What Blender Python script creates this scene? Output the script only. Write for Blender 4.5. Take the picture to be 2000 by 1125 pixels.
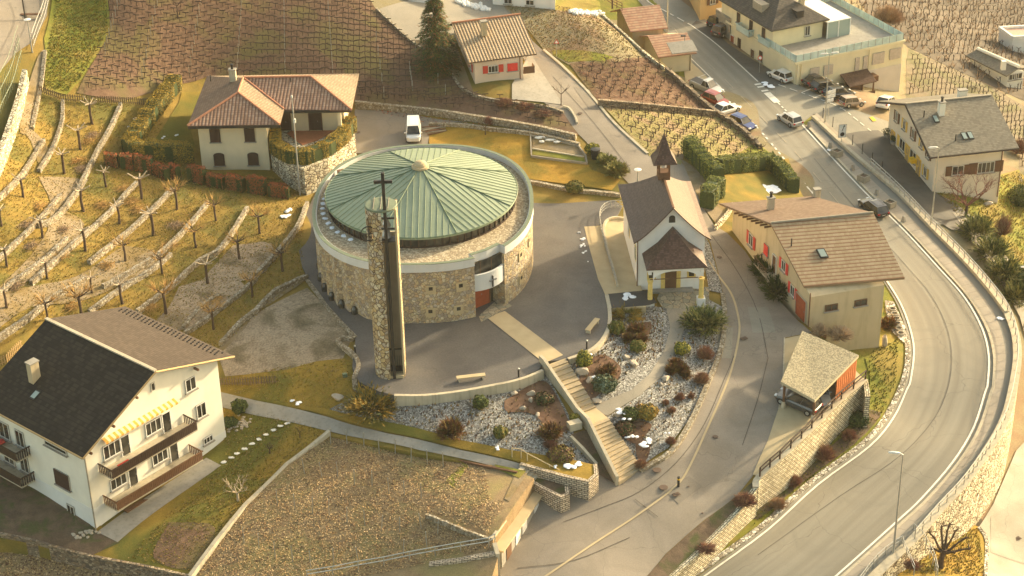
import bpy, bmesh, math, random
import numpy as np
from mathutils import Vector, Matrix
from mathutils.geometry import delaunay_2d_cdt
R = math.radians
rnd = random.Random(7)
for o in list(bpy.data.objects): bpy.data.objects.remove(o)
SC = bpy.context.scene
COL = SC.collection
# ------------------------------------------------------------------ camera
PITCH, FPX, DIST, ROLL = R(29), 3600.0, 200.0, .023
CAM = np.array([0, -DIST*math.cos(PITCH), DIST*math.sin(PITCH)])
FW = np.array([0, math.cos(PITCH), -math.sin(PITCH)])
R0 = np.array([1., 0, 0]); U0 = np.cross(R0, FW)
RT = math.cos(ROLL)*R0-math.sin(ROLL)*U0
UP = math.sin(ROLL)*R0+math.cos(ROLL)*U0
cd = bpy.data.cameras.new('camera'); cam = bpy.data.objects.new('camera', cd); COL.objects.link(cam)
cd.sensor_width = 36; cd.lens = FPX/2000*36; cd.clip_start = 1; cd.clip_end = 3000
M = Matrix.Identity(4)
for i in range(3):
    M[i][0] = RT[i]; M[i][1] = UP[i]; M[i][2] = -FW[i]; M[i][3] = CAM[i]
cam.matrix_world = M
SC.camera = cam
# ------------------------------------------------------------------ sky, sun, exposure
SUN_EL, SUN_AZ = R(17), math.atan2(.80, .60)      # azimuth clockwise from +Y
w = bpy.data.worlds.new('World'); SC.world = w; w.use_nodes = True
nt = w.node_tree; bg = nt.nodes['Background']
sky = nt.nodes.new('ShaderNodeTexSky'); sky.sky_type = 'NISHITA'; sky.sun_disc = False
sky.sun_elevation = SUN_EL; sky.sun_rotation = SUN_AZ; sky.dust_density = 4; sky.air_density = 1.0; sky.ozone_density = .6
hsv = nt.nodes.new('ShaderNodeMix'); hsv.data_type = 'RGBA'; hsv.blend_type = 'MULTIPLY'; hsv.inputs[0].default_value = 1
hsv.inputs[7].default_value = (1.0, .92, .72, 1)
nt.links.new(sky.outputs[0], hsv.inputs[6]); nt.links.new(hsv.outputs[2], bg.inputs[0]); bg.inputs[1].default_value = .15
sl = bpy.data.lights.new('sun', 'SUN'); sun = bpy.data.objects.new('sun', sl); COL.objects.link(sun)
sl.energy = 2.8; sl.angle = R(2); sl.color = (1, .83, .55)
sdir = Vector((math.sin(SUN_AZ)*math.cos(SUN_EL), math.cos(SUN_AZ)*math.cos(SUN_EL), math.sin(SUN_EL)))
sun.rotation_euler = sdir.to_track_quat('Z', 'Y').to_euler()
SC.view_settings.view_transform = 'Standard'; SC.view_settings.look = 'None'
SC.view_settings.exposure = 1.74; SC.view_settings.gamma = 1

# ------------------------------------------------------------------ pixel -> world on a height field
def un(x, y, z):
    d = FW*FPX+RT*(x-1000)+UP*(562.5-y)
    return CAM+d*((z-CAM[2])/d[2])
class Field:
    def __init__(s, pts, c=5.0, lam=.02):
        P = np.array([un(*p) for p in pts]); s.X = P[:, :2]; s.c = c
        s.m = P[:, 2].mean()
        D = np.sqrt(((s.X[:, None]-s.X[None])**2).sum(-1)+c*c)
        s.w = np.linalg.solve(D-np.eye(len(D))*lam*10, P[:, 2]-s.m)
    def z(s, x, y):
        d = np.sqrt((x-s.X[:, 0])**2+(y-s.X[:, 1])**2+s.c**2); return float(s.m+d@s.w)
    def zs(s, XY):
        XY = np.asarray(XY, float)
        return s.m+np.sqrt(((XY[:, None]-s.X[None])**2).sum(-1)+s.c**2)@s.w
class Flat:
    def __init__(s, v): s.v = v
    def z(s, x, y): return s.v
    def zs(s, XY): return np.full(len(XY), s.v)
def P(px, py, F, h=0.0):
    z = F.z(*un(px, py, 0)[:2])
    for i in range(25):
        p = un(px, py, z+h); zn = F.z(p[0], p[1])
        if abs(zn-z) < .003: break
        z = .4*z+.6*zn
    return Vector((p[0], p[1], z))
FA = Field([
 (620,400,-.25),(800,400,-.35),(800,520,-.35),(950,450,-.35),(1000,660,-.3),(860,700,-.3),(1080,560,-.25),(1100,440,-.15),(700,660,-.3),(1250,310,.9),(1150,210,2.3),(1080,130,3.6),(1000,30,6),(930,0,6.5),(1330,330,0),(1370,390,-.4),(1410,480,-1.1),(1440,600,-2),(1430,720,-3),(1370,850,-4),
 (1250,960,-4.8),(1100,1060,-5.6),(1000,1115,-6.2),(1560,640,-1.9),(1520,740,-3.1),(1560,780,-3.5),(1530,850,-4),(1480,900,-4.6),(1625,672,-2.8),(1690,741,-3.7),(1640,782,-3.9),(1590,832,-4.2),
 (1480,932,-5.1),(1443,993,-6.4),(1380,1060,-7.1),(1313,1123,-7.9),
 (760,240,1.4),(800,275,1.2),(700,285,1.1),(840,230,1.6),(900,260,1.4),(1000,320,.9),(1150,340,.6),(1205,365,.3),
 (450,330,.9),(395,330,1),(530,330,.7),(560,420,.5),(560,520,0),(400,400,2),(300,350,3),(200,330,4.5),(100,300,6.5),(20,290,8.2),(200,450,3),(100,450,5),(0,480,6),(300,500,1.5),
 (450,560,.1),(400,650,-1),(250,600,.6),(100,600,2.2),(0,640,3),(500,600,-.2),(60,200,9.5),(150,120,11),(130,40,13),(30,100,13),(0,250,10.5),(250,160,8),(380,160,5.5),(450,130,6),(600,130,5.6),
 (780,180,3.4),(250,20,13.5),(500,5,11),(650,10,9.5),(800,100,5.6),(1050,200,3),(980,190,3.6),(1100,255,1.8),(1200,60,4.5),(1300,105,1.5),(1220,130,2.4),(1350,180,-1.8),(1180,30,4),(1225,70,2),(1275,110,.6),
 (1400,215,-2.8),(1470,265,-3.4),(1250,230,1),(1360,240,-1.5),(1480,290,-3.4),(1520,320,-3.9),(1420,300,-1.8),(1340,290,0),(1570,385,-4),(1480,380,-2.2),(1180,200,2),
 (438,855,-3.6),(300,1060,-5.2),(420,950,-4.4),(560,850,-3.1),(450,775,-2),(700,822,-2.3),(1000,902,-3),(100,1000,-4.6),(0,1000,-4),(0,1100,-5.5),(190,1040,-5),(-60,820,-3),(-60,700,2),
 (560,660,-.3),(620,640,-.1),(480,700,-.7),(620,740,-.8),(590,780,-1.6),(750,785,-1.0),(900,790,-1.0),(1000,850,-2.1),(850,850,-2.1),(1150,905,-3.4),(1120,962,-4.8),(1185,938,-4.7),(1190,895,-4.3),(1216,930,-4.8),(1150,862,-3.0),(1040,1010,-5.5),(990,1085,-6.2),(1060,990,-5.3),(1110,830,-2.0),(1060,735,-.9),
 (1190,640,-.6),(1230,700,-1),(1180,780,-1.8),(1300,700,-1.5),(1350,760,-2.6),(1280,860,-3.3),(1390,640,-1.4),(1250,895,-4),(1240,590,-.6),(1380,560,-.9),(1200,430,-.2),(1140,690,-.3),
 (1000,1300,-8),(1240,1300,-9),(370,1300,-8),(0,1300,-8),(370,1125,-6.3),(200,1125,-6.3),(-60,1180,-7),(-120,300,12),(-120,0,17),(400,-80,16),(900,-80,10),(1200,-80,6)])
FV = Field([(643,842,-3.1),(820,880,-3.3),(1010,920,-3.1),(1040,932,-2.9),(960,1050,-3.2),(830,1000,-3.9),(800,1080,-5.0),(970,1085,-4.2),(500,985,-4.6),(500,1100,-6.0),(375,1120,-6.4),(620,1150,-6.6),(200,1150,-7.4),(60,1070,-6.3),(0,1060,-6),(-80,1150,-7),(400,1300,-8),(900,1300,-6.5)])
FB = Field([(1180,-60,-1),(1300,20,-2.8),(1400,100,-4.2),(1560,260,-5.2),(1500,277,-5),(1350,130,-3.8),(1700,420,-5.9),(1590,380,-5.6),(1830,560,-6.4),(1750,600,-6.4),(1880,700,-7),(1783,692,-7),(1820,860,-7.8),(1747,817,-8),(1650,980,-8.6),
 (1600,947,-8.6),(1500,1040,-9),(1400,1110,-9.5),(1640,880,-8),(1692,808,-7.3),(1505,980,-8.5),(1720,680,-6.2),(1400,190,-4.6),(1450,240,-4.9),(1588,225,-5.2),(1757,375,-6.0),(1883,505,-6.5),(1983,652,-6.9),(1977,760,-7.2),(1933,873,-7.6),(1833,997,-8.2),(1713,1120,-8.8),(1250,1130,-10),(1500,1300,-10.5),(1150,1300,-11),(1450,1055,-8.9)])
FE = Field([(1240,-60,-2.2),(1330,10,-3.1),(1425,85,-4.4),(1555,165,-5.0),(1477,160,-4.75),(1563,243,-5.3),(1590,215,-5.3),(1650,180,-5.6),(1700,260,-6.0),(1740,240,-6.2),(1650,280,-5.7),(1820,372,-7.3),(1757,360,-6.6),(1870,400,-8),(1830,435,-7.6),(1900,470,-9.3),
 (1960,560,-11),(1990,620,-12.8),(2000,850,-15.2),(1950,1000,-15.2),(1930,1080,-15),(1830,1075,-12),(1780,1115,-10.8),(1740,1140,-10),(1700,1300,-11.5),(1950,1300,-15),(1980,900,-15.2),(1900,300,-9.5),(1985,300,-11.5),(1800,150,-10.5),(1760,190,-9.5),(1900,200,-13),(2000,100,-20),(1850,40,-17),(2000,240,-15),
 (1980,-40,-26),(1700,0,-11),(1600,-60,-8),(1450,20,-4.2),(1950,400,-10),(2080,500,-15),(2080,900,-17),(2080,100,-24),(1900,1020,-14.6)])
PZ = Flat(0.0)

# ------------------------------------------------------------------ materials
MATS = {}
def lin(h):
    h = h.lstrip('#'); v = [int(h[i:i+2], 16)/255 for i in (0, 2, 4)]
    return tuple((c/12.92 if c <= .04045 else ((c+.055)/1.055)**2.4) for c in v)+(1,)
class N:
    def __init__(s, name):
        m = bpy.data.materials.new(name); m.use_nodes = True; s.m = m; s.t = m.node_tree; s.b = s.t.nodes['Principled BSDF']
        s.L = s.t.links.new; MATS[name] = m
        s.pos = s.t.nodes.new('ShaderNodeNewGeometry').outputs['Position']
    def node(s, t, **k):
        n = s.t.nodes.new(t)
        for a, b in k.items(): setattr(n, a, b)
        return n
    def noise(s, sc, det=3, vec=None, rough=.55, dist=0):
        n = s.node('ShaderNodeTexNoise'); n.inputs['Scale'].default_value = sc; n.inputs['Detail'].default_value = det
        n.inputs['Roughness'].default_value = rough; n.inputs['Distortion'].default_value = dist
        s.L(vec or s.pos, n.inputs['Vector']); return n.outputs['Fac']
    def map(s, v, a, b, c=0, d=1):
        n = s.node('ShaderNodeMapRange'); n.clamp = True
        for i, x in enumerate((a, b, c, d)): n.inputs[i+1].default_value = x
        s.L(v, n.inputs[0]); return n.outputs[0]
    def mix(s, f, a, b, mode='MIX'):
        n = s.node('ShaderNodeMix', data_type='RGBA', blend_type=mode)
        for i, x in ((0, f), (6, a), (7, b)):
            if isinstance(x, (tuple, float, int)): n.inputs[i].default_value = x
            else: s.L(x, n.inputs[i])
        return n.outputs[2]
    def math(s, op, a, b=None):
        n = s.node('ShaderNodeMath', operation=op)
        for i, x in enumerate((a, b)):
            if x is None: continue
            if isinstance(x, (float, int)): n.inputs[i].default_value = x
            else: s.L(x, n.inputs[i])
        return n.outputs[0]
    def vor(s, sc, feat='F1', vec=None, out='Distance', rand=1):
        n = s.node('ShaderNodeTexVoronoi', feature=feat); n.inputs['Scale'].default_value = sc; n.inputs['Randomness'].default_value = rand
        s.L(vec or s.pos, n.inputs['Vector']); return n.outputs[out]
    def uv(s):
        return s.node('ShaderNodeTexCoord').outputs['UV']
    def warp(s, vec, sc, amt):
        n = s.node('ShaderNodeTexNoise'); n.inputs['Scale'].default_value = sc; s.L(vec, n.inputs['Vector'])
        a = s.node('ShaderNodeVectorMath', operation='SCALE'); a.inputs['Scale'].default_value = amt; s.L(n.outputs['Color'], a.inputs[0])
        b = s.node('ShaderNodeVectorMath', operation='ADD'); s.L(vec, b.inputs[0]); s.L(a.outputs[0], b.inputs[1]); return b.outputs[0]
    def out(s, col, rough=.9, bump=None, bs=.3, bd=.05, metal=0, spec=.3):
        i = s.b.inputs
        if isinstance(col, tuple): i['Base Color'].default_value = col
        else: s.L(col, i['Base Color'])
        if isinstance(rough, (float, int)): i['Roughness'].default_value = rough
        else: s.L(rough, i['Roughness'])
        i['Metallic'].default_value = metal; i['Specular IOR Level'].default_value = spec
        if bump is not None:
            n = s.node('ShaderNodeBump'); n.inputs['Strength'].default_value = bs; n.inputs['Distance'].default_value = bd
            s.L(bump, n.inputs['Height']); s.L(n.outputs[0], i['Normal'])
        return s.m
def C(r, g, b): return (r, g, b, 1)
def plain(name, c, rough=.6, metal=0, var=.12, sc=3, spec=.3):
    n = N(name); f = n.noise(sc, 4)
    d = tuple(x*(1-var) for x in c[:3])+(1,); e = tuple(min(1, x*(1+var)) for x in c[:3])+(1,)
    return n.out(n.mix(n.map(f, .3, .7), d, e), rough, metal=metal, spec=spec)
def ground(name, a, b, c, big=.12, mid=.9, fine=9, k=.35, bs=.5, bd=.08, rough=.95, fa=None):
    """a/b mottled at mid scale, patches of c at big scale, fine speckle"""
    n = N(name)
    col = n.mix(n.map(n.noise(mid, 5), .35, .65), a, b)
    col = n.mix(n.map(n.noise(big, 4, dist=.6), .48, .62), col, c)
    f = n.noise(fine, 3, rough=.7)
    col = n.mix(k, col, n.mix(n.map(f, .25, .75), C(.12, .11, .1), C(1.6, 1.55, 1.5)), 'MULTIPLY') if k < 1 else col
    n2 = n.noise(fine*.5, 5, rough=.75)
    return n.out(col, rough, n2, bs, bd)
ground('golden grass', C(.22,.145,.02), C(.30,.195,.03), C(.125,.12,.018), big=.1, mid=.6)
ground('green grass', C(.13,.15,.018), C(.22,.21,.025), C(.25,.19,.04), big=.15)
ground('orange lawn', C(.32,.185,.022), C(.40,.235,.03), C(.22,.16,.02), big=.2)
ground('orchard ground', C(.21,.14,.026), C(.28,.19,.04), C(.135,.12,.024), big=.13, mid=.5)
ground('vine soil', C(.13,.075,.045), C(.18,.11,.068), C(.15,.12,.045), big=.18, mid=1.4)
ground('green vine soil', C(.30,.24,.10), C(.23,.21,.07), C(.30,.21,.12), big=.3, mid=1.2)
ground('dry field', C(.26,.22,.13), C(.24,.20,.10), C(.24,.16,.09), big=.15)
ground('far vine soil', C(.17,.135,.085), C(.21,.17,.11), C(.14,.13,.06), big=.2, mid=1.2)
ground('dark soil and shade', C(.10,.07,.045), C(.16,.11,.07), C(.08,.085,.03), big=.5)
ground('litter soil', C(.30,.215,.115), C(.24,.165,.085), C(.27,.215,.09), big=.25, mid=1.2)
ground('bark mulch', C(.15,.085,.05), C(.11,.06,.038), C(.20,.12,.075), big=.8)
ground('brown scree', C(.30,.23,.15), C(.38,.30,.20), C(.18,.14,.08), big=.22, mid=1.2, fine=5, k=.6)
ground('gravel path', C(.235,.18,.105), C(.275,.215,.13), C(.21,.15,.06), big=.3)
ground('valley scrub', C(.125,.10,.072), C(.095,.078,.056), C(.16,.13,.095), big=.06, mid=.3)
def asphalt(name, a, b, tracks=False):
    n = N(name)
    col = n.mix(n.map(n.noise(.25, 5, dist=1), .35, .65), a, b)
    sp = n.noise(5 if 'plaza' in name else 9, 5, rough=.85)
    col = n.mix(.6 if 'plaza' in name else .4, col, n.mix(n.map(sp, .3, .7), C(.5,.5,.5), C(1.5,1.5,1.5)), 'MULTIPLY')
    cr = n.vor(.16, 'DISTANCE_TO_EDGE', n.warp(n.pos, .7, 1.2)); col = n.mix(n.map(cr, 0, .006, .35, 0), col, C(.06,.055,.045))
    return n.out(col, n.map(n.noise(.3, 3), .3, .7, .6, .85), sp, .15, .02)
asphalt('road asphalt', C(.215,.20,.155), C(.26,.24,.185))
asphalt('street asphalt', C(.20,.17,.13), C(.24,.205,.16))
asphalt('plaza asphalt', C(.098,.09,.082), C(.122,.112,.10))
asphalt('wet asphalt', C(.085,.078,.065), C(.12,.11,.09))
asphalt('sidewalk asphalt', C(.24,.215,.165), C(.29,.255,.195))
asphalt('wet street patch', C(.165,.142,.11), C(.19,.165,.13)); asphalt('tar', C(.07,.06,.05), C(.09,.078,.062))
asphalt('black asphalt', C(.045,.043,.04), C(.055,.052,.048))
def concrete(name, a, b, streak=True):
    n = N(name)
    col = n.mix(n.map(n.noise(.8, 6), .3, .7), a, b)
    mp = n.node('ShaderNodeMapping'); mp.inputs['Scale'].default_value = (3, 3, .25); n.L(n.pos, mp.inputs[0])
    if streak: col = n.mix(n.map(n.noise(1, 4, mp.outputs[0]), .5, .75, 0, .35), col, C(.11,.09,.06))
    return n.out(col, .85, n.noise(12, 4), .2, .02)
concrete('concrete', C(.42,.36,.25), C(.52,.45,.32)); concrete('grey concrete', C(.27,.25,.205), C(.34,.31,.255))
concrete('stair concrete', C(.32,.255,.16), C(.38,.305,.195)); concrete('beige paving', C(.42,.33,.19), C(.49,.39,.23), False)
def rubble(name, cols, sc=2.4, mortar=C(.42,.36,.26), mw=.035, flat=1.0, bd=.12):
    n = N(name)
    mp = n.node('ShaderNodeMapping'); mp.inputs['Scale'].default_value = (1, 1, flat); n.L(n.pos, mp.inputs[0])
    v = n.warp(mp.outputs[0], 1.8, .22)
    cell = n.vor(sc, 'F1', v, 'Color'); e = n.vor(sc, 'DISTANCE_TO_EDGE', v)
    sep = n.node('ShaderNodeSeparateColor'); n.L(cell, sep.inputs[0])
    cr = n.node('ShaderNodeValToRGB'); el = cr.color_ramp.elements; cr.color_ramp.interpolation = 'CONSTANT'
    for i, c in enumerate(cols):
        q = el[i] if i < 2 else el.new(1)
        q.position = i/len(cols); q.color = c
    n.L(sep.outputs[0], cr.inputs[0])
    col = n.mix(.5, cr.outputs[0], n.mix(n.map(n.noise(7, 5), .25, .75), C(.45,.45,.45), C(1.5,1.5,1.5)), 'MULTIPLY')
    col = n.mix(n.map(e, mw*.4, mw, 1, 0), col, mortar)
    return n.out(col, .9, n.map(e, 0, .12), .8, bd)
ST = [C(.46,.36,.22), C(.38,.30,.20), C(.54,.43,.27), C(.48,.34,.19), C(.33,.27,.20), C(.57,.49,.34), C(.42,.36,.28), C(.50,.40,.23)]
rubble('church stone', ST, 2.8, mortar=C(.27,.21,.13), mw=.045)
rubble('tower stone', [C(.46,.34,.18), C(.56,.46,.28), C(.50,.37,.18), C(.38,.27,.15), C(.60,.52,.36), C(.42,.35,.26)], 2.3, mortar=C(.13,.08,.04), mw=.075)
rubble('pale wall stone', [C(.62,.56,.40), C(.50,.44,.30), C(.70,.64,.48), C(.40,.33,.22), C(.66,.58,.40)], 1.9, mortar=C(.10,.07,.04), mw=.09, flat=1.5)
rubble('terrace stone', [C(.40,.35,.26), C(.30,.25,.17), C(.48,.43,.33), C(.24,.19,.12), C(.36,.30,.20)], 4.5, mortar=C(.16,.12,.07), mw=.06)
rubble('dark wall stone', [C(.20,.16,.11), C(.28,.22,.15), C(.34,.27,.18), C(.14,.11,.08), C(.25,.18,.11)], 3.0, mortar=C(.10,.08,.05), mw=.05, flat=1.6)
rubble('flagstone', [C(.30,.27,.19), C(.38,.33,.23), C(.24,.23,.17), C(.34,.28,.18)], 1.3, mortar=C(.12,.11,.08), mw=.04, bd=.02)
rubble('white gravel', [C(.42,.41,.36), C(.24,.23,.20), C(.55,.54,.49), C(.14,.13,.11), C(.36,.34,.30), C(.30,.29,.27)], 7, mortar=C(.09,.08,.065), mw=.06, bd=.12)
rubble('roof gravel', [C(.46,.38,.25), C(.36,.29,.19), C(.54,.46,.32), C(.28,.22,.14)], 5, mortar=C(.22,.17,.11), mw=.04, bd=.04)
rubble('kerb stones', [C(.60,.56,.46), C(.42,.38,.30), C(.70,.66,.55), C(.30,.26,.19)], 2.6, mortar=C(.12,.10,.07), mw=.08)
def brickwall(name, a, b, mortar, bw=.5, bh=.22):
    n = N(name); uv = n.uv(); t = n.node('ShaderNodeTexBrick'); n.L(n.warp(uv, 2, .06), t.inputs['Vector'])
    t.inputs['Color1'].default_value = a; t.inputs['Color2'].default_value = b; t.inputs['Mortar'].default_value = mortar
    t.inputs['Scale'].default_value = 1; t.inputs['Mortar Size'].default_value = .035; t.inputs['Brick Width'].default_value = bw; t.inputs['Row Height'].default_value = bh
    t.inputs['Bias'].default_value = 0
    col = n.mix(.6, t.outputs['Color'], n.mix(n.map(n.noise(4, 5), .25, .75), C(.35,.35,.35), C(1.6,1.6,1.6)), 'MULTIPLY')
    return n.out(col, .9, n.math('SUBTRACT', 1, t.outputs['Fac']), .8, .06)
brickwall('ashlar wall', C(.42,.34,.24), C(.62,.52,.38), C(.10,.08,.055)); brickwall('pale ashlar', C(.48,.40,.25), C(.80,.71,.50), C(.06,.045,.025), .5, .24)
def tiles(name, cols, pu=.3, pv=.36, groove=C(.08,.05,.035), gv=.15, gu=.0, bd=.06, dirt=.3, wave=True, rough=.8):
    """roof tiles in metric UV: u along the eave, v up the slope"""
    n = N(name); uv = n.uv(); sp = n.node('ShaderNodeSeparateXYZ'); n.L(uv, sp.inputs[0])
    u = n.math('DIVIDE', sp.outputs[0], pu); v = n.math('DIVIDE', sp.outputs[1], pv)
    fu = n.math('FRACT', u); fv = n.math('FRACT', v)
    cx = n.node('ShaderNodeCombineXYZ'); n.L(n.math('FLOOR', u), cx.inputs[0]); n.L(n.math('FLOOR', v), cx.inputs[1])
    wn = n.node('ShaderNodeTexWhiteNoise'); wn.noise_dimensions = '2D'; n.L(cx.outputs[0], wn.inputs['Vector'])
    cr = n.node('ShaderNodeValToRGB'); el = cr.color_ramp.elements; cr.color_ramp.interpolation = 'CONSTANT'
    for i, c in enumerate(cols):
        q = el[i] if i < 2 else el.new(1)
        q.position = i/len(cols); q.color = c
    n.L(wn.outputs['Value'], cr.inputs[0]); col = cr.outputs[0]
    gr = n.map(fv, 0, gv, 1, 0); col = n.mix(gr, col, groove)
    h = n.math('MULTIPLY', n.map(fv, 0, 1, 1, 0), .6)
    if gu:
        tri = n.math('ABSOLUTE', n.math('SUBTRACT', fu, .5)); g2 = n.map(tri, .5-gu, .5, 0, 1); col = n.mix(g2, col, groove)
        h = n.math('ADD', h, n.math('MULTIPLY', n.map(tri, 0, .5, 1, 0), 1.2))
    col = n.mix(n.map(n.noise(.5, 5), .4, .7, 0, dirt), col, groove)
    return n.out(col, rough, h, .8, bd)
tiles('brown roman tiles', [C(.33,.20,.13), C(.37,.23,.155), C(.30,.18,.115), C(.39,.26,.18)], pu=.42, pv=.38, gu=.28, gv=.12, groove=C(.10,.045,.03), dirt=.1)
tiles('pale lit roman tiles', [C(.40,.30,.185), C(.44,.335,.21), C(.37,.275,.165), C(.42,.315,.195)], pu=.42, pv=.38, gu=.26, gv=.12, groove=C(.10,.055,.03), dirt=.15)
tiles('mottled tiles', [C(.29,.22,.13), C(.32,.245,.15), C(.27,.20,.115), C(.30,.23,.135)], pu=.3, pv=.5, gv=.4, groove=C(.15,.045,.02), dirt=.12)
tiles('red tiles', [C(.47,.27,.17), C(.50,.30,.19), C(.44,.25,.16), C(.48,.32,.20)], pu=.3, pv=.5, gv=.35, groove=C(.22,.10,.06), dirt=.15)
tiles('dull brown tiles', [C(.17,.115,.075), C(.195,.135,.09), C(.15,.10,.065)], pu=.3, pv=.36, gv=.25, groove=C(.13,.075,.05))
tiles('shaded chalet tiles', [C(.024,.020,.015), C(.034,.028,.02), C(.017,.015,.011)], pu=.35, pv=.42, gv=.3, groove=C(.008,.007,.006), rough=.85)
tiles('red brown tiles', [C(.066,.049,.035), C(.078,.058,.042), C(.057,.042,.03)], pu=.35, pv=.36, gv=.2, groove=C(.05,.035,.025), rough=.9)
tiles('slate', [C(.17,.15,.11), C(.19,.165,.12), C(.15,.13,.095), C(.205,.18,.13)], pu=.3, pv=.3, gv=.15, groove=C(.10,.088,.064))
tiles('chapel shingles', [C(.085,.045,.03), C(.105,.058,.04), C(.068,.037,.026), C(.12,.07,.05)], pu=.2, pv=.2, gv=.25, groove=C(.06,.035,.025), dirt=.25, rough=.42)
tiles('dark slate', [C(.085,.07,.055), C(.10,.085,.065), C(.07,.06,.047)], pu=.3, pv=.3, gv=.2, groove=C(.04,.035,.03))
tiles('fibre shingle', [C(.36,.31,.19), C(.28,.24,.15), C(.44,.38,.25), C(.22,.19,.12)], pu=.12, pv=.12, gv=.1, groove=C(.2,.17,.11), dirt=.1)
n = N('copper patina')
col = n.mix(n.map(n.noise(.35, 5, dist=.5), .3, .7), C(.185,.235,.15), C(.235,.285,.19)); col = n.mix(n.map(n.noise(3, 4), .45, .75, 0, .35), col, C(.26,.30,.21))
col = n.mix(n.map(n.noise(1.2, 5, dist=.8), .55, .8, 0, .4), col, C(.14,.15,.09))
n.out(col, .5, spec=.4)
plain('copper seam', C(.10,.15,.08), .6); plain('pale green cap', C(.15,.18,.115), .6)
def plaster(name, c, dirt=C(.30,.22,.12), k=.25):
    n = N(name); d = tuple(x*.9 for x in c[:3])+(1,)
    col = n.mix(n.map(n.noise(.6, 5), .3, .7), c, d)
    mp = n.node('ShaderNodeMapping'); mp.inputs['Scale'].default_value = (1.2, 1.2, .2); n.L(n.pos, mp.inputs[0])
    col = n.mix(n.map(n.noise(1, 5, mp.outputs[0]), .5, .8, 0, k), col, dirt)
    return n.out(col, .9, n.noise(20, 3), .1, .01)
plaster('white plaster', C(.82,.77,.62), k=.06); plaster('cool white plaster', C(.76,.74,.66), k=.06); plaster('cream plaster', C(.74,.62,.40), k=.12); plaster('chapel white', C(.84,.80,.72), k=.06)
plaster('old tan plaster', C(.54,.43,.26), C(.26,.19,.10), .5); plaster('yellow plaster', C(.74,.64,.40), k=.1); plaster('pinkish plaster', C(.66,.52,.38), k=.12)
plaster('pale cream plaster', C(.72,.62,.46), k=.1); plaster('white band', C(.60,.60,.57), C(.38,.34,.26), .2); plaster('grey plaster', C(.42,.36,.27), k=.2); plaster('pale panel', C(.66,.56,.43), k=.1); plaster('orange plaster', C(.72,.47,.20), k=.1)
for nm, c, r in (('dark wood', C(.05,.03,.02), .7), ('brown wood', C(.14,.07,.035), .7), ('fence wood', C(.16,.11,.06), .85), ('orange wood', C(.40,.13,.04), .6), ('door wood', C(.33,.075,.028), .5), ('light wood', C(.42,.28,.12), .7), ('grey wood', C(.30,.26,.19), .8),
    ('red paint', C(.50,.05,.03), .5), ('bright red', C(.62,.04,.03), .45), ('shutter brown', C(.055,.03,.022), .6), ('mustard paint', C(.66,.42,.08), .6), ('yellow stone', C(.72,.52,.16), .8), ('white paint', C(.75,.72,.64), .5), ('window frame', C(.62,.58,.48), .5),
    ('road paint', C(.74,.70,.58), .7), ('worn paint', C(.38,.33,.24), .8), ('dark metal', C(.03,.028,.025), .45), ('grey metal', C(.33,.32,.28), .45), ('galvanised', C(.44,.43,.38), .4), ('snow', C(.86,.87,.88), .6), ('rock', C(.42,.35,.26), .9),
    ('bark', C(.085,.055,.035), .9), ('pale bark', C(.42,.33,.22), .85), ('twig', C(.30,.17,.08), .85), ('red twig', C(.20,.085,.06), .9), ('golden twig', C(.46,.28,.09), .85), ('dry twig', C(.32,.22,.13), .85), ('vine wood', C(.075,.05,.035), .9), ('rubber', C(.02,.02,.02), .8), ('chrome', C(.6,.6,.6), .25),
    ('hot yellow', C(.75,.45,.02), .5), ('roller blind', C(.48,.39,.29), .7), ('terracotta', C(.45,.20,.11), .8), ('tail red', C(.35,.01,.01), .3), ('head lamp', C(.75,.75,.72), .2), ('awning yellow', C(.78,.36,.06), .7), ('awning white', C(.80,.68,.40), .7), ('manhole', C(.10,.065,.045), .6), ('tile red floor', C(.42,.17,.08), .8), ('orange roof deck', C(.56,.36,.26), .9)):
    plain(nm, c, r, metal=.6 if nm in ('galvanised', 'chrome') else 0)
for nm, c in (('leaf dark', C(.035,.055,.018)), ('leaf green', C(.075,.10,.022)), ('leaf olive', C(.15,.13,.03)), ('leaf golden', C(.24,.16,.025)), ('leaf yellow', C(.24,.22,.03)), ('leaf blue', C(.11,.15,.10)), ('leaf red', C(.30,.085,.03)), ('leaf bronze', C(.17,.085,.035)), ('leaf brown', C(.10,.055,.035)), ('hedge green', C(.17,.19,.035)), ('hedge gold', C(.32,.22,.03)), ('straw', C(.31,.225,.10)), ('pale leaf', C(.22,.22,.07)), ('litter', C(.42,.31,.17))):
    n = N(nm); f = n.noise(5, 4); g = n.noise(.9, 3)
    col = n.mix(n.map(f, .3, .7), tuple(x*.55 for x in c[:3])+(1,), tuple(x*1.5 for x in c[:3])+(1,))
    col = n.mix(n.map(g, .35, .65, 0, .6), col, tuple(x*y for x, y in zip(c[:3], (1.35, 1.1, .8)))+(1,)); n.out(col, .7, spec=.2)
n = N('glass dark'); n.out(n.mix(n.map(n.noise(.8, 2), .4, .6), C(.025,.025,.022), C(.07,.065,.05)), .12, spec=.6)
n = N('glass pale'); n.out(C(.30,.36,.31), .15, spec=.6)
n = N('glass railing'); n.out(n.mix(n.map(n.noise(.7, 2), .4, .6), C(.42,.52,.46), C(.55,.64,.56)), .2, spec=.5)
for nm, c, r in (('car white', C(.78,.76,.70), .3), ('car black', C(.018,.018,.02), .22), ('car silver', C(.42,.41,.37), .3), ('car red', C(.26,.03,.02), .3), ('car blue', C(.015,.04,.17), .3), ('car grey', C(.50,.48,.43), .3), ('car dark grey', C(.06,.06,.058), .3), ('car brown', C(.32,.24,.17), .3)):
    n = N(nm); n.out(c, r, metal=.25, spec=.5); n.b.inputs['Coat Weight'].default_value = .6

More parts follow.
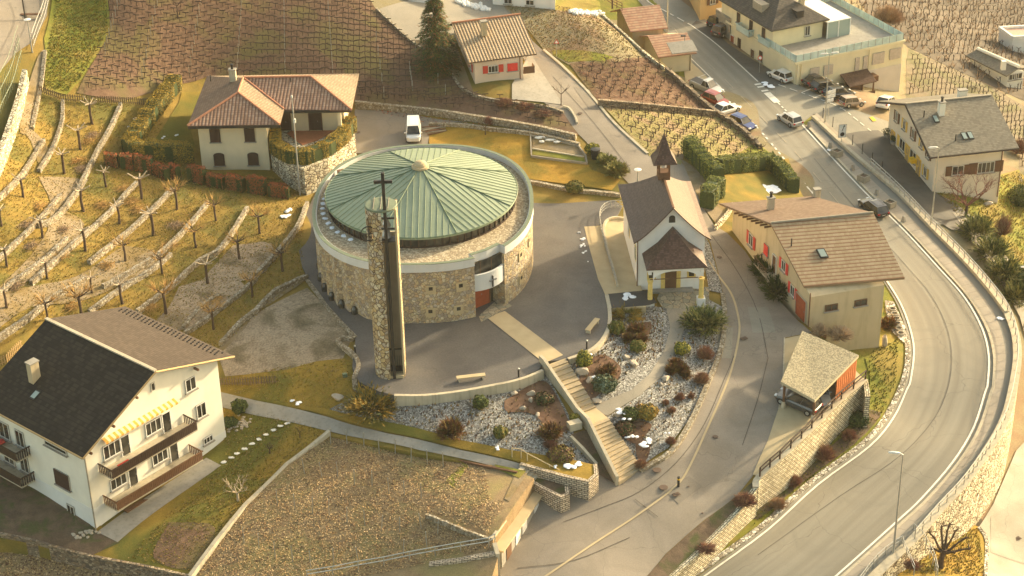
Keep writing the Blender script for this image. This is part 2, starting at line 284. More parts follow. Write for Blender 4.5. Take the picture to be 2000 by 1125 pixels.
n = N('lane asphalt'); uv = n.uv(); sp = n.node('ShaderNodeSeparateXYZ'); n.L(uv, sp.inputs[0])
cx = n.node('ShaderNodeCombineXYZ'); n.L(n.math('MULTIPLY', sp.outputs[0], 7), cx.inputs[0]); n.L(n.math('MULTIPLY', sp.outputs[1], .012), cx.inputs[1])
band = n.noise(1, 3, cx.outputs[0]); tr = n.math('SINE', n.math('MULTIPLY', sp.outputs[0], 25.1))
col = n.mix(n.map(band, .32, .68), C(.185,.165,.12), C(.275,.255,.20)); col = n.mix(n.map(tr, -1, 1, 0, .22), col, C(.15,.125,.085))
col = n.mix(n.map(n.noise(.18, 5, dist=1.5), .5, .72, 0, .5), col, C(.165,.15,.115)); f = n.noise(16, 3, rough=.8); col = n.mix(.35, col, n.mix(n.map(f, .3, .7), C(.6,.6,.6), C(1.4,1.4,1.4)), 'MULTIPLY')
cr = n.vor(.11, 'DISTANCE_TO_EDGE', n.warp(n.pos, .6, 1.5)); col = n.mix(n.map(cr, 0, .004, .5, 0), col, C(.07,.06,.045)); n.out(col, n.map(band, .3, .7, .5, .8), f, .15, .02)
n = N('slab sidewalk'); uv = n.uv(); sp = n.node('ShaderNodeSeparateXYZ'); n.L(uv, sp.inputs[0])
col = n.mix(n.map(n.noise(.4, 4), .35, .65), C(.30,.255,.19), C(.37,.315,.24)); inner = n.map(n.math('ABSOLUTE', n.math('SUBTRACT', sp.outputs[0], .42)), .15, .17, 1, 0); col = n.mix(inner, col, C(.20,.19,.155))
jo = n.map(n.math('FRACT', n.math('DIVIDE', sp.outputs[1], 1.7)), 0, .035, 1, 0); jo = n.math('MULTIPLY', jo, n.map(sp.outputs[0], .57, .59)); col = n.mix(jo, col, C(.12,.10,.07)); n.out(col, .8, n.noise(12, 3), .15, .02)
# ------------------------------------------------------------------ mesh builder and scene helpers
class MB:
    def __init__(s): s.v = []; s.f = []; s.uv = {}
    def add(s, vs, fs, uvs=None):
        b = len(s.v); s.v += [tuple(x) for x in vs]
        for k, f in enumerate(fs):
            if uvs: s.uv[len(s.f)] = uvs[k]
            s.f.append(tuple(b+i for i in f))
        return s
    def box(s, c, d, rz=0, m=None):
        x, y, z = (q/2 for q in d); cs, sn = math.cos(rz), math.sin(rz); vs = []
        for a in (-x, x):
            for b in (-y, y):
                for e in (-z, z): vs.append((c[0]+a*cs-b*sn, c[1]+a*sn+b*cs, c[2]+e))
        return s.add(vs, [(0,1,3,2),(4,6,7,5),(0,4,5,1),(2,3,7,6),(0,2,6,4),(1,5,7,3)])
    def obox(s, c, u, v, n, d):
        c, u, v, n = Vector(c), Vector(u), Vector(v), Vector(n); vs = []
        for a in (-.5, .5):
            for b in (-.5, .5):
                for e in (-.5, .5): vs.append(c+u*a*d[0]+v*b*d[1]+n*e*d[2])
        return s.add(vs, [(0,1,3,2),(4,6,7,5),(0,4,5,1),(2,3,7,6),(0,2,6,4),(1,5,7,3)])
    def prism(s, pts, h, z=None):
        n = len(pts); vs = [Vector((p[0], p[1], p[2] if z is None else z)) for p in pts]
        h = Vector((0, 0, h)) if isinstance(h, (int, float)) else Vector(h)
        return s.add(vs+[v+h for v in vs], [tuple(range(n))[::-1], tuple(range(n, 2*n))]+[(i, (i+1) % n, (i+1) % n+n, i+n) for i in range(n)])
    def slab(s, p, th=.18):
        """roof plane p0,p1 along eave, p2,p3 along ridge; metric UV"""
        p = [Vector(q) for q in p]; d = Vector((0, 0, -th)); u = (p[1]-p[0]).normalized(); nn = (p[1]-p[0]).cross(p[-1]-p[0]).normalized(); v = nn.cross(u)
        if v.z < 0: v = -v
        uv = [((q-p[0]).dot(u)+50, (q-p[0]).dot(v)+50) for q in p]; n = len(p)
        s.add(p, [tuple(range(n))], [uv])
        s.add([q+d for q in p], [tuple(range(n))[::-1]], [uv[::-1]])
        for i in range(n):
            j = (i+1) % n; s.add([p[i], p[j], p[j]+d, p[i]+d], [(0, 3, 2, 1)], [[(50, 50.15)]*4])
        return s
    def tube(s, pts, r, k=6, cap=True):
        pts = [Vector(p) for p in pts]; n = len(pts); rs = r if isinstance(r, (list, tuple)) else [r]*n; b = len(s.v)
        for i, p in enumerate(pts):
            t = (pts[min(i+1, n-1)]-pts[max(i-1, 0)]); t = t.normalized() if t.length > 1e-9 else Vector((0, 0, 1))
            a = t.orthogonal().normalized() if abs(t.z) > .9 else t.cross(Vector((0, 0, 1))).normalized(); c = t.cross(a)
            for j in range(k):
                q = 2*math.pi*j/k; s.v.append(tuple(p+(a*math.cos(q)+c*math.sin(q))*rs[i]))
        for i in range(n-1):
            for j in range(k): s.f.append((b+i*k+j, b+i*k+(j+1) % k, b+(i+1)*k+(j+1) % k, b+(i+1)*k+j))
        if cap and k > 2: s.f.append(tuple(b+j for j in range(k))[::-1]); s.f.append(tuple(b+(n-1)*k+j for j in range(k)))
        return s
    def lathe(s, prof, c=(0, 0, 0), k=16, sx=1, sy=1):
        b = len(s.v); n = len(prof)
        for r, z in prof:
            for j in range(k): a = 2*math.pi*j/k; s.v.append((c[0]+r*sx*math.cos(a), c[1]+r*sy*math.sin(a), c[2]+z))
        for i in range(n-1):
            for j in range(k): s.f.append((b+i*k+j, b+i*k+(j+1) % k, b+(i+1)*k+(j+1) % k, b+(i+1)*k+j))
        s.f.append(tuple(b+j for j in range(k))[::-1]); s.f.append(tuple(b+(n-1)*k+j for j in range(k)))
        return s
    def rock(s, c, r, sd=0, n=2):
        rr = random.Random(sd); bm = bmesh.new(); bmesh.ops.create_icosphere(bm, subdivisions=n, radius=1)
        pl = [(Vector((rr.gauss(0, 1), rr.gauss(0, 1), rr.gauss(0, 1))).normalized(), rr.uniform(.55, .9)) for _ in range(9)]
        vs = []
        for v in bm.verts:
            p = v.co.copy()
            for q, dd in pl:
                t = p.dot(q)
                if t > dd: p -= q*(t-dd)
            vs.append((c[0]+p.x*r[0], c[1]+p.y*r[1], c[2]+p.z*r[2]))
        s.add(vs, [tuple(x.index for x in f.verts) for f in bm.faces]); bm.free(); return s
    def leaves(s, c, rad, n, size, rr, clumps=0, up=.3, flat=False, shell=.55):
        cen = [Vector((rr.gauss(0, 1), rr.gauss(0, 1), rr.gauss(0, 1))).normalized()*rr.uniform(.35, .85) for _ in range(clumps)] if clumps else None
        for _ in range(n):
            d = Vector((rr.gauss(0, 1), rr.gauss(0, 1), rr.gauss(0, 1))).normalized()
            if cen:
                q = rr.choice(cen); p = q+d*rr.random()*.38
                if p.length > 1.1: p *= 1.1/p.length
                d = (p+d*.6).normalized()
            else: p = d*(shell+(1-shell)*rr.random()**.6)*(1+.12*math.sin(d.x*7+d.y*5))
            P0 = Vector((c[0]+p.x*rad[0], c[1]+p.y*rad[1], c[2]+p.z*rad[2]))
            nn = (d+Vector((rr.gauss(0, .6), rr.gauss(0, .6), rr.gauss(0, .6)+up))).normalized(); a = nn.orthogonal().normalized(); a = Matrix.Rotation(rr.random()*6.28, 3, nn) @ a; b = nn.cross(a)
            z = size*rr.uniform(.6, 1.3); s.add([P0-a*z*.5-b*z*.3, P0+a*z*.5-b*z*.3, P0+a*z*.35+b*z*.5, P0-a*z*.35+b*z*.4], [(0, 1, 2, 3)])
        return s
    def build(s, name, mat, parent=None, label=None, smooth=False):
        me = bpy.data.meshes.new(name); me.from_pydata(s.v, [], s.f)
        if s.uv:
            l = me.uv_layers.new(name='UVMap'); d = np.zeros(len(me.loops)*2, 'f')
            for p in me.polygons:
                u = s.uv.get(p.index)
                if u:
                    for k, li in enumerate(p.loop_indices): d[2*li:2*li+2] = u[k % len(u)]
            l.data.foreach_set('uv', d)
        if smooth: me.polygons.foreach_set('use_smooth', [True]*len(me.polygons))
        me.materials.append(MATS[mat]); o = bpy.data.objects.new(name, me); COL.objects.link(o)
        if parent: o.parent = parent
        if label: o['label'] = label
        return o
def tag(o, label=None, cat=None, group=None, kind=None):
    if label: o['label'] = label
    if cat: o['category'] = cat
    if group: o['group'] = group
    if kind: o['kind'] = kind
    return o
def thing(name, label, cat, loc=(0, 0, 0), rz=0, group=None):
    o = bpy.data.objects.new(name, None); COL.objects.link(o); o.location = loc; o.rotation_euler = (0, 0, rz); o.empty_display_size = .3
    return tag(o, label, cat, group)
def copy_tree(o, loc, rz, label=None, scale=1):
    c = o.copy(); COL.objects.link(c); c.location = loc; c.rotation_euler = (0, 0, rz); c.scale = (scale,)*3
    for ch in list(KIDS.get(o.name, [])):
        d = ch.copy(); COL.objects.link(d); d.parent = c
        for g in KIDS.get(ch.name, []): e = g.copy(); COL.objects.link(e); e.parent = d
    if label: c['label'] = label
    return c
KIDS = {}
def kids():
    KIDS.clear()
    for o in COL.objects:
        if o.parent: KIDS.setdefault(o.parent.name, []).append(o)
ORD = 'first second third fourth fifth sixth seventh eighth ninth tenth eleventh twelfth thirteenth fourteenth fifteenth sixteenth seventeenth eighteenth nineteenth twentieth'.split()
def ordn(i):
    if i < 20: return ORD[i]
    t = ['twenty', 'thirty', 'forty', 'fifty', 'sixty', 'seventy', 'eighty', 'ninety'][(i+1)//10-2]
    return t[:-1]+'ieth' if (i+1) % 10 == 0 else t+'-'+ORD[(i+1) % 10-1]
def resample(pts, step, closed=False):
    pts = [np.array(p, float) for p in pts]
    if closed: pts = pts+[pts[0]]
    out = []
    for a, b in zip(pts[:-1], pts[1:]):
        n = max(1, int(math.ceil(np.linalg.norm(b-a)/step)))
        out += [a+(b-a)*i/n for i in range(n)]
    if not closed: out.append(pts[-1])
    return out
def smooth_line(pts, k=4):
    p = [np.array(q, float) for q in pts]; p = [2*p[0]-p[1]]+p+[2*p[-1]-p[-2]]; out = []
    for i in range(1, len(p)-2):
        for j in range(k):
            t = j/k; a, b, c, d = p[i-1:i+3]
            out.append(.5*((2*b)+(c-a)*t+(2*a-5*b+4*c-d)*t*t+(3*b-a-3*c+d)*t**3))
    out.append(p[-2]); return [tuple(q) for q in out]
def inpoly(XY, poly):
    x, y = XY[:, 0], XY[:, 1]; r = np.zeros(len(XY), bool); px, py = poly[:, 0], poly[:, 1]; j = len(poly)-1
    for i in range(len(poly)):
        c = ((py[i] > y) != (py[j] > y)) & (x < (px[j]-px[i])*(y-py[i])/(py[j]-py[i]+1e-12)+px[i]); r ^= c; j = i
    return r
GRID = 1.5
def zone_xy(name, poly, F, mat, lift, skirt=0, grid=GRID):
    poly = [np.array(p[:2], float) for p in resample([np.array(p[:2]) for p in poly], grid, True)]
    pa = np.array(poly); lo, hi = pa.min(0), pa.max(0)
    gx = np.arange(math.floor(lo[0]/grid)*grid, hi[0], grid); gy = np.arange(math.floor(lo[1]/grid)*grid, hi[1], grid)
    G = np.array(np.meshgrid(gx, gy)).reshape(2, -1).T
    G = G[inpoly(G, pa)] if len(G) else G
    vs = [Vector(p) for p in poly]+[Vector(p) for p in G]; n = len(poly)
    V, E, Fc, *_ = delaunay_2d_cdt(vs, [(i, (i+1) % n) for i in range(n)], [], 1, 1e-4)
    A = np.array([(p.x, p.y) for p in V]); z = F.zs(A)+lift; mb = MB()
    fs = []
    for f in Fc:
        a, b, c = (A[i] for i in f)
        fs.append(tuple(f) if (b[0]-a[0])*(c[1]-a[1])-(b[1]-a[1])*(c[0]-a[0]) > 0 else tuple(f)[::-1])
    mb.add([(p[0], p[1], q) for p, q in zip(A, z)], fs)
    if skirt:
        zb = F.zs(pa)+lift
        for i in range(n):
            j = (i+1) % n
            mb.add([(*pa[i], zb[i]), (*pa[j], zb[j]), (*pa[j], zb[j]-skirt), (*pa[i], zb[i]-skirt)], [(0, 1, 2, 3)])
    return mb.build(name, mat, smooth=True)
def zone(name, px, F, mat, lift, skirt=0, smooth=0, kind='structure', grid=GRID):
    if smooth: px = smooth_line(list(px)+[px[0]], smooth)[:-1]
    o = zone_xy(name, [P(x, y, F) for x, y in px], F, mat, lift, skirt, grid)
    if kind: o['kind'] = kind
    return o
def loft(name, LA, LB, F, mat, lift, cols=8, step=1.2, kind='structure', edge=0):
    """surface between two pixel polylines with the same number of points, UV u across 0..1, v metres along"""
    a = [P(x, y, F) for x, y in LA]; b = [P(x, y, F) for x, y in LB]; m = MB(); s = 0; rows = []; S = []
    for i in range(len(a)-1):
        k = max(1, int((a[i+1]-a[i]).length/step)); 
        for j in range(k): rows.append((a[i].lerp(a[i+1], j/k), b[i].lerp(b[i+1], j/k)))
    rows.append((a[-1], b[-1])); G = []
    for i, (p, q) in enumerate(rows):
        if i: s += ((p+q)/2-(rows[i-1][0]+rows[i-1][1])/2).length
        S.append(s); G.append([p.lerp(q, c/cols) for c in range(cols+1)])
    z = F.zs(np.array([(v.x, v.y) for r in G for v in r]))+lift; n = cols+1
    V = [(v.x, v.y, z[i*n+j]) for i, r in enumerate(G) for j, v in enumerate(r)]; fs = []; uvs = []
    for i in range(len(G)-1):
        for j in range(cols): fs.append((i*n+j, i*n+j+1, (i+1)*n+j+1, (i+1)*n+j)); uvs.append([(j/cols, S[i]), ((j+1)/cols, S[i]), ((j+1)/cols, S[i+1]), (j/cols, S[i+1])])
    if len(fs):
        q = fs[0]; n3 = (Vector(V[q[1]])-Vector(V[q[0]])).cross(Vector(V[q[3]])-Vector(V[q[0]]))
        if n3.z < 0: fs = [f[::-1] for f in fs]; uvs = [u[::-1] for u in uvs]
    m.add(V, fs, uvs)
    if edge:
        for i in range(len(G)-1):
            for c in (0, cols): p, q = V[i*n+c], V[(i+1)*n+c]; m.add([p, q, (q[0], q[1], q[2]-edge), (p[0], p[1], p[2]-edge)], [(0, 1, 2, 3)])
    o = m.build(name, mat, smooth=not edge); o['kind'] = kind; return o
def even(L, n):
    """resample a polyline to n points evenly by length"""
    A = np.array(L, float); d = np.r_[0, np.cumsum(np.hypot(*np.diff(A, axis=0).T))]; t = np.linspace(0, d[-1], n); return [(float(x), float(y)) for x, y in zip(np.interp(t, d, A[:, 0]), np.interp(t, d, A[:, 1]))]
def ribbon(name, px, F, width, mat, lift, dash=None, smooth=4, thick=0, kind='structure', step=.8, mb=None):
    """painted line or kerb laid along a pixel polyline on a field; dash=(on,off) in metres"""
    own = mb is None; mb = mb or MB()
    w = [P(x, y, F) for x, y in (smooth_line(px, smooth) if smooth else px)]
    w = [Vector(p) for p in resample([np.array(p) for p in w], step)]
    s = 0; L = []
    for i, p in enumerate(w):
        t = (w[min(i+1, len(w)-1)]-w[max(i-1, 0)]).to_2d().normalized(); nn = Vector((-t.y, t.x))*width/2
        q = [(p.x+nn.x, p.y+nn.y), (p.x-nn.x, p.y-nn.y)]; z = F.z(p.x, p.y)+lift
        L.append([(q[0][0], q[0][1], z), (q[1][0], q[1][1], z)])
    for i in range(len(L)-1):
        d = (w[i+1]-w[i]).length
        if not dash or (s % (dash[0]+dash[1])) < dash[0]:
            a, b, c, e = L[i][0], L[i][1], L[i+1][1], L[i+1][0]
            mb.add([a, b, c, e], [(0, 1, 2, 3)])
            if thick:
                dn = lambda q: (q[0], q[1], q[2]-thick)
                mb.add([a, e, dn(e), dn(a)], [(0, 1, 2, 3)]); mb.add([b, dn(b), dn(c), c], [(0, 1, 2, 3)])
        s += d
    if own:
        o = mb.build(name, mat); o['kind'] = kind; return o
def sweep_wall(mb, w, th, ztop, zbot, uvs=True, closed=False):
    """w: list of world xy; ztop/zbot lists"""
    n = len(w); A = []; B = []; s = 0; S = [0]
    for i in range(n):
        a, b = w[max(i-1, 0)], w[min(i+1, n-1)]; t = Vector((b[0]-a[0], b[1]-a[1])).normalized(); nn = Vector((-t.y, t.x))*th/2
        A.append((w[i][0]+nn.x, w[i][1]+nn.y)); B.append((w[i][0]-nn.x, w[i][1]-nn.y))
        if i: s += math.hypot(w[i][0]-w[i-1][0], w[i][1]-w[i-1][1]); S.append(s)
    for i in range(n-1):
        j = i+1
        at, aj, bt, bj = (*A[i], ztop[i]), (*A[j], ztop[j]), (*B[i], ztop[i]), (*B[j], ztop[j])
        ab, ajb, bb, bjb = (*A[i], zbot[i]), (*A[j], zbot[j]), (*B[i], zbot[i]), (*B[j], zbot[j])
        z = lambda q, k: (S[k]+50, q[2]+50)
        mb.add([at, bt, bj, aj], [(0, 1, 2, 3)], [[(S[i]+50, 50), (S[i]+50, 50+th), (S[j]+50, 50+th), (S[j]+50, 50)]])
        mb.add([at, aj, ajb, ab], [(0, 1, 2, 3)], [[z(at, i), z(aj, j), z(ajb, j), z(ab, i)]])
        mb.add([bt, bb, bjb, bj], [(0, 1, 2, 3)], [[z(bt, i), z(bb, i), z(bjb, j), z(bj, j)]])
    for k in (0, n-1):
        q = [(*A[k], ztop[k]), (*A[k], zbot[k]), (*B[k], zbot[k]), (*B[k], ztop[k])]
        mb.add(q if k == 0 else q[::-1], [(0, 1, 2, 3)], [[(50, x[2]+50) if m < 2 else (50+th, x[2]+50) for m, x in enumerate(q if k == 0 else q[::-1])]])
    return mb
def wall(name, px, F, up, th, mat, label, depth=.6, Fb=None, smooth=4, cat='wall', group=None, parent=None, cap=None, jag=0, step=1.0, pre=None):
    """freestanding or retaining wall: pixel polyline of its top edge, 'up' above field F, down to field Fb or by depth"""
    w = pre or [P(x, y, F, up) for x, y in (smooth_line(px, smooth) if smooth else px)]
    w = [Vector(p) for p in resample([np.array(p) for p in w], step)]
    z = [F.z(p.x, p.y)+up+(rnd.uniform(-jag, jag) if jag else 0) for p in w]
    zb = [(Fb.z(p.x, p.y)-.3 if Fb else zz-up-depth) for p, zz in zip(w, z)]
    mb = sweep_wall(MB(), [(p.x, p.y) for p in w], th, z, zb); o = mb.build(name, mat, parent)
    if not parent: tag(o, label, cat, group)
    if cap:
        m2 = sweep_wall(MB(), [(p.x, p.y) for p in w], th+.12, [q+.09 for q in z], [q-.003 for q in z]); m2.build('coping', cap, o)
    return o, w, z
# ------------------------------------------------------------------ windows and such, in the local frame of a building
def window(par, c, u, n, w, h, shutter=None, sill=True, frame='window frame', glass='glass dark', mull=1, name='window', depth=.06, sillmat='grey concrete', open_=True, slab=None):
    u, n, z = Vector(u).normalized(), Vector(n).normalized(), Vector((0, 0, 1)); c = Vector(c)
    g = MB().obox(c+n*.02, u, z, n, (w, h, .05)).build(name, glass, par)
    m = MB(); t = .08
    for s in (-1, 1):
        m.obox(c+n*.05+u*s*(w/2-t/2), u, z, n, (t, h, .09)); m.obox(c+n*.051+z*s*(h/2-t/2), u, z, n, (w-2*t, t, .088))
    for k in range(mull):
        m.obox(c+n*.049+u*((k+1)/(mull+1)-.5)*w, u, z, n, (.06, h-2*t, .07))
    m.build('frame', frame, g)
    if sill: MB().obox(c+n*.12-z*(h/2+.06), u, z, n, (w+.25, .1, .26)).build('sill', sillmat, g)
    if shutter:
        if open_:
            for s in (-1, 1): MB().obox(c+n*.05+u*s*(w*.75+.03), u, z, n, (w/2, h+.05, .06)).build('shutter', shutter, g)
        else: MB().obox(c+n*.12, u, z, n, (w+.02, h+.02, .05)).build('shutter', shutter, g)
    return g
def door(par, c, u, n, w, h, mat='door wood', frame='window frame', panels=2, name='door'):
    u, n, z = Vector(u).normalized(), Vector(n).normalized(), Vector((0, 0, 1)); c = Vector(c)
    m = MB().obox(c+n*.03, u, z, n, (w, h, .08))
    for i in range(panels):
        for j in (-.25, .25): m.obox(c+n*.08+u*((i+.5)/panels-.5)*w+z*j*h, u, z, n, (w/panels*.7, h*.38, .03))
    g = m.build(name, mat, par); m = MB(); t = .1
    for s in (-1, 1): m.obox(c+n*.06+u*s*(w/2+t/2), u, z, n, (t, h+t, .14))
    m.obox(c+n*.062+z*(h/2+t/2-.03), u, z, n, (w, t, .136)); m.build('door_frame', frame, g)
    MB().obox(c+n*.12+u*w*.38/panels, u, z, n, (.05, .14, .06)).build('handle', 'chrome', g)
    return g
def chimney(par, c, d, h, mat='grey plaster', potmat='dark metal', pot=True):
    o = MB().box((c[0], c[1], c[2]+h/2), (d[0], d[1], h)).build('chimney', mat, par)
    MB().box((c[0], c[1], c[2]+h+.06), (d[0]+.16, d[1]+.16, .12)).build('chimney_cap', 'grey concrete', o)
    if pot: MB().lathe([(.16, 0), (.16, .5), (.22, .52), (.22, .62), (.1, .66)], (c[0], c[1], c[2]+h+.12), 10).build('chimney_pot', potmat, o)
    return o
def skylight(par, c, u, v, d):
    u, v = Vector(u).normalized(), Vector(v).normalized(); n = u.cross(v).normalized(); n = n if n.z > 0 else -n; c = Vector(c)
    o = MB().obox(c+n*.06, u, v, n, (d[0], d[1], .14)).build('skylight', 'dark metal', par)
    MB().obox(c+n*.14, u, v, n, (d[0]*.76, d[1]*.8, .03)).build('pane', 'glass pale', o); return o
def gutter(par, a, b, r=.09, mat='brown wood', down=None):
    m = MB().tube([a, b], r, 6)
    if down is not None:
        p = Vector(b); m.tube([p, p+Vector((down[0], down[1], -.4)), p+Vector((down[0], down[1], down[2]))], .07, 6)
    return m.build('gutter', mat, par)
# ------------------------------------------------------------------ ground
bm_ = MB(); S_ = 1400
bm_.add([(-S_, -S_, -75), (S_, -S_, -75), (S_, S_, -75), (-S_, S_, -75)], [(0, 1, 2, 3)]); tag(bm_.build('valley_floor', 'valley scrub'), kind='structure')
AB = [(1120,-90),(1178,25),(1225,70),(1275,110),(1300,130),(1345,168),(1380,200),(1400,215),(1445,245),(1480,278),(1520,312),(1538,340),(1568,385)]
ABW = [P(x, y, FA) for x, y in AB]
gh = [(38.6,-2.0),(39.5,6),(31,18)]
AB2 = [(1625,672),(1690,741),(1640,782),(1590,832),(1540,880),(1480,932),(1475,952),(1443,993),(1380,1060),(1313,1123),(1270,1165),(1120,1310)]
AB2W = [P(x, y, FA) for x, y in AB2]
west = [Vector((-110,-75,0)), Vector((-110,200,0)), Vector((5,200,0))]
cutV = [tuple(P(x, y, FA)[:2]) for x, y in [(800,1310),(945,1160),(970,1092),(957,1058),(998,990),(1036,938),(1008,927),(818,886),(645,850),(484,990),(372,1130),(178,1092),(60,1060),(-60,1048)]]
polyA = [(p.x, p.y) for p in ABW]+[(30.5,14.5),(26.5,1)]+[(p.x, p.y) for p in AB2W]
Vpoly = [(643,840),(820,878),(1012,921),(1043,934),(1003,990),(962,1056),(972,1090),(950,1160),(800,1310),(-60,1310),(-60,1050),(0,1040),(60,1053),(180,1085),(370,1122),(480,983)]
gA = zone_xy('upper_slope_ground', polyA+cutV+[(p.x, p.y) for p in (west[0], west[1], west[2])], FA, 'orchard ground', -.07, 2.5)
tag(gA, kind='structure')
# lower zones
polyB = [(p.x-6, p.y-3) for p in ABW]+[(24,12),(23,-4)]+[(p.x-5, p.y+2) for p in AB2W]+[(5,-60),(60,-60)]
EB = [(1588,225),(1650,283),(1700,326),(1757,375),(1817,438),(1883,505),(1933,562),(1967,608),(1983,652),(1987,700),(1978,760),(1963,817),(1933,873),(1883,943),(1833,997),(1787,1050),(1713,1120),(1660,1175),(1530,1300)]
WALLW = [P(x, y, FB) for x, y in EB]
off = []
for i, p in enumerate(WALLW):
    t = (WALLW[min(i+1, len(WALLW)-1)]-WALLW[max(i-1, 0)]).to_2d().normalized(); off.append((p.x+t.y*.25, p.y-t.x*.25))
gB = zone_xy('road_bank_ground', [(p.x-6, p.y-3) for p in ABW]+[(24,12),(23,-4)]+[(p.x-6, p.y+3) for p in AB2W]+[]+off[::-1]+[tuple(P(1563,243,FB)[:2]), tuple(P(1477,160,FB)[:2]), tuple(P(1400,90,FB)[:2]), tuple(P(1293,20,FB)[:2]), tuple(P(1215,-80,FB)[:2])], FB, 'green grass', -.07, 1.2)
tag(gB, kind='structure')
gE = zone_xy('east_slope_ground', [(47,-110),(140,-110),(170,260),(-10,260),(8,110),(14,80),(28,50),(34,20),(47,-22),(47,-65)], FE, 'dry field', -.12, 0, 1.5)
tag(gE, kind='structure')
LAY = [0]
def zn(name, px, F, mat, lift, **k): return zone(name, px, F, mat, lift, **k)
BA = -.55   # base under FA sheets, everything draped sits above it
zn('school_yard', [(-60,-60),(95,-60),(92,30),(60,85),(30,105),(-10,150),(-60,200)], FA, 'street asphalt', .04)
zn('bank_grass', [(108,-50),(212,-50),(214,60),(188,110),(160,155),(130,185),(88,175),(90,110),(86,75)], FA, 'green grass', .02)
zn('top_vineyard_ground', [(216,-60),(690,-60),(735,20),(800,75),(870,125),(905,172),(960,192),(1060,206),(1098,218),(1130,264),(1000,238),(850,214),(693,198),(690,150),(405,150),(350,165),(235,200),(150,182),(165,150),(190,110),(214,60)], FA, 'vine soil', .03)
zn('lane_verge', [(690,-60),(860,-60),(880,60),(925,180),(905,176),(870,128),(800,75),(735,20)], FA, 'dry field', .0)
zn('dry_field', [(975,5),(1170,30),(1228,72),(1275,112),(1205,122),(1110,126),(1062,98),(1020,45)], FA, 'dry field', .02)
zn('upper_lawn', [(1085,-40),(1165,-40),(1176,28),(1100,22),(1078,18)], FA, 'green grass', .03)
zn('green_patch', [(1078,98),(1140,99),(1200,112),(1180,120),(1110,122),(1080,108)], FA, 'green grass', .045)
zn('red_vineyard_ground', [(1112,124),(1205,116),(1280,114),(1345,168),(1398,214),(1330,212),(1168,196)], FA, 'vine soil', .02)
zn('green_vineyard_ground', [(1170,198),(1398,217),(1445,246),(1480,278),(1520,312),(1500,318),(1395,318),(1340,292),(1330,322),(1268,305)], FA, 'green vine soil', .02)
zn('hedge_garden_ground', [(1395,310),(1540,310),(1568,385),(1570,400),(1405,400)], FA, 'golden grass', .05)
zn('hedge_garden_path', [(1330,310),(1395,350),(1425,370),(1440,400),(1400,440),(1370,400)], FA, 'gravel path', .03)
zn('house_yard', [(1000,165),(1035,100),(1100,205),(1060,200),(1000,195)], FA, 'grey concrete', .05)
zn('top_court', [(735,20),(800,0),(860,-50),(960,-50),(1000,40),(900,75),(870,75),(800,80)], FA, 'sidewalk asphalt', .06)
# street and lane
zn('village_street', [(890,-60),(975,-60),(985,8),(1012,38),(1040,80),(1060,98),(1100,130),(1150,182),(1200,240),(1265,300),(1330,315),(1362,358),(1370,400),(1395,440),(1420,455),(1455,490),(1478,525),(1502,560),(1560,628),(1586,650),(1532,660),(1528,745),(1520,800),(1500,860),(1470,930),(1440,967),(1380,1012),(1300,1082),(1240,1150),(1070,1310),(800,1310),(950,1160),(976,1090),(1000,1030),(1035,985),(1040,930),(1090,900),(1160,920),(1210,943),(1250,918),(1310,880),(1350,820),(1385,740),(1408,680),(1416,620),(1412,570),(1400,520),(1388,475),(1372,440),(1330,400),(1240,370),(1215,345),(1172,310),(1145,277),(1130,262),(1102,226),(1062,200),(1038,140),(1000,75),(960,45),(920,10)], FA, 'street asphalt', .0, grid=1.2)
ribbon('gutter_line', [(1383,508),(1400,535),(1427,572),(1440,610),(1444,650),(1432,710),(1415,760),(1380,840),(1350,905),(1322,948),(1250,1003),(1160,1062),(1060,1130)], FA, .22, 'beige paving', .05)
ribbon('street_edge', [(1062,98),(1100,131),(1150,182),(1200,241),(1265,301)], FA, .35, 'concrete', .14, thick=.3)
ribbon('lane_edge', [(1532,660),(1529,745),(1521,800)], FA, .12, 'concrete', .05)
zn('carport_court', [(1532,662),(1586,652),(1625,674),(1688,742),(1640,780),(1590,830),(1540,878),(1480,930),(1470,928),(1500,860),(1520,800),(1528,745)], FA, 'beige paving', .04)
zn('van_court', [(693,214),(790,218),(913,238),(842,240),(834,292),(720,300),(690,300)], FA, 'street asphalt', .05)
zn('tank_floor', [(1040,268),(1126,288),(1132,304),(1042,292)], FA, 'gravel path', .14)
zn('garden_lawn', [(840,244),(870,240),(1000,262),(1035,262),(1040,300),(1145,315),(1155,332),(1212,352),(1195,372),(1000,346),(900,330),(860,300),(838,280)], FA, 'orange lawn', .06)
zn('water_garden', [(1035,262),(1130,282),(1143,300),(1146,318),(1036,302)], FA, 'gravel path', .08)
zn('grass_margin', [(1040,292),(1140,308),(1143,318),(1040,303)], FA, 'green grass', .12)
zn('front_strip', [(385,330),(530,330),(590,335),(575,350),(400,348)], FA, 'golden grass', .03)
zn('hedged_lawn', [(305,270),(350,200),(355,180),(400,178),(372,252),(385,300),(300,290)], FA, 'golden grass', .05)
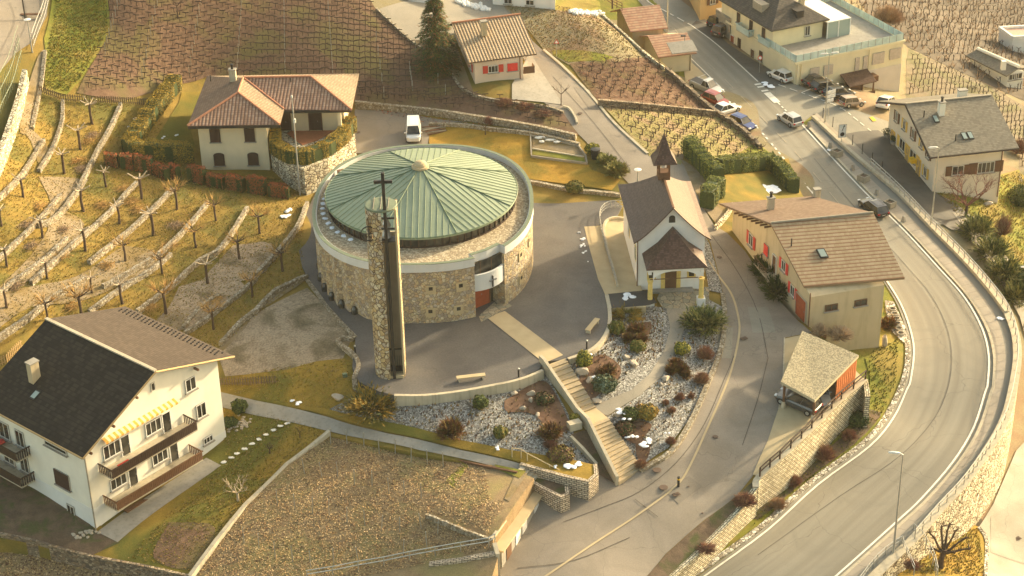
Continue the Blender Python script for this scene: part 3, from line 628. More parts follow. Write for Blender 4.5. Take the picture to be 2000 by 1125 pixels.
# plaza
plz = [(1063,706),(1052,722),(1000,745),(900,764),(830,772),(770,772),(740,764),(700,745),(688,715),(695,655),(640,600),(603,548),(590,520),(580,470),(596,420),(610,390),(640,330),(720,288),(860,300),(1000,350),(1060,376),(1120,384),(1200,391),(1216,402),(1200,430),(1170,440),(1143,443),(1150,480),(1170,545),(1184,580),(1192,612),(1188,642),(1172,668),(1140,692),(1108,702)]
zn('church_plaza', plz, PZ, 'plaza asphalt', 0, skirt=1.4)
zn('ramp_paving', [(1141,443),(1172,441),(1200,425),(1222,430),(1262,600),(1190,602),(1184,580),(1168,545),(1150,480)], PZ, 'beige paving', .03, skirt=.8)
zn('stone_walkway', [(950,620),(986,608),(1100,694),(1063,710)], PZ, 'beige paving', .045)
zn('black_landing', [(1187,575),(1268,567),(1283,592),(1268,597),(1195,603)], PZ, 'black asphalt', .06)
zn('church_threshold', [(935,618),(975,582),(1000,598),(940,630)], PZ, 'flagstone', .05)
# left terrace
zn('scree_terrace', [(600,562),(640,603),(690,655),(670,700),(620,705),(560,722),(500,730),(440,735),(428,700),(440,660),(500,612)], FA, 'brown scree', .0)
zn('terrace_lawn', [(440,738),(560,722),(620,706),(672,700),(692,712),(700,745),(770,773),(640,802),(590,802),(500,785),(430,768)], FA, 'golden grass', .02)
for i, q in enumerate([[(455,480),(530,475),(520,530),(430,560),(395,550)],[(350,560),(430,540),(480,560),(440,590),(390,640),(300,640),(330,600)],[(240,480),(300,490),(300,520),(230,560),(150,590),(60,600),(0,640),(-40,680),(-40,590),(60,560),(150,540)],[(120,410),(165,440),(100,520),(30,560),(0,560),(60,500)],[(75,345),(150,348),(160,365),(110,430),(90,470),(100,400)],[(45,200),(75,110),(90,110),(70,240),(40,260)],[(35,250),(62,252),(100,300),(80,330),(60,275)],[(480,640),(520,580),(600,545),(500,612),(440,655),(430,690)]]):
    zn('orchard_path', q, FA, 'gravel path' if i not in (0, 1) else 'brown scree', .03, smooth=3)
# rock gardens
zn('left_rock_garden', [(638,802),(690,775),(740,765),(830,770),(900,762),(1000,744),(1062,722),(1120,830),(1120,860),(1168,912),(1100,897),(1000,880),(900,860),(760,825)], FA, 'white gravel', .03)
zn('middle_rock_garden', [(1190,600),(1270,598),(1305,602),(1312,640),(1300,682),(1272,728),(1230,765),(1165,795),(1110,735),(1080,700),(1140,690),(1188,640)], FA, 'white gravel', .03)
zn('right_rock_garden', [(1340,600),(1375,580),(1412,600),(1412,640),(1405,690),(1380,745),(1345,820),(1305,875),(1250,912),(1150,812),(1190,812),(1250,773),(1293,735),(1318,690),(1338,640)], FA, 'white gravel', .02)
zn('garden_path', [(1300,598),(1345,598),(1337,642),(1318,690),(1293,735),(1252,772),(1187,813),(1150,800),(1165,792),(1232,763),(1267,733),(1296,690),(1309,640)], FA, 'sidewalk asphalt', .07)
for q in ([(985,785),(1020,762),(1062,745),(1090,780),(1112,835),(1080,845),(1040,810),(990,805)], [(1150,702),(1180,694),(1212,718),(1205,745),(1180,762),(1150,785),(1130,750)], [(1205,830),(1240,822),(1272,830),(1262,850),(1240,868),(1212,850)], [(1225,640),(1270,630),(1265,655),(1235,660)], [(1240,860),(1270,865),(1262,900),(1245,895)]):
    zn('bark_bed', q, FA, 'bark mulch', .09, smooth=4, kind='structure')
zn('painted_gap_shade', [(1116,850),(1160,835),(1214,940),(1205,948),(1166,925),(1163,905),(1140,878)], FA, 'dark soil and shade', .1)  # dark ground colour stands in for the shade beside the stairs
zn('street_margin', [(1482,930),(1442,966),(1382,1012),(1302,1082),(1238,1152),(1285,1155),(1313,1123),(1380,1060),(1443,993),(1476,952)], FA, 'dark soil and shade', .04)
zn('chapel_gravel', [(1374,455),(1386,478),(1400,528),(1412,574),(1385,568),(1376,520)], FA, 'white gravel', .05)
for i_, q_ in enumerate(([(1300,960),(1345,930),(1372,950),(1325,985)], [(1400,640),(1432,640),(1428,700),(1402,700)], [(1120,170),(1150,175),(1175,215),(1150,212)], [(1460,600),(1500,600),(1515,650),(1470,650)])):
    zn('asphalt_patch', q_, FA, 'road asphalt' if i_ % 2 else 'wet street patch', .025)
for q_ in ([(1100,1020),(1180,990),(1250,960),(1320,905),(1375,830),(1415,740),(1440,680)], [(1010,1110),(1120,1095),(1230,1050)], [(1390,460),(1440,530),(1480,610),(1500,700)], [(1240,975),(1285,1010)], [(1080,150),(1160,240),(1230,330)], [(1450,870),(1480,780),(1500,700)]):
    ribbon('tar_seam', q_, FA, .07, 'tar', .035)
zn('hedge_bank', [(1478,278),(1520,313),(1545,345),(1570,386),(1548,384),(1520,330),(1490,315),(1440,300)], FA, 'green grass', .04)
zn('chapel_forecourt', [(1283,585),(1290,568),(1385,562),(1385,590),(1345,604),(1295,604)], FA, 'flagstone', .1)
# footpath below the garden
zn('footpath', [(425,765),(500,783),(640,815),(760,848),(900,880),(1022,908),(1006,924),(820,880),(643,843),(500,812),(430,795)], FA, 'grey concrete', .05)
zn('path_verge', [(435,765),(560,790),(640,800),(760,826),(900,861),(1000,881),(1100,898),(1166,914),(1150,935),(1022,906),(900,878),(760,846),(640,813),(500,781)], FA, 'golden grass', .1)
zn('house_lawn', [(430,795),(500,812),(643,843),(480,985),(370,1124),(180,1087),(60,1055),(0,1040),(-60,1030),(-60,840),(0,830),(200,1030),(440,860)], FA, 'golden grass', .0)
zn('shady_garden', [(-60,880),(80,930),(190,1040),(235,1060),(180,1085),(60,1055),(0,1040),(-60,1030)], FA, 'dark soil and shade', .04)
zn('mossy_patch', [(330,1020),(420,1030),(380,1110),(300,1090)], FA, 'vine soil', .03, smooth=4)
zn('house_terrace', [(190,1040),(403,895),(432,910),(230,1060)], FA, 'grey concrete', .07)
zn('lower_vineyard_ground', Vpoly, FV, 'litter soil', 0, skirt=2.6)
zn('herb_plot', [(945,905),(1030,925),(995,980),(985,975),(1005,930),(960,918)], FV, 'gravel path', .05)
zn('herb_grass', [(965,908),(1028,921),(1015,935),(975,920)], FV, 'green grass', .09)
zn('grass_slope', [(870,940),(905,905),(915,910),(885,955)], FV, 'green grass', .05)
# main road
RL = [(1205,-80),(1235,-20),(1262,15),(1300,58),(1347,115),(1400,167),(1450,222),(1500,277),(1577,370),(1640,440),(1700,510),(1736,560),(1760,602),(1777,652),(1782,692),(1775,745),(1768,762),(1742,817),(1695,873),(1595,947),(1495,1037),(1375,1125),(1300,1180),(1150,1300)]
RR = [(1222,-80),(1258,-5),(1295,20),(1350,50),(1403,90),(1480,160),(1520,200),(1545,225),(1568,243),(1620,300),(1690,374),(1770,452),(1837,525),(1887,582),(1921,642),(1934,695),(1932,750),(1927,767),(1904,837),(1864,903),(1804,973),(1754,1020),(1637,1125),(1570,1180),(1430,1300)]
RLs, RRs = smooth_line(RL, 4), smooth_line(RR, 4)
def match(A, B, n=90):
    """pair points of A with B: even along A, nearest progressing point of B"""
    a = even(A, n); b = even(B, 600); out = []; k = 0
    for i, p in enumerate(a):
        t = (a[min(i+1, n-1)][0]-a[max(i-1, 0)][0], (a[min(i+1, n-1)][1]-a[max(i-1, 0)][1])*1.9); best = min(range(k, min(k+40, 600)), key=lambda q: abs((b[q][0]-p[0])*t[0]+(b[q][1]-p[1])*1.9*t[1])); k = best; out.append(b[k])
    return a, out
zn('road_surface', [(x-6, y-3) for x, y in RLs]+[(x+7, y+3) for x, y in RRs[::-1]], FB, 'road asphalt', 0, grid=1.2)
ra, rb_ = match(RRs, RLs); loft('main_road', ra, rb_, FB, 'lane asphalt', .025, 10)
ribbon('worn_line', [(1268,-10),(1330,72),(1400,140),(1480,222),(1560,305),(1640,400)], FB, .1, 'worn paint', .075, dash=(3, 3))
sh = lambda L, dx: [(x+dx, y) for x, y in L]
ribbon('edge_line', sh(RR[8:], -3), FB, .2, 'road paint', .075)
ribbon('edge_line', sh(RL[8:], 3), FB, .2, 'road paint', .075)
ribbon('edge_line', sh(RL[4:6], 3), FB, .15, 'road paint', .075)
ribbon('dashed_line', sh(RL[5:9], 3), FB, .22, 'road paint', .075, dash=(.6, .6))
ribbon('edge_line', RR[0:3], FB, .16, 'road paint', .075); ribbon('dashed_line', RR[2:4], FB, .2, 'road paint', .075, dash=(.7, .6))
ribbon('edge_line', RR[3:6], FB, .16, 'road paint', .075)
ribbon('ladder_marking', [(1479,164),(1500,184),(1518,201)], FB, 1.0, 'road paint', .075, dash=(.35, .35)); ribbon('dashed_line', [(1517,199),(1542,224)], FB, .2, 'road paint', .075, dash=(.6, .6))
ribbon('road_seam', [(1590,310),(1690,430),(1770,520),(1820,580),(1852,650),(1858,720),(1840,790),(1800,850),(1740,905),(1640,970),(1480,1085)], FB, .07, 'wet asphalt', .06)
# bank between
zn('roadside_grass', [(1725,560),(1750,602),(1762,652),(1764,692),(1752,745),(1722,817),(1670,873),(1570,947),(1475,1030),(1420,1068),(1440,1030),(1470,985),(1560,920),(1650,850),(1690,800),(1700,740),(1690,700),(1715,680)], FB, 'green grass', .0)
zn('roadside_scrub', [(1700,800),(1720,812),(1668,868),(1568,942),(1480,1015),(1470,985),(1560,920),(1650,850)], FB, 'dark soil and shade', .04, smooth=3)
ribbon('kerb_stones', [(x-8, y-5) for x, y in [(1776,652),(1781,692),(1774,745),(1740,817),(1692,873),(1592,946),(1492,1036),(1372,1122),(1320,1165)]], FB, .55, 'kerb stones', .10, thick=.2)
zn('planter_ring_bed', [(1728,588),(1745,590),(1768,640),(1766,672),(1742,650),(1730,610)], FB, 'kerb stones', .12)
zn('parking_bays', [(1335,130),(1347,119),(1400,170),(1450,225),(1497,278),(1480,278),(1440,262),(1395,222),(1340,172)], FB, 'beige paving', .03)
for a, b in (((1362,152),(1378,146)), ((1385,190),(1402,182)), ((1410,214),(1428,203)), ((1418,238),(1445,228)), ((1440,258),(1470,250))):
    ribbon('bay_line', [a, b], FB, .12, 'road paint', .06, smooth=0)
# sidewalk beside the main road and its coping
SWL = [(x+8, y+3) for x, y in RR[8:]]
sa, sb = match(smooth_line([(x+7, y-3) for x, y in EB], 4), smooth_line(SWL, 4)); loft('sidewalk', sa, sb, FB, 'slab sidewalk', .13, 5, 1.2, edge=.2)
ribbon('kerb', SWL, FB, .3, 'concrete', .16, thick=.25)
# east of the parapet
zn('side_road', [(1222,-80),(1258,-5),(1295,20),(1350,50),(1403,90),(1480,160),(1520,200),(1545,225),(1568,243),(1590,222),(1650,281),(1757,373),(1817,436),(1850,440),(1905,462),(1900,425),(1870,400),(1820,372),(1733,268),(1742,240),(1720,232),(1640,205),(1552,163),(1420,86),(1380,40),(1330,0),(1290,-80)], FE, 'road asphalt', .0, grid=1.2)
zn('pavement', [(1350,50),(1403,90),(1480,160),(1495,172),(1552,163),(1422,86),(1385,50),(1360,40)], FE, 'wet asphalt', .05)
zn('wet_patch', [(1650,262),(1700,255),(1735,268),(1822,372),(1870,400),(1900,440),(1860,450),(1790,400),(1720,330)], FE, 'wet asphalt', .03, smooth=2)
zn('side_lane', [(1860,415),(1905,425),(1965,500),(2010,560),(2010,680),(1992,620),(1960,560),(1905,480)], FE, 'sidewalk asphalt', .06)
ribbon('dashed_line', [(1520,166),(1580,187),(1640,210),(1680,240),(1708,262)], FE, .14, 'road paint', .07, dash=(1.0, .7))
for a, b in (((1565,182),(1590,172)), ((1588,192),(1612,184)), ((1610,202),(1632,193)), ((1640,213),(1665,205))): ribbon('bay_line', [a, b], FE, .12, 'road paint', .07, smooth=0)
zn('bay_marking', [(1698,230),(1704,228),(1712,236),(1705,238)], FE, 'hot yellow', .07)
zn('east_vineyard_ground', [(1775,95),(1850,130),(1940,170),(2060,240),(2060,420),(1990,350),(1990,290),(1935,190),(1770,195),(1770,120)], FE, 'far vine soil', -.08, grid=2)
zn('east_garden', [(1825,372),(1990,330),(2060,420),(2060,620),(1990,560),(1905,470),(1905,425),(1860,400)], FE, 'green grass', -.08)
zn('scrub_slope', [(1630,-60),(2080,-60),(2080,230),(1940,168),(1850,128),(1775,92),(1700,30)], FE, 'valley scrub', -.08, grid=3)
zn('lower_lane', [(1925,1175),(1928,1060),(1912,1030),(1940,985),(1985,880),(2060,800),(2060,1175)], FE, 'sidewalk asphalt', .05)
zn('lower_lane_patch', [(1935,1010),(2060,940),(2060,1120),(1935,1080)], FE, 'road asphalt', .08)
zn('corner_grass', [(1740,1175),(1760,1100),(1800,1050),(1850,1000),(1912,1030),(1926,1060),(1924,1175)], FE, 'golden grass', .05)
ribbon('lane_kerb', [(1923,1150),(1927,1062),(1912,1032)], FE, .35, 'kerb stones', .2, thick=.3)
# manholes
for x, y, F, r in ((1283,919,FA,.42),(1296,953,FA,.42),(1397,854,FA,.28),(1405,503,FA,.28),(1133,222,FA,.3),(699,259,FA,.3),(1345,951,FA,.1),(1372,1003,FA,.1),(1623,292,FE,.3),(1603,246,FB,.3)):
    p = P(x, y, F); tag(MB().lathe([(r, 0), (r, .03), (r*.85, .035), (0.01, .035)], (p.x, p.y, p.z+.06 if F is FA else p.z+.15), 14).build('manhole_cover', 'manhole'), None, 'manhole cover', 'manhole covers')
for i, (x, y, F) in enumerate(((1453,662,FA),(1321,967,FA),(1987,1053,FE))):
    p = P(x, y, F); m = MB().box((p.x, p.y, p.z+.1), (.7, .5, .04), .5); 
    for k in range(4): m.box((p.x-.2+.13*k, p.y, p.z+.125), (.04, .4, .02), .5)
    tag(m.build('drain_grate', 'manhole'), ['square drain grate in the street by the right rock garden kerb', 'square drain grate beside the striped bollard', 'square drain grate in the lower lane at the bottom right'][i], 'drain grate')
lbl = ['round iron manhole cover just beyond the foot of the long stairs', 'round iron manhole cover left of the striped bollard', 'round manhole cover on the curve of the village street', 'round manhole cover beside the chapel and the tan house', 'small round cover in the village lane above the water garden', 'round cover on the court above the round church', 'tiny round cap in the street near the striped bollard', 'tiny round cap in the middle of the lower street', 'small round cover on the wet side road', 'small round cover on the sidewalk at the top of the parapet']
for o, l in zip([o for o in COL.objects if o.name.startswith('manhole')], lbl): o['label'] = l

# ------------------------------------------------------------------ walls
TW = [
 ([(88,97),(80,160),(72,200),(62,248)], .5, 'short pale terrace wall beside the gravel path at the top left'),
 ([(122,193),(120,235),(100,290),(75,330)], .7, 'curved terrace wall starting at the left end of the picket fence'),
 ([(85,270),(60,310),(40,340),(0,380),(-40,410)], .7, 'terrace wall crossing the left edge below the tall pale wall'),
 ([(235,200),(215,245),(190,290),(165,340),(148,372),(107,422),(73,425+10)], .9, 'long straight terrace wall running down from the picket fence'),
 ([(117,378),(73,428),(30,470),(0,498),(-40,530)], .7, 'terrace wall ending at the left edge halfway up the photo'),
 ([(130,462),(80,508),(27,545),(0,568),(-30,590)], .6, 'low terrace wall with a gravel path on its upper side'),
 ([(267,353),(240,380),(213,412),(160,458),(93,518),(60,548)], .8, 'terrace wall below the hedge corner, left of the red hedge'),
 ([(338,366),(327,375),(287,415),(233,462),(173,508)], .8, 'terrace wall beginning under the middle of the red hedge'),
 ([(167,538),(140,556),(110,572),(50,618),(0,652),(-40,680)], .9, 'broad terrace wall behind the white chalet reaching the left edge'),
 ([(405,392),(367,438),(310,492),(240,535),(200,555)], .8, 'terrace wall with three pollards along it in the middle of the orchard'),
 ([(333,492),(293,525),(233,562),(173,605)], .7, 'terrace wall ending at the ridge of the white chalet'),
 ([(483,402),(433,478),(390,505),(333,555),(267,605)], .8, 'terrace wall meeting the roof edge of the white chalet'),
 ([(500,540),(473,565),(430,598),(395,625),(360,647)], .7, 'short terrace wall right of the scree patch'),
 ([(427,572),(400,590),(377,612),(357,638)], .5, 'low rough wall edging the narrow stepped path'),
 ([(600,535),(560,553),(533,568),(500,602),(467,628),(430,668)], .8, 'terrace wall from the black asphalt to the chalet corner'),
 ([(600,392),(585,430),(567,458),(530,500),(500,532)], 1.0, 'dark terrace wall in the shade left of the church'),
]
for px, up, lb in TW: wall('terrace_wall', px, FA, up*.62, .42, 'terrace stone', lb, 1.2, cat='terrace wall', group='dry stone walls of the orchard terraces', jag=.05)
o, *_ = wall('retaining_wall', [(48,135),(35,190),(15,250),(-8,310),(-30,340)], FA, 1.8, .6, 'pale wall stone', 'tall pale stone wall under the wire fence at the left edge', 2.6, cat='retaining wall')
wall('concrete_wall', [(770,771),(830,771),(900,763),(960,752),(1000,744),(1030,735),(1060,722)], PZ, .12, .35, 'concrete', 'curved concrete wall holding the plaza above the white rock garden', 1.6, cat='wall')
wall('concrete_wall', [(1185,575),(1190,600),(1191,625),(1186,646),(1172,668),(1148,686),(1110,700)], PZ, .12, .4, 'concrete', 'curved concrete wall behind the bench right of the stairs', 1.6, cat='wall')
wall('stone_edging', [(600,545),(620,572),(640,600),(668,630),(694,657)], PZ, .1, .4, 'terrace stone', 'stone edging between the scree terrace and the black asphalt', .6, cat='edging', jag=.04)
wall('stone_edging', [(690,658),(664,658),(662,668),(690,690),(700,712),(692,735),(694,752)], PZ, .14, .45, 'terrace stone', 'rough stone edging winding left of the bell tower foot', .8, cat='edging', jag=.05)
wall('retaining_wall', [(1005,346),(1060,357),(1120,368),(1160,372),(1212,378)], FA, .35, .5, 'terrace stone', 'low stone wall below the orange lawn, right of the church', 1.0, cat='wall', jag=.05)
wall('vineyard_wall', [(693,197),(780,206),(850,213),(930,225),(1000,236),(1060,247),(1125,262)], FA, .8, .5, 'terrace stone', 'long vineyard wall above the court where the white van stands', 1.6, cat='wall', group='vineyard walls')
wall('vineyard_wall', [(838,240),(900,241),(960,249),(1040,258),(1132,279)], FA, .5, .4, 'terrace stone', 'low wall along the top of the orange lawn', 1.0, cat='wall', group='vineyard walls')
wall('vineyard_wall', [(1168,194),(1230,199),(1300,206),(1360,212),(1397,216)], FA, .9, .5, 'dark wall stone', 'dark stone wall between the red and the green vineyard', 1.4, cat='wall', group='vineyard walls')
wall('garden_wall', [(1176,26),(1225,70),(1262,104),(1298,130)], FA, .5, .3, 'pale wall stone', 'pale wall between the dry field and the two tiled garages', 2.2, cat='wall', group='vineyard walls')
wall('garden_wall', [(1300,130),(1345,168),(1380,200),(1400,215),(1445,245),(1485,282)], FA, .75, .5, 'dark wall stone', 'rough wall edge above the parking bays', 3, cat='wall', group='vineyard walls', jag=.1)
wall('garden_wall', [(735,15),(800,75),(868,125),(905,172),(960,192),(1060,205),(1100,217)], FA, .35, .3, 'terrace stone', 'thin wall rising past the conifer along the big vineyard', .8, cat='wall', group='vineyard walls')
wall('kerb_wall', [(1100,206),(1112,210),(1124,228),(1127,238)], FA, .3, .25, 'concrete', 'small curved concrete kerb round the planted corner of the lane', .5, cat='wall')
wall('lawn_wall', [(643,840),(560,905),(480,983),(425,1050),(370,1124)], FA, .4, .4, 'concrete', 'straight concrete wall between the chalet lawn and the lower vineyard', 2.6, cat='wall', smooth=0)
wall('lawn_wall', [(-30,1035),(60,1053),(120,1070),(180,1085),(280,1104),(370,1124)], FA, .3, .3, 'dark wall stone', 'dark wall along the bottom of the shady chalet garden', 2.4, cat='wall')
wall('path_edge', [(643,842),(820,880),(1010,921)], FV, .25, .2, 'brown wood', 'brown edge board along the top of the lower vineyard', .8, cat='edging', smooth=0)
wall('garden_step_wall', [(832,1003),(870,1018),(910,1035),(956,1050)], FV, .5, .25, 'terrace stone', 'short stone wall stepping across the lower vineyard', .9, cat='wall', jag=.05)
wall('retaining_wall', [(1690,741),(1640,782),(1590,832),(1540,880),(1482,932),(1476,952)], FA, .25, .5, 'pale ashlar', 'pale stone retaining wall below the carport court', 3, Fb=FB, cat='retaining wall', cap='concrete')
wall('retaining_wall', [(1476,952),(1443,993),(1380,1060),(1313,1123),(1270,1165)], FA, .1, .5, 'pale ashlar', 'pale stone retaining wall between the village street and the main road', 3, Fb=FB, cat='retaining wall')
wall('retaining_wall', [(1690,741),(1693,758),(1695,775)], FA, .25, .5, 'pale ashlar', 'short return of the carport wall facing the grass bank', 3, Fb=FB, cat='retaining wall', step=.6)
ow, ww_, wz_ = wall('road_retaining_wall', EB[7:], FB, .35, .8, 'pale wall stone', 'tall rubble wall curving under the main road railing', 6, Fb=FE, cat='retaining wall', cap='concrete')
wall('parapet', EB[:8], FB, .55, .5, 'concrete', 'long concrete parapet between the main road sidewalk and the side road', 2.5, Fb=FE, cat='parapet')
wall('garden_kerb', [(1412,572),(1416,620),(1408,680),(1385,740),(1350,820),(1310,880),(1250,916)], FA, .3, .5, 'terrace stone', 'curved stone kerb between the right rock garden and the street', .8, cat='kerb', jag=.04)
wall('lawn_edging', [(1398,440),(1420,415),(1432,395)], FA, .6, .3, 'pale wall stone', 'short pale wall beside the tan house and the hedge', .8, cat='wall')
# stone walls at the lower steps
FS = Flat(-2.95)
zn('wall_top_grass', [(1010,888),(1060,888),(1110,896),(1163,908),(1164,925),(1148,938),(1100,927),(1060,916),(1018,905)], FS, 'golden grass', .0)
wall('step_wall', [(1016,905),(1060,917),(1100,928),(1149,939),(1165,926),(1163,906)], FS, .08, .4, 'ashlar wall', 'squared stone wall with snow on top at the foot of the footpath', 3.0, cat='wall', smooth=0)
zn('trough_soil', [(1026,930),(1060,935),(1106,950),(1106,963),(1096,966),(1060,950)], Flat(-3.75), 'dark soil and shade', 0)
wall('step_wall', [(1022,930),(1060,952),(1096,969),(1109,964),(1107,950)], Flat(-3.6), .05, .4, 'ashlar wall', 'low squared stone wall planted with yellow tufts by the garage', 2.6, cat='wall', smooth=0)
wall('bottom_wall', [(838,1100),(900,1092),(974,1078)], FV, .2, .5, 'ashlar wall', 'dark squared stone wall at the bottom edge under the vineyard railing', 2.4, cat='wall', smooth=0)
wall('bottom_wall', [(972,1082),(966,1060)], FV, .3, .4, 'concrete', 'pale end post of the vineyard wall by the garage', 2.4, cat='wall', smooth=0)
# ------------------------------------------------------------------ round church
X, Y, Z = Vector((1, 0, 0)), Vector((0, 1, 0)), Vector((0, 0, 1))
CX, CY, CA, CB, CN = -9.55, 7.6, 12.0, 14.8, 2.35
def cpt(a, k=0.0):
    c, s = math.cos(a), math.sin(a)
    return (CX+(CA+k)*abs(c)**(2/CN)*(1 if c >= 0 else -1), CY+(CB+k)*abs(s)**(2/CN)*(1 if s >= 0 else -1))
def ang_of(x, y):
    u, v = (x-CX)/CA, (y-CY)/CB
    return math.atan2(math.copysign(abs(v)**(CN/2), v), math.copysign(abs(u)**(CN/2), u))
church = thing('round_church', 'round stone church with a green copper roof in the middle of the photo', 'church', (CX, CY, 0))
def cl(p): return (p[0]-CX, p[1]-CY)
aA, aB = ang_of(-3.75, -6.35), ang_of(-.35, -4.1)
eA, eB = Vector(cl(cpt(aA))), Vector(cl(cpt(aB))); ch = (eB-eA); cin = Vector((-ch.y, ch.x)).normalized()
iA, iB = eA+cin*1.5+ch*.04, eB+cin*1.6-ch*.10
def outline(k=0, fins=True, recess=True, n=150):
    pts = []; a = aB
    while a < aA+2*math.pi:
        d = (a-aB)
        q = Vector(cl(cpt(a, k))); deg = math.degrees(a) % 360
        if fins and 184 < deg < 244:
            t = ((deg-184)/10) % 1; q = q*(1-.045*(1-t)) if t > .12 else q*(1-.045*t/.12)
        pts.append(q); a += 2*math.pi/n
    pts.append(Vector(cl(cpt(aA, k))))
    if recess: pts += [iA, iB]
    return [(q.x, q.y) for q in pts]
ol = outline(); m = MB(); m.prism([(x, y, -.6) for x, y in ol], 6.75); m.build('wall', 'church stone', church)
def ring(o_, i_, z0, z1):
    m = MB(); n = len(o_)
    for i in range(n):
        j = (i+1) % n
        a, b, c, d = o_[i], o_[j], i_[j], i_[i]
        m.add([(*a, z0), (*b, z0), (*b, z1), (*a, z1)], [(0, 1, 2, 3)]); m.add([(*d, z0), (*c, z0), (*c, z1), (*d, z1)], [(3, 2, 1, 0)])
        m.add([(*a, z1), (*b, z1), (*c, z1), (*d, z1)], [(0, 1, 2, 3)]); m.add([(*a, z0), (*b, z0), (*c, z0), (*d, z0)], [(3, 2, 1, 0)])
    return m
def rim(k):
    pts = outline(k, False, False); s = (Vector(pts[-1])*.985, Vector(pts[0])*.985)
    # the band steps back over the entrance
    a, b = Vector(pts[-1]), Vector(pts[0]); d = (b-a); nn = Vector((-d.y, d.x)).normalized()
    return pts+[tuple(a+nn*.75+d*.02), tuple(a+nn*.55+d*.5), tuple(b+nn*.75-d*.02)]
r_o, r_i = rim(.12), rim(-.33)
par = ring(r_o, r_i, 6.12, 7.05).build('parapet', 'white band', church); ring(rim(.15), rim(-.26), 7.05, 7.1).build('coping', 'pale green cap', par)
MB().prism([(x, y, 6.3) for x, y in rim(-.34)], .22).build('gravel_roof', 'roof gravel', church)
RX, RY, RA, RB_ = -.2, .85, 10.62, 11.35          # copper roof ellipse, relative to the church
m = MB(); m.lathe([(10.25, 6.5), (10.25, 7.75)], (RX, RY, 0), 96, 1, RB_/RA); dr = m.build('clerestory', 'glass dark', church)
m = MB()
for k in range(76):
    a = 2*math.pi*k/76; x, y = RX+10.3*math.cos(a), RY+10.3*RB_/RA*math.sin(a); m.box((x, y, 7.13), (.14, .12, 1.22), a)
m.lathe([(10.3, 6.5), (10.4, 6.52), (10.4, 6.62), (10.3, 6.64)], (RX, RY, 0), 96, 1, RB_/RA)
m.build('mullion', 'dark wood', dr)
m = MB(); ZE, ZA = 7.85, 10.9
K = 96
for k in range(K):
    a, b = 2*math.pi*k/K, 2*math.pi*(k+1)/K; p = [(RX+RA*math.cos(t), RY+RB_*math.sin(t)) for t in (a, b)]
    m.add([(*p[0], ZE), (*p[1], ZE), (RX, RY, ZA)], [(0, 1, 2)]); m.add([(*p[0], ZE-.22), (*p[1], ZE-.22), (RX, RY, ZE-.1)], [(2, 1, 0)])
    m.add([(*p[0], ZE-.22), (*p[1], ZE-.22), (*p[1], ZE), (*p[0], ZE)], [(0, 1, 2, 3)])
cop = m.build('copper_roof', 'copper patina', church)
m = MB()
def onroof(u, v): r = math.hypot(u, v); return (RX+RA*u, RY+RB_*v, ZE+(ZA-ZE)*(1-r))
for s in range(8):
    mid = math.pi*2*s/8; c, sn = math.cos(mid), math.sin(mid); tn = math.tan(math.pi/8)
    for i in range(-6, 7):
        off = i*.062
        u0 = abs(off)/tn+.02; u1 = math.sqrt(1-off*off)-.003
        if u0 < u1 and i % 1 == 0:
            q = []
            for t in (u0, (u0+u1)/2, u1): x, y, z = onroof(t*c-off*sn, t*sn+off*c); q.append((x, y, z+.035))
            m.tube(q, .028, 4, False)
    a = mid+math.pi/8; q = []
    for t in (.04, .5, .998): x, y, z = onroof(t*math.cos(a), t*math.sin(a)); q.append((x, y, z+.05))
    m.tube(q, .06, 4, False)
ed = [onroof(math.cos(2*math.pi*k/K), math.sin(2*math.pi*k/K)) for k in range(K+1)]; m.tube(ed, .06, 4, False)
m.build('seam', 'copper seam', cop)
m = MB().lathe([(.95, 0), (.95, .22), (.75, .25), (.72, .42), (.6, .62), (.3, .78), (.02, .82)], (RX, RY, ZA-.2), 24); m.build('finial', 'beige paving', church, smooth=False)
# entrance
un_ = ch.normalized(); u3 = Vector((un_.x, un_.y, 0)); nrm = Vector((un_.y, -un_.x, 0)); cm = (iA+iB)/2; wd = (iB-iA).length
door(church, (cm.x-u3.x*.25+nrm.x*.06, cm.y-u3.y*.25+nrm.y*.06, 1.45), u3, nrm, 2.7, 2.9, 'door wood', 'brown wood', 4)
MB().obox((cm.x+u3.x*1.35+nrm.x*.05, cm.y+u3.y*1.35+nrm.y*.05, 1.3), u3, Z, nrm, (.5, 2.6, .1)).build('side_window', 'glass dark', church)
m = MB(); N_ = 12; sg = []
for i in range(N_+1):
    t = i/N_; q = eA+ch*(.01+.98*t); bul = .5*(1-(2*t-1)**2)-.12; q = q-cin*bul; sg.append((q.x, q.y))
bk = [(q[0]+cin.x*.28, q[1]+cin.y*.28) for q in sg]
for i in range(N_):
    a, b, c, d = sg[i], sg[i+1], bk[i+1], bk[i]
    for z0, z1 in ((2.95, 4.85),):
        m.add([(*a, z0), (*b, z0), (*b, z1), (*a, z1)], [(0, 1, 2, 3)]); m.add([(*d, z0), (*c, z0), (*c, z1), (*d, z1)], [(3, 2, 1, 0)])
        m.add([(*a, z1), (*b, z1), (*c, z1), (*d, z1)], [(0, 1, 2, 3)]); m.add([(*a, z0), (*b, z0), (*c, z0), (*d, z0)], [(3, 2, 1, 0)])
pan = m.build('entrance_panel', 'white band', church)
q = eA+ch*.52-cin*.46
m = MB().obox((q.x, q.y, 3.75), u3, Z, nrm, (.13, 1.25, .12)).obox((q.x, q.y, 3.95), u3, Z, nrm, (.85, .13, .118)); m.build('wall_cross', 'chrome', pan)
m = MB().obox((q.x-u3.x*.07, q.y-u3.y*.07, 3.75), u3, Z, nrm, (.05, 1.35, .16)).obox((q.x, q.y, 3.86), u3, Z, nrm, (.95, .05, .158)); m.build('cross_backing', 'dark metal', pan)
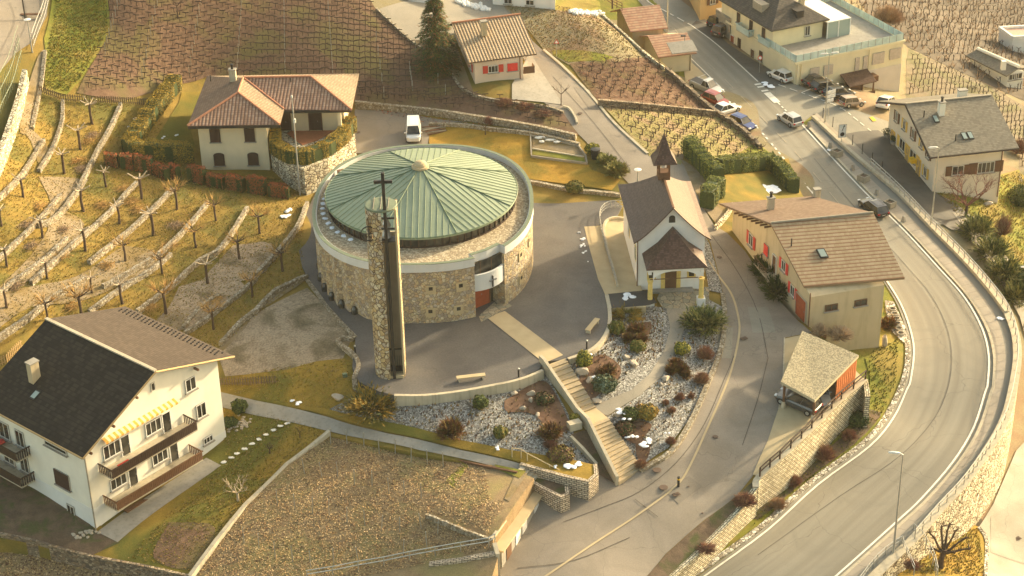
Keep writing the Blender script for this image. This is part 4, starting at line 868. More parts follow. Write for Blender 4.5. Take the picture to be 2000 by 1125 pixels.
q = (eA+eB)/2+cin*.35; m = MB().obox((q.x, q.y, 5.35), u3, Z, nrm, (ch.length*.96, 1.5, .08)); gl = m.build('entrance_glass', 'glass dark', church)
for t in (-.25, .12): MB().obox((q.x+u3.x*ch.length*t, q.y+u3.y*ch.length*t, 5.35), u3, Z, nrm, (.06, 1.5, .14)).build('glazing_bar', 'brown wood', gl)
def wall_at(px, py, zg):
    """angle on the church outline seen at a pixel for a given height"""
    best = min((abs(un(px, py, zg)[0]-cpt(a)[0]) if False else np.hypot(un(px, py, zg)[0]-cpt(a)[0], un(px, py, zg)[1]-cpt(a)[1]), a) for a in np.linspace(-math.pi, math.pi, 721)); return best[1]
def church_window(a, z, w=.95, nm='small_window'):
    p = Vector(cl(cpt(a))); p2 = Vector(cl(cpt(a+.01))); t = (p2-p).normalized(); nn = Vector((t.y, -t.x)); c = Vector((p.x, p.y, z)); t3, n3 = Vector((t.x, t.y, 0)), Vector((nn.x, nn.y, 0))
    o = MB().obox(c+n3*.03, t3, Z, n3, (w*1.1, w*1.1, .14)).build(nm, 'beige paving', church)
    MB().obox(c+n3*.09+Z*.15-t3*.02, t3, Z, n3, (.42, .4, .06)).build('pane', 'glass dark', o)
for px, py, z in ((841,540,4.0),(887,538,4.0),(841,589,1.3),(888,590,1.3),(1014,499,4.4),(1014,543,1.6),(1033,470,4.6)):
    church_window(wall_at(px, py, z), z)
for d in range(6):
    a = R(184+10*d+3.2+(0)); deg = 184+10*d+1.8; q = Vector(cl(cpt(R(deg)))); q *= 1.0
    MB().lathe([(.34, 0), (.34, .55), (.2, .85), (.02, .95)], (q.x*.985, q.y*.985, .0), 10).build('niche_window', 'glass dark', church)
MB().lathe([(.9, 0), (.85, .25), (.5, .45), (.02, .52)], (-7.6, 9.9, 6.5), 16).build('roof_dome', 'white paint', church)
MB().box((-9.6, 8.0, 6.85), (.8, .7, .7), .5).build('vent_box', 'brown wood', church)

# ------------------------------------------------------------------ bell tower
bt = P(760, 733, PZ); TX, TY = -12.35, -16.75
tower = thing('bell_tower', 'tall slender stone bell tower carrying a dark steel cross', 'bell tower', (TX, TY, 0))
def arc_wall(a0, a1, ro, ri, z0, z1, n=14, m=None):
    m = m or MB(); A = [R(a0+(a1-a0)*i/n) for i in range(n+1)]
    pts = [(ro*math.cos(a), ro*math.sin(a), z0) for a in A]+[(ri*math.cos(a), ri*math.sin(a), z0) for a in A[::-1]]
    b = len(m.v); k = len(pts)
    m.v += pts+[(x, y, z1) for x, y, z in pts]
    for i in range(k): m.f.append((b+i, b+(i+1) % k, b+k+(i+1) % k, b+k+i))
    for i in range(n): m.f.append((b+i, b+k-1-i, b+k-2-i, b+i+1)); m.f.append((b+k+i, b+k+i+1, b+2*k-2-i, b+2*k-1-i))
    return m
arc_wall(120, 272, 1.55, 1.15, -.3, 15.2).build('stone_shell', 'tower stone', tower)
sh = arc_wall(200, 215, 1.6, 1.2, 15.2, 17.8); arc_wall(238, 270, 1.6, 1.2, 15.2, 17.8, m=sh); arc_wall(120, 145, 1.6, 1.2, 15.2, 17.8, m=sh); arc_wall(120, 272, 1.55, 1.1, 17.8, 18.6, m=sh); sh.build('belfry_pillar', 'tower stone', tower)
MB().box((1.37, .15, 9.2), (.2, 2.3, 18.9)).build('side_slab', 'tower stone', tower)
MB().box((1.37, -1.015, 9.2), (.21, .05, 18.9)).build('slab_edge', 'beige paving', tower)
MB().box((.45, 1.25, 7.6), (1.7, .18, 15.2)).build('back_panel', 'concrete', tower)
MB().box((.45, -.9, .05), (1.8, .9, .5)).build('base_step', 'beige paving', tower)
m = MB().lathe([(1.5, 18.55), (1.56, 18.6), (1.56, 18.75), (1.5, 18.8), (.02, 18.9)], (0, 0, 0), 28); cp = m.build('tower_cap', 'pale green cap', tower)
m = MB()
for x in (-.7, 0, .7): m.tube([(x, -math.sqrt(2.2-x*x), 18.9), (x, math.sqrt(2.2-x*x), 18.9)], .04, 4)
m.build('seam', 'dark metal', cp)
m = MB().box((.42, -1.25, 11.35), (.3, .3, 22.7)).box((.42, -1.25, 21.75), (1.75, .29, .29)); m.build('cross', 'dark metal', tower)
for i, (x, z, r) in enumerate(((.35, 16.9, .5), (.35, 15.7, .62))):
    b = MB().lathe([(r, -.5*r*1.6), (r*.85, -.2*r), (r*.6, .4*r), (r*.45, .7*r), (.05, .8*r)], (x, -.1, z), 16).build('bell', 'chrome', tower)
    MB().box((x, -.1, z+.62*r+.1), (1.9, .18, .16)).build('yoke', 'dark metal', b)
def wheel_ring(mb, c, r, t=.05, ax='x'):
    q = [(c[0] if ax == 'x' else c[0]+r*math.cos(a), c[1]+(r*math.cos(a) if ax == 'x' else 0), c[2]+r*math.sin(a)) for a in [2*math.pi*k/20 for k in range(21)]]; mb.tube(q, t, 5, False)
m = MB(); wheel_ring(m, (-1.25, -1.1, 16.2), .75, .06, 'y'); m.tube([(-1.25, -1.1, 15.5), (-1.25, -1.1, 16.9)], .04); m.tube([(-1.95, -1.1, 16.2), (-.5, -1.1, 16.2)], .04); m.build('bell_wheel', 'dark metal', tower)
m = MB().box((.4, -.6, 3.0), (1.7, .1, .12)).box((.4, -.6, 15.3), (1.7, 1.2, .12)); m.build('crossbar', 'dark metal', tower)
m = MB()
for i in range(8): m.box((-.3+.21*i, -.75, 1.2), (.03, .03, 2.2))
m.build('grille', 'dark metal', tower)

# ------------------------------------------------------------------ chapel
chap = thing('chapel', 'small white chapel with a steep brown shingled roof and a pointed belfry', 'chapel', (13.61, -.15, -.7), R(3.2))
W, D, HE, HR, YR = 7.2, 13.4, 6.6, 10.3, 7.9
def bell_slope(x0, x1, y0, y1, zl, zh, flare=.5, n=6, side=-1, rev=False):
    """curved (bell-cast) roof slope from eave x0 to ridge x1"""
    q = []
    for i in range(n+1): t = i/n; q.append((x0+(x1-x0)*t, zl+(zh-zl)*(t**1.22 if flare else t)))
    return q
m = MB(); EO = .55
prof = bell_slope(-EO, W/2, 0, 0, HE-.25, HR)
for (x0, z0), (x1, z1) in zip(prof[:-1], prof[1:]):
    for sx in (1, -1):
        f = (lambda x: x) if sx == 1 else (lambda x: W-x)
        def yb(x): return YR+(D-YR+.3)*(1-min(1, max(0, (x+EO)/(W/2+EO))))
        a = [(f(x0), -.75, z0), (f(x0), yb(x0), z0), (f(x1), yb(x1), z1), (f(x1), -.75, z1)]
        m.slab(a if sx == -1 else a[::-1][2:]+a[::-1][:2], .16)
for (x0, z0), (x1, z1) in zip(prof[:-1], prof[1:]):
    t0 = (x0+EO)/(W/2+EO); t1 = (x1+EO)/(W/2+EO); y0, y1 = YR+(D-YR+.3)*(1-t0), YR+(D-YR+.3)*(1-t1)
    m.slab([(x0, y0, z0), (W-x0, y0, z0), (W-x1, y1, z1), (x1, y1, z1)], .16)
rf = m.build('roof', 'chapel shingles', chap)
MB().box((W/2, 3.2, HR+.03), (.22, 7.9, .12)).build('ridge_cap', 'brown wood', rf)
m = MB().prism([(0, 0, -.6), (W, 0, -.6), (W, D-.6, -.6), (0, D-.6, -.6)], HE+.35); m.prism([(0.05, .002, HE-.3), (W-.05, .002, HE-.3), (W/2, .002, HR-.35)], (0, YR-.5, 0)); m.build('wall', 'chapel white', chap)
m = MB().box((W/2, 6.9, HR+.35), (1.3, 1.3, .9))
for x in (-.55, .55):
    for y in (-.55, .55): m.box((W/2+x, 6.9+y, HR+1.45), (.18, .18, 1.5))
bf = m.build('belfry', 'brown wood', chap)
m = MB(); b0 = [(W/2+s*1.3, 6.9+t*1.3, HR+2.05) for s, t in ((-1, -1), (1, -1), (1, 1), (-1, 1))]; b1 = [(W/2+s*.72, 6.9+t*.72, HR+3.0) for s, t in ((-1, -1), (1, -1), (1, 1), (-1, 1))]
for i in range(4): m.slab([b0[i], b0[(i+1) % 4], b1[(i+1) % 4], b1[i]], .06); m.slab([b1[i], b1[(i+1) % 4], (W/2, 6.9, HR+5.3)], .05)
m.build('spire', 'chapel shingles', bf); MB().lathe([(.3, 0), (.26, .25), (.12, .42), (.02, .46)], (W/2, 6.9, HR+1.2), 12).build('bell', 'chrome', bf)
MB().tube([(W/2, 6.9, HR+5.2), (W/2, 6.9, HR+5.6)], .04).build('spike', 'dark metal', bf)
# porch
PW, PD = 5.6, 3.2; PX = W/2+.1; zp = 4.55; zt = 7.75
m = MB(); e = [(PX-PW/2-.45, -PD-.35, zp), (PX+PW/2+.45, -PD-.35, zp), (PX+PW/2+.45, .05, zp+.1), (PX-PW/2-.45, .05, zp+.1)]; ap = (PX, -.6, zt); mid = lambda a, b, t, k=.3: (a[0]+(b[0]-a[0])*t, a[1]+(b[1]-a[1])*t, a[2]+(b[2]-a[2])*t-k)
m1 = [mid(q, ap, .5) for q in e[:2]]; top = (PX, .05, zt)
m.slab([e[0], e[1], m1[1], m1[0]], .12); m.slab([m1[0], m1[1], ap], .12)
l2 = mid(e[3], top, .5); r2 = mid(e[2], top, .5)
m.slab([e[3], e[0], m1[0], l2], .12); m.slab([l2, m1[0], ap, top], .12); m.slab([e[1], e[2], r2, m1[1]], .12); m.slab([m1[1], r2, top, ap], .12)
m.build('porch_roof', 'chapel shingles', chap)
m = MB()
for sx in (-1, 1):
    x = PX+sx*PW/2
    m.box((x, -PD/2, 4.1), (.35, PD, .8)); 
m.box((PX, -PD+.1, 4.3), (PW, .35, .45))
for i in range(9):                                   # the arch over the middle
    a = math.pi*i/9; b = math.pi*(i+1)/9; r = PW/2-.35
    m.prism([(PX+r*math.cos(a), -PD+.27, 3.05+1.05*math.sin(a)), (PX+r*math.cos(b), -PD+.27, 3.05+1.05*math.sin(b)), (PX+r*math.cos(b), -PD+.27, 4.25), (PX+r*math.cos(a), -PD+.27, 4.25)], (0, -.34, 0))
m.build('porch_beam', 'chapel white', chap)
for sx in (-1, 1):
    x = PX+sx*(PW/2-.05)
    c = MB().lathe([(.36, .62), (.3, .7), (.27, .8), (.25, 2.75), (.31, 2.85), (.34, 3.05)], (x, -PD+.1, 0), 12).build('column', 'yellow stone', chap); MB().box((x, -PD+.1, .02), (.85, .85, 1.25)).build('plinth', 'chapel white', c)
door(chap, (PX-.1, -.02, 1.5), X, -Y, 1.25, 2.6, 'brown wood', 'yellow stone', 2)
for x in (PX-1.0, PX+.82): MB().obox((x, -.05, 1.5), X, Z, -Y, (.32, 2.7, .12)).build('door_surround', 'yellow stone', chap)
for x in (PX-2.2, PX+2.15):
    g = window(chap, (x, -.03, 2.0), X, -Y, .55, .75, sill=False, mull=1, frame='dark metal'); MB().obox((x, -.02, 2.0), X, Z, -Y, (.95, 1.2, .08)).build('surround', 'yellow stone', g)
MB().tube([(PX-2.8, -PD+.1, 3.1), (PX+2.8, -PD+.1, 3.1)], .05).build('tie_rod', 'brown wood', chap)
MB().box((PX, -.45, .15), (4.6, .8, .25)).box((PX, -.95, .02), (1.6, .5, .25)).build('threshold', 'grey concrete', chap)
m = MB(); c = [(W/2+.35*math.cos(a), -.04, 8.75+.3*math.sin(a)) for a in [math.pi*k/8 for k in range(9)]]; m.prism([(W/2-.35, -.04, 8.2), (W/2+.35, -.04, 8.2)]+c[1:-1], (0, .05, 0)); m.build('gable_window', 'glass dark', chap)
MB().tube([(-.06, -.08, HE-.3), (-.06, -.08, 0)], .06).build('downpipe', 'brown wood', chap)
for y in (1.9, 7.5): g = window(chap, (-.02, y, 3.8), Y, -X, .7, 1.5, sill=False); MB().obox((0, y, 3.8), Y, Z, -X, (1.1, 1.9, .06)).build('surround', 'yellow stone', g)

# ------------------------------------------------------------------ generic gabled roof along local y or x
def gable_roof(par, x0, x1, y0, y1, ye, yr_, he, hr, mat, th=.2, heb=None, axis='x', name='roof'):
    """ridge along x: front eave y0, back eave y1, ridge yr_"""
    heb = he if heb is None else heb; m = MB()
    if axis == 'x':
        m.slab([(x0, y0, he), (x1, y0, he), (x1, yr_, hr), (x0, yr_, hr)], th); m.slab([(x1, y1, heb), (x0, y1, heb), (x0, yr_, hr), (x1, yr_, hr)], th)
    else:
        m.slab([(x0, y0, he), (x0, y1, he), (yr_, y1, hr), (yr_, y0, hr)], th); m.slab([(x1, y1, heb), (x1, y0, heb), (yr_, y0, hr), (yr_, y1, hr)], th)
    return m.build(name, mat, par)
def gable_walls(par, W, D, z0, he, hr, yr_, heb=None, axis='x', mat='cream plaster', name='wall', x0=0, y0=0):
    heb = he if heb is None else heb; m = MB()
    if axis == 'x': m.prism([(x0, y0, z0), (x0, y0+D, z0), (x0, y0+D, heb), (x0, yr_, hr), (x0, y0, he)], (W, 0, 0))
    else: m.prism([(x0, y0, z0), (x0+W, y0, z0), (x0+W, y0, heb), (yr_, y0, hr), (x0, y0, he)], (0, D, 0))
    return m.build(name, mat, par)

# ------------------------------------------------------------------ white chalet at the lower left
LH = thing('chalet', 'big white chalet with dark roof and two long wooden balconies at the lower left', 'house', (-39.2, -35.35, -5), R(50.2))
W, D = 16.6, 14.0; HL, HRR, HT, XR = 8.7, 10.4, 13.3, 8.6
gable_walls(LH, W, D, -1.5, HL-.25, HT-.35, XR, HRR+.25, 'y', 'white plaster')
MB().box((W/2, D/2, .55), (W+.06, D+.06, 3.3)).build('plinth', 'cool white plaster', LH)
m = MB(); m.slab([(-.7, -.7, HL), (-.7, D+1.2, HL), (XR, D+1.2, HT), (XR, -.7, HT)], .22); m.build('roof', 'shaded chalet tiles', LH)  # left slope in near-black tiles, its shade painted into the colour
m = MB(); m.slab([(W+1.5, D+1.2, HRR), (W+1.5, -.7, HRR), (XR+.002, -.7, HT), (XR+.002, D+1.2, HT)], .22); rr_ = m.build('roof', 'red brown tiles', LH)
MB().box((XR, D/2+.25, HT+.04), (.35, D+2, .14)).build('ridge_cap', 'concrete', rr_)
m = MB()
for i in range(3):
    for j in range(26):
        t = .05+.02*0; y = .2+j*.56; u = .06+.05*i; x = W+1.5-(W+1.5-XR)*u; z = HRR+(HT-HRR)*u+.06
        MB().box((x, y+(i % 2)*.28, z), (.16, .1, .12)).build('snow_guard', 'dark metal', rr_)
m = MB().tube([(-.75, -.75, HL-.16), (XR, -.75, HT-.12), (W+1.55, -.75, HRR-.16)], .12, 4); m.tube([(-.78, -.7, HL-.1), (-.78, D+1.2, HL-.1)], .1, 5); m.build('fascia', 'light wood', LH)
for x, z in ((.3, 8.9), (3.2, 10.3), (6.2, 11.9), (13.6, 11.3)): MB().box((x, -.45, z-.35), (.18, .6, .2)).build('rafter_end', 'brown wood', LH)
chimney(LH, (3.3, D-3.2, HL+(HT-HL)*.36), (.95, .7), 2.2, 'old tan plaster', pot=False)
skylight(LH, (2.1, D-4.7, HL+(HT-HL)*.27+.1), (1, 0, .47), (0, 1, 0), (1.0, .7))
MB().tube([(13.9, 5.8, 10.6), (13.9, 5.8, 11.7)], .09).build('vent_pipe', 'dark metal', LH)
def balcony(par, o, u, n, L, dep, h, mat='dark wood', name='balcony'):
    """o: wall point at the left end, floor level"""
    o, u, n = Vector(o), Vector(u), Vector(n); c = o+u*L/2+n*dep/2
    b = MB().obox(c-Z*.1, u, Z, n, (L, .2, dep)).build(name, 'concrete', par); m = MB(); k = int(L/.22)
    for i in range(k): m.obox(o+u*(i+.5)*L/k+n*dep+Z*(.4), u, Z, n, (L/k*.86, .88, .05))
    for s in (0, 1):
        for i in range(int(dep/.25)): m.obox(o+u*s*L+n*(i+.5)*.25+Z*.4, n, Z, u, (.12, .86, .05))
    m.obox(o+u*L/2+n*(dep+.03)+Z*.86, u, Z, n, (L+.2, .1, .12)); m.obox(o+u*L/2+n*(dep-.06)+Z*.1, u, Z, n, (L, .12, .08))
    for s in (0, 1): m.obox(o+u*s*L+n*dep/2+Z*.86, u, Z, n, (.1, .1, dep))
    m.build('balustrade', mat, b); return b
balcony(LH, (1.3, 0, 5.75), X, -Y, 10.4, 1.9, 1); balcony(LH, (1.3, 0, 2.2), X, -Y, 10.6, 1.9, 1, 'brown wood')
for x, z, w_, h_, mu in ((3.0, 7.3, 2.0, 1.5, 2), (8.0, 7.2, 1.9, 1.4, 2), (13.9, 6.0, 1.2, 1.55, 1), (13.0, 9.4, 1.3, 1.4, 1), (14.3, 2.4, 1.2, .7, 2), (3.2, 3.6, 1.9, 1.2, 2), (8.3, 3.6, 1.9, 1.2, 2)):
    window(LH, (x, -.03, z), X, -Y, w_, h_, mull=mu, frame='white paint')
for x, z in ((4.55, 6.95), (9.6, 6.9), (4.9, 3.35), (10.0, 3.35)): door(LH, (x, -.02, z), X, -Y, .9, 2.05, 'glass dark', 'white paint', 1, 'balcony_door')
door(LH, (7.6, -.05, .95), X, -Y, .95, 2.0, 'brown wood'); window(LH, (8.6, -.0, 11.3), X, -Y, .5, .9, mull=0, sill=False)
m = MB(); N_ = 30
aw = thing  # awning rolled out under the gable
for k, mt in ((0, 'awning yellow'), (1, 'awning white')):
    m = MB()
    for i in range(k, N_, 2):
        x = 2.1+i*9.0/N_; m.add([(x, -.05, 8.95), (x+9.0/N_, -.05, 8.95), (x+9.0/N_, -.6, 8.7), (x, -.6, 8.7)], [(0, 1, 2, 3)]); m.add([(x, -.6, 8.7), (x+9.0/N_, -.6, 8.7), (x+9.0/N_, -.6, 8.5), (x, -.6, 8.5)], [(0, 1, 2, 3)])
    m.build('awning', mt, LH)
window(LH, (-.03, 4.0, 3.9), -Y, -X, 2.1, 1.7, mull=2, open_=False, shutter='shutter brown'); window(LH, (-.06, 3.4, .7), -Y, -X, 1.1, 1.1, mull=1); window(LH, (-.03, 4.2, 7.4), -Y, -X, 3.2, .5, mull=0)
balcony(LH, (0, 13.9, 4.9), -Y, -X, 5.4, 1.6, 1); balcony(LH, (0, 13.9, 2.0), -Y, -X, 5.4, 1.6, 1)
for z in (6.1, 3.2): window(LH, (-.03, 9.8, z), -Y, -X, 1.3, 1.8, mull=1); window(LH, (-.03, 12.2, z), -Y, -X, 1.6, 1.8, mull=1)
MB().tube([(-.1, -.1, HL-.3), (-.1, -.1, -.3)], .07).build('downpipe', 'grey wood', LH)
KX = LH.matrix_basis
def loc(o, p):
    m_ = Matrix.Translation(o.location) @ Matrix.Rotation(o.rotation_euler[2], 4, 'Z'); return m_ @ Vector(p)
for i, (q, d, z) in enumerate((((3.2, -1.35, 5.82), (1.3, .5, .06), .5), ((-.9, 12.1, 4.98), (.6, 1.3, .06), .5))):
    o = MB().box((0, 0, .35), d).box((-.45, 0, .17), (.06, .4, .34)).box((.45, 0, .17), (.06, .4, .34)).build('red_table', 'bright red'); o.location = loc(LH, q); o.rotation_euler[2] = R(50.2)
    tag(o, ['red folding table on the upper balcony of the white chalet front', 'red table on the side balcony of the white chalet at the left edge'][i], 'table')

# ------------------------------------------------------------------ cream house with hipped brown roofs
H2 = thing('hipped_house', 'cream house with hipped brown pantile roofs and dark shutters behind the church', 'house', (-37.57, 30.03, .9), R(-1))
he, hp = 6.6, 8.7; xl, xr_, of, ob = -.9, 10.2, -1.6, 14.0; xm = 4.7
A0, A1, A2, A3 = (xl, of, he), (xr_, of, he), (xr_, 2.9, he), (18.5, 2.4, he)
A4, A5 = (18.5, ob, he), (xl, ob, he); pk, rg, re = (xm, 3.4, hp), (xm, 8.1, hp), (13.1, 8.1, hp)
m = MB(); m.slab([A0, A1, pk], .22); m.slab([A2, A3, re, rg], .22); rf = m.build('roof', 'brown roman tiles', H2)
m = MB(); m.slab([A1, A2, rg, pk], .22); m.slab([A3, A4, re], .22); m.slab([A4, A5, rg, re], .22); m.build('roof', 'pale lit roman tiles', H2)  # sun-facing slopes get a paler copy, sunlight painted into the tiles
m = MB(); m.slab([A5, A0, pk, rg], .22); m.build('roof', 'dull brown tiles', H2)  # slope turned from the sun, shade painted in with darker tiles
m = MB()
for a, b in ((A0, pk), (A1, pk), (pk, rg), (rg, re), (re, A3), (rg, A2)): m.tube([Vector(a)+Z*.05, Vector(b)+Z*.05], .14, 6)
m.build('ridge_tiles', 'terracotta', rf)
m = MB().prism([(0, 0, -1.5), (8.3, 0, -1.5), (8.3, 12.6, -1.5), (0, 12.6, -1.5)], he+1.4); m.prism([(8.31, 5.4, 2.6), (17.2, 5.4, 2.6), (17.2, 12.6, 2.6), (8.31, 12.6, 2.6)], he-2.72); m.build('wall', 'cream plaster', H2)
m = MB().box((xm, of-.02, he-.24), (xr_-xl, .08, .32)).box((14.3, 2.6, he-.24), (8.3, .08, .32)); m.build('fascia', 'dark metal', H2)
for x in (2.0, 6.2): window(H2, (x, -.03, 4.6), X, -Y, 1.25, 1.75, 'shutter brown', open_=False)
for x in (2.2, 6.35):
    g = window(H2, (x, -.03, 1.3), X, -Y, 1.3, 1.45, 'shutter brown', open_=False); m = MB(); c = [(x+.66*math.cos(a), -.13, 2.0+.3*math.sin(a)) for a in [math.pi*k/8 for k in range(9)]]; m.prism(c, (0, -.05, 0)); m.build('arch_shutter', 'shutter brown', g)
door(H2, (13.6, 5.37, 3.9), X, -Y, 1.5, 2.4, 'shutter brown', 'brown wood'); door(H2, (9.6, 5.37, 3.9), X, -Y, 1.8, 2.4, 'shutter brown', 'brown wood')
MB().box((16.9, 3.0, 4.5), (.4, .4, 3.8)).build('porch_post', 'cream plaster', H2)
chimney(H2, (3.4, 8.3, 8.2), (.8, .7), 1.5, 'concrete')
m = MB().tube([(.3, 9.8, 7.6), (.3, 9.8, 8.4)], .07).tube([(10.7, 7.3, 8.2), (10.7, 7.3, 8.9)], .07); m.build('vent_pipe', 'dark metal', H2)
# raised terrace with its rounded stone wall
Tz = 2.55+.9
tp = [un(*q, Tz) for q in ((528,292),(560,318),(594,330),(640,312),(672,286),(694,268),(691,232),(560,240),(548,262))]
ter = tag(MB().prism([(p[0], p[1], -.3) for p in tp], Tz+.3).build('terrace', 'pale wall stone'), 'raised terrace with a rounded pale stone wall between the cream house and the church', 'terrace')
tag(MB().prism([(p[0]*.995-.1, p[1]*1+.1, Tz+.0) for p in [un(*q, Tz) for q in ((560,262),(590,285),(620,275),(655,255),(672,236),(690,228),(600,234))]], .06).build('paving', 'tile red floor', ter))

# ------------------------------------------------------------------ house with red shutters
HS = thing('red_shuttered_house', 'pinkish cream house with red shutters and pale pantile roof by the conifer', 'house', (-4.46, 46.61, 2.9), R(12.5))
W, D, he, hr, yr_ = 7.2, 8.2, 4.4, 7.35, 6.2
fr = [un(915,122.3,7.1), un(1048.3,104.6,7.1), un(1017,27.7,9.9), un(882,45.5,9.9)]
RM = (Matrix.Translation(HS.location) @ Matrix.Rotation(R(12.5), 4, 'Z')).inverted(); q = [RM @ Vector(p) for p in fr]; mir = [q[3]+(q[3]-q[0])*Vector((1, 1, 0)).x*.9, q[2]+(q[2]-q[1])*.9]; mir[0].z = mir[1].z = q[0].z
m = MB().slab(q, .2).slab([mir[1], mir[0], q[3], q[2]], .2); rf = m.build('roof', 'pale lit roman tiles', HS)
MB().tube([q[3]+Z*.05, q[2]+Z*.05], .14).build('ridge_tiles', 'terracotta', rf)
yc = q[3].y; x0_, x1_ = q[0].x+.9, q[1].x-1.9; y0_ = q[0].y+.55; zE, zR = q[0].z, q[2].z
m = MB().prism([(x0_, y0_, -1), (x0_, 2*yc-y0_, -1), (x0_, 2*yc-y0_, zE-.05), (x0_, yc, zR-.25), (x0_, y0_, zE-.05)], (x1_-x0_, 0, 0)); m.build('wall', 'pinkish plaster', HS)
MB().box(((x0_+x1_)/2, (y0_+yc)/2+.5, -.05), (x1_-x0_+.05, 2*(yc-y0_)*.5+1.06, 1.9)).build('plinth', 'grey plaster', HS)
wl = x1_-x0_
window(HS, (x0_+wl*.38, y0_-.03, 2.75), X, -Y, 1.35, 1.0, 'red paint', mull=2); window(HS, (x0_+wl*.78, y0_-.03, 2.75), X, -Y, 1.35, 1.05, 'bright red', open_=False); window(HS, (x0_+wl*.55, y0_-.03, -.05), X, -Y, 1.15, .75, 'bright red')
MB().box((x0_+wl*.2, y0_-.5, -.3), (.95, .6, .9)).build('coal_box', 'grey concrete', HS)
MB().tube([(x1_-.4, y0_-.12, zE-.2), (x1_-.4, y0_-.12, -.6)], .07).build('downpipe', 'brown wood', HS)
window(HS, (x0_-.03, y0_+2.2, 2.6), -Y, -X, 1.1, 1.0, 'red paint')
chimney(HS, (q[0].x+3.1, (q[0].y+yc)/2+.9, (zE+zR)/2+.35), (.75, .65), 1.9, 'old tan plaster', pot=False)
m = MB().box((x1_+.9, y0_+.9, 1.5), (1.5, 1.2, .12)); m.box((x1_+.9, y0_+.35, 1.95), (1.5, .06, .9)); m.box((x1_+1.62, y0_+.9, 1.95), (.06, 1.2, .9)); m.build('small_balcony', 'brown wood', HS)
o = thing('patio_table', 'round white table standing on edge below the red shuttered house', 'table', loc(HS, (x0_+wl*.34, y0_-.75, -.2))); MB().lathe([(.5, -.04), (.5, .04)], (0, 0, 0), 18).build('table_top', 'white paint', o); KT = COL.objects[-1] if False else o.children; o.children[0].rotation_euler[0] = R(78) if o.children else 0; MB().tube([(0, .1, -.4), (0, .35, .2)], .04).build('leg', 'grey metal', o)

# ------------------------------------------------------------------ tan house on the curve
GH = thing('tan_house', 'old tan house with an orange garage door and striped tile roof beside the main road', 'house', (31.24, -6.33, -2.3), R(15.5))
GM = (Matrix.Translation(GH.location) @ Matrix.Rotation(R(15.5), 4, 'Z')).inverted()
zE, zR, zB = 4.45-2.3, 7.8-2.3, 4.2-2.3
G = {k: GM @ Vector(un(*v)) for k, v in dict(a=(1570.6,559.2,zE), b=(1767,542,zE), c=(1705.8,415.5,zR), d=(1505.2,436,zR), e=(1405.6,397,zB), f=(1586,383,zB), g=(1652,410,zB+.9)).items()}
m = MB().slab([G['a'], G['b'], G['c'], G['d']], .24); rf = m.build('roof', 'mottled tiles', GH)
m = MB().slab([G['d'], G['c'], G['g'], G['f'], G['e']], .24); rb = m.build('roof', 'fibre shingle', GH)
rb.data.materials[0] = MATS['red tiles'] if False else MATS['dull brown tiles']
MB().tube([G['d']+Z*.06, G['c']+Z*.06], .13).build('ridge_tiles', 'grey wood', rf)
x0_, y0_, x1_ = .25, .25, 8.75; rz_ = lambda y: G['a'].z+(G['d'].z-G['a'].z)*(y-G['a'].y)/(G['d'].y-G['a'].y)-.3; print('GH', {k: tuple(round(t,2) for t in v) for k, v in G.items()}); yb_ = G['e'].y-1.2
m = MB().prism([(x0_, y0_, -1), (x0_, yb_, -1), (x0_, yb_, G['e'].z-.25), (x0_, G['d'].y, G['d'].z-.35), (x0_, y0_, rz_(y0_))], (x1_-x0_, 0, 0)); m.prism([(x0_, y0_, -5.5), (x1_, y0_, -5.5), (x1_, yb_-3, -5.5), (x0_, yb_-3, -5.5)], 4.52); m.build('wall', 'old tan plaster', GH)
for x in (2.7, 6.1): window(GH, (x, y0_-.03, 2.05), X, -Y, 1.45, .75, mull=1, frame='brown wood')
MB().box((1.9, y0_-.05, -1.3), (.95, .08, .9)).build('hatch', 'brown wood', GH)
door(GH, (x0_-.02, 2.3, 1.35), -Y, -X, 2.5, 2.6, 'door wood', 'grey plaster', 1, 'garage_door')
MB().tube([(x0_-.1, y0_-.1, G['a'].z-.2), (x0_-.1, y0_-.1, -2.6)], .07).build('downpipe', 'brown wood', GH)
for y, z, mt, op in ((7.2, 3.9, 'bright red', True), (11.9, 3.5, 'bright red', False), (4.6, 2.2, 'bright red', True)): window(GH, (x0_-.03, y, z), -Y, -X, 1.1, 1.25, mt, open_=op)
door(GH, (x0_-.02, 9.6, 2.9), -Y, -X, .95, 2.1, 'brown wood'); window(GH, (x0_-.03, 16.2, 2.6), -Y, -X, 1.2, 1.5, 'red paint', open_=True)
m = MB().box((x0_-.65, 10.6, 1.7), (1.3, 3.6, .18)); bl = m.build('landing', 'concrete', GH); m = MB()
for i in range(14): m.tube([(x0_-1.25, 8.9+i*.26, 1.8), (x0_-1.25, 8.9+i*.26, 2.7)], .02, 4)
m.tube([(x0_-1.25, 8.8, 2.7), (x0_-1.25, 12.4, 2.7), (x0_-.1, 12.4, 2.7)], .035); m.build('railing', 'brown wood', bl)
m = MB()
for i in range(6): m.box((x0_-.65, 8.6-i*.32, 1.5-i*.26), (1.2, .34, .3))
m.build('step', 'concrete', bl)
for i in range(8): MB().box((x0_-.5, G['d'].y+.8+i*1.2, G['d'].z-.6-(i*1.2+.8)*(G['d'].z-G['e'].z)/(G['e'].y-G['d'].y)), (.9, .14, .18)).build('rafter_end', 'brown wood', GH)
pp = G['d']*.45+G['c']*.0+G['e']*.25+G['f']*.3; chimney(GH, (pp.x, pp.y, (G['d'].z+G['e'].z)/2-.2), (.7, .6), 1.5, 'concrete'); chimney(GH, (G['f'].x+.3, G['f'].y-.6, G['f'].z-.2), (.7, .6), 1.3, 'concrete', pot=False)
pl = lambda s, t: G['a']*(1-s)*(1-t)+G['b']*s*(1-t)+G['d']*(1-s)*t+G['c']*s*t
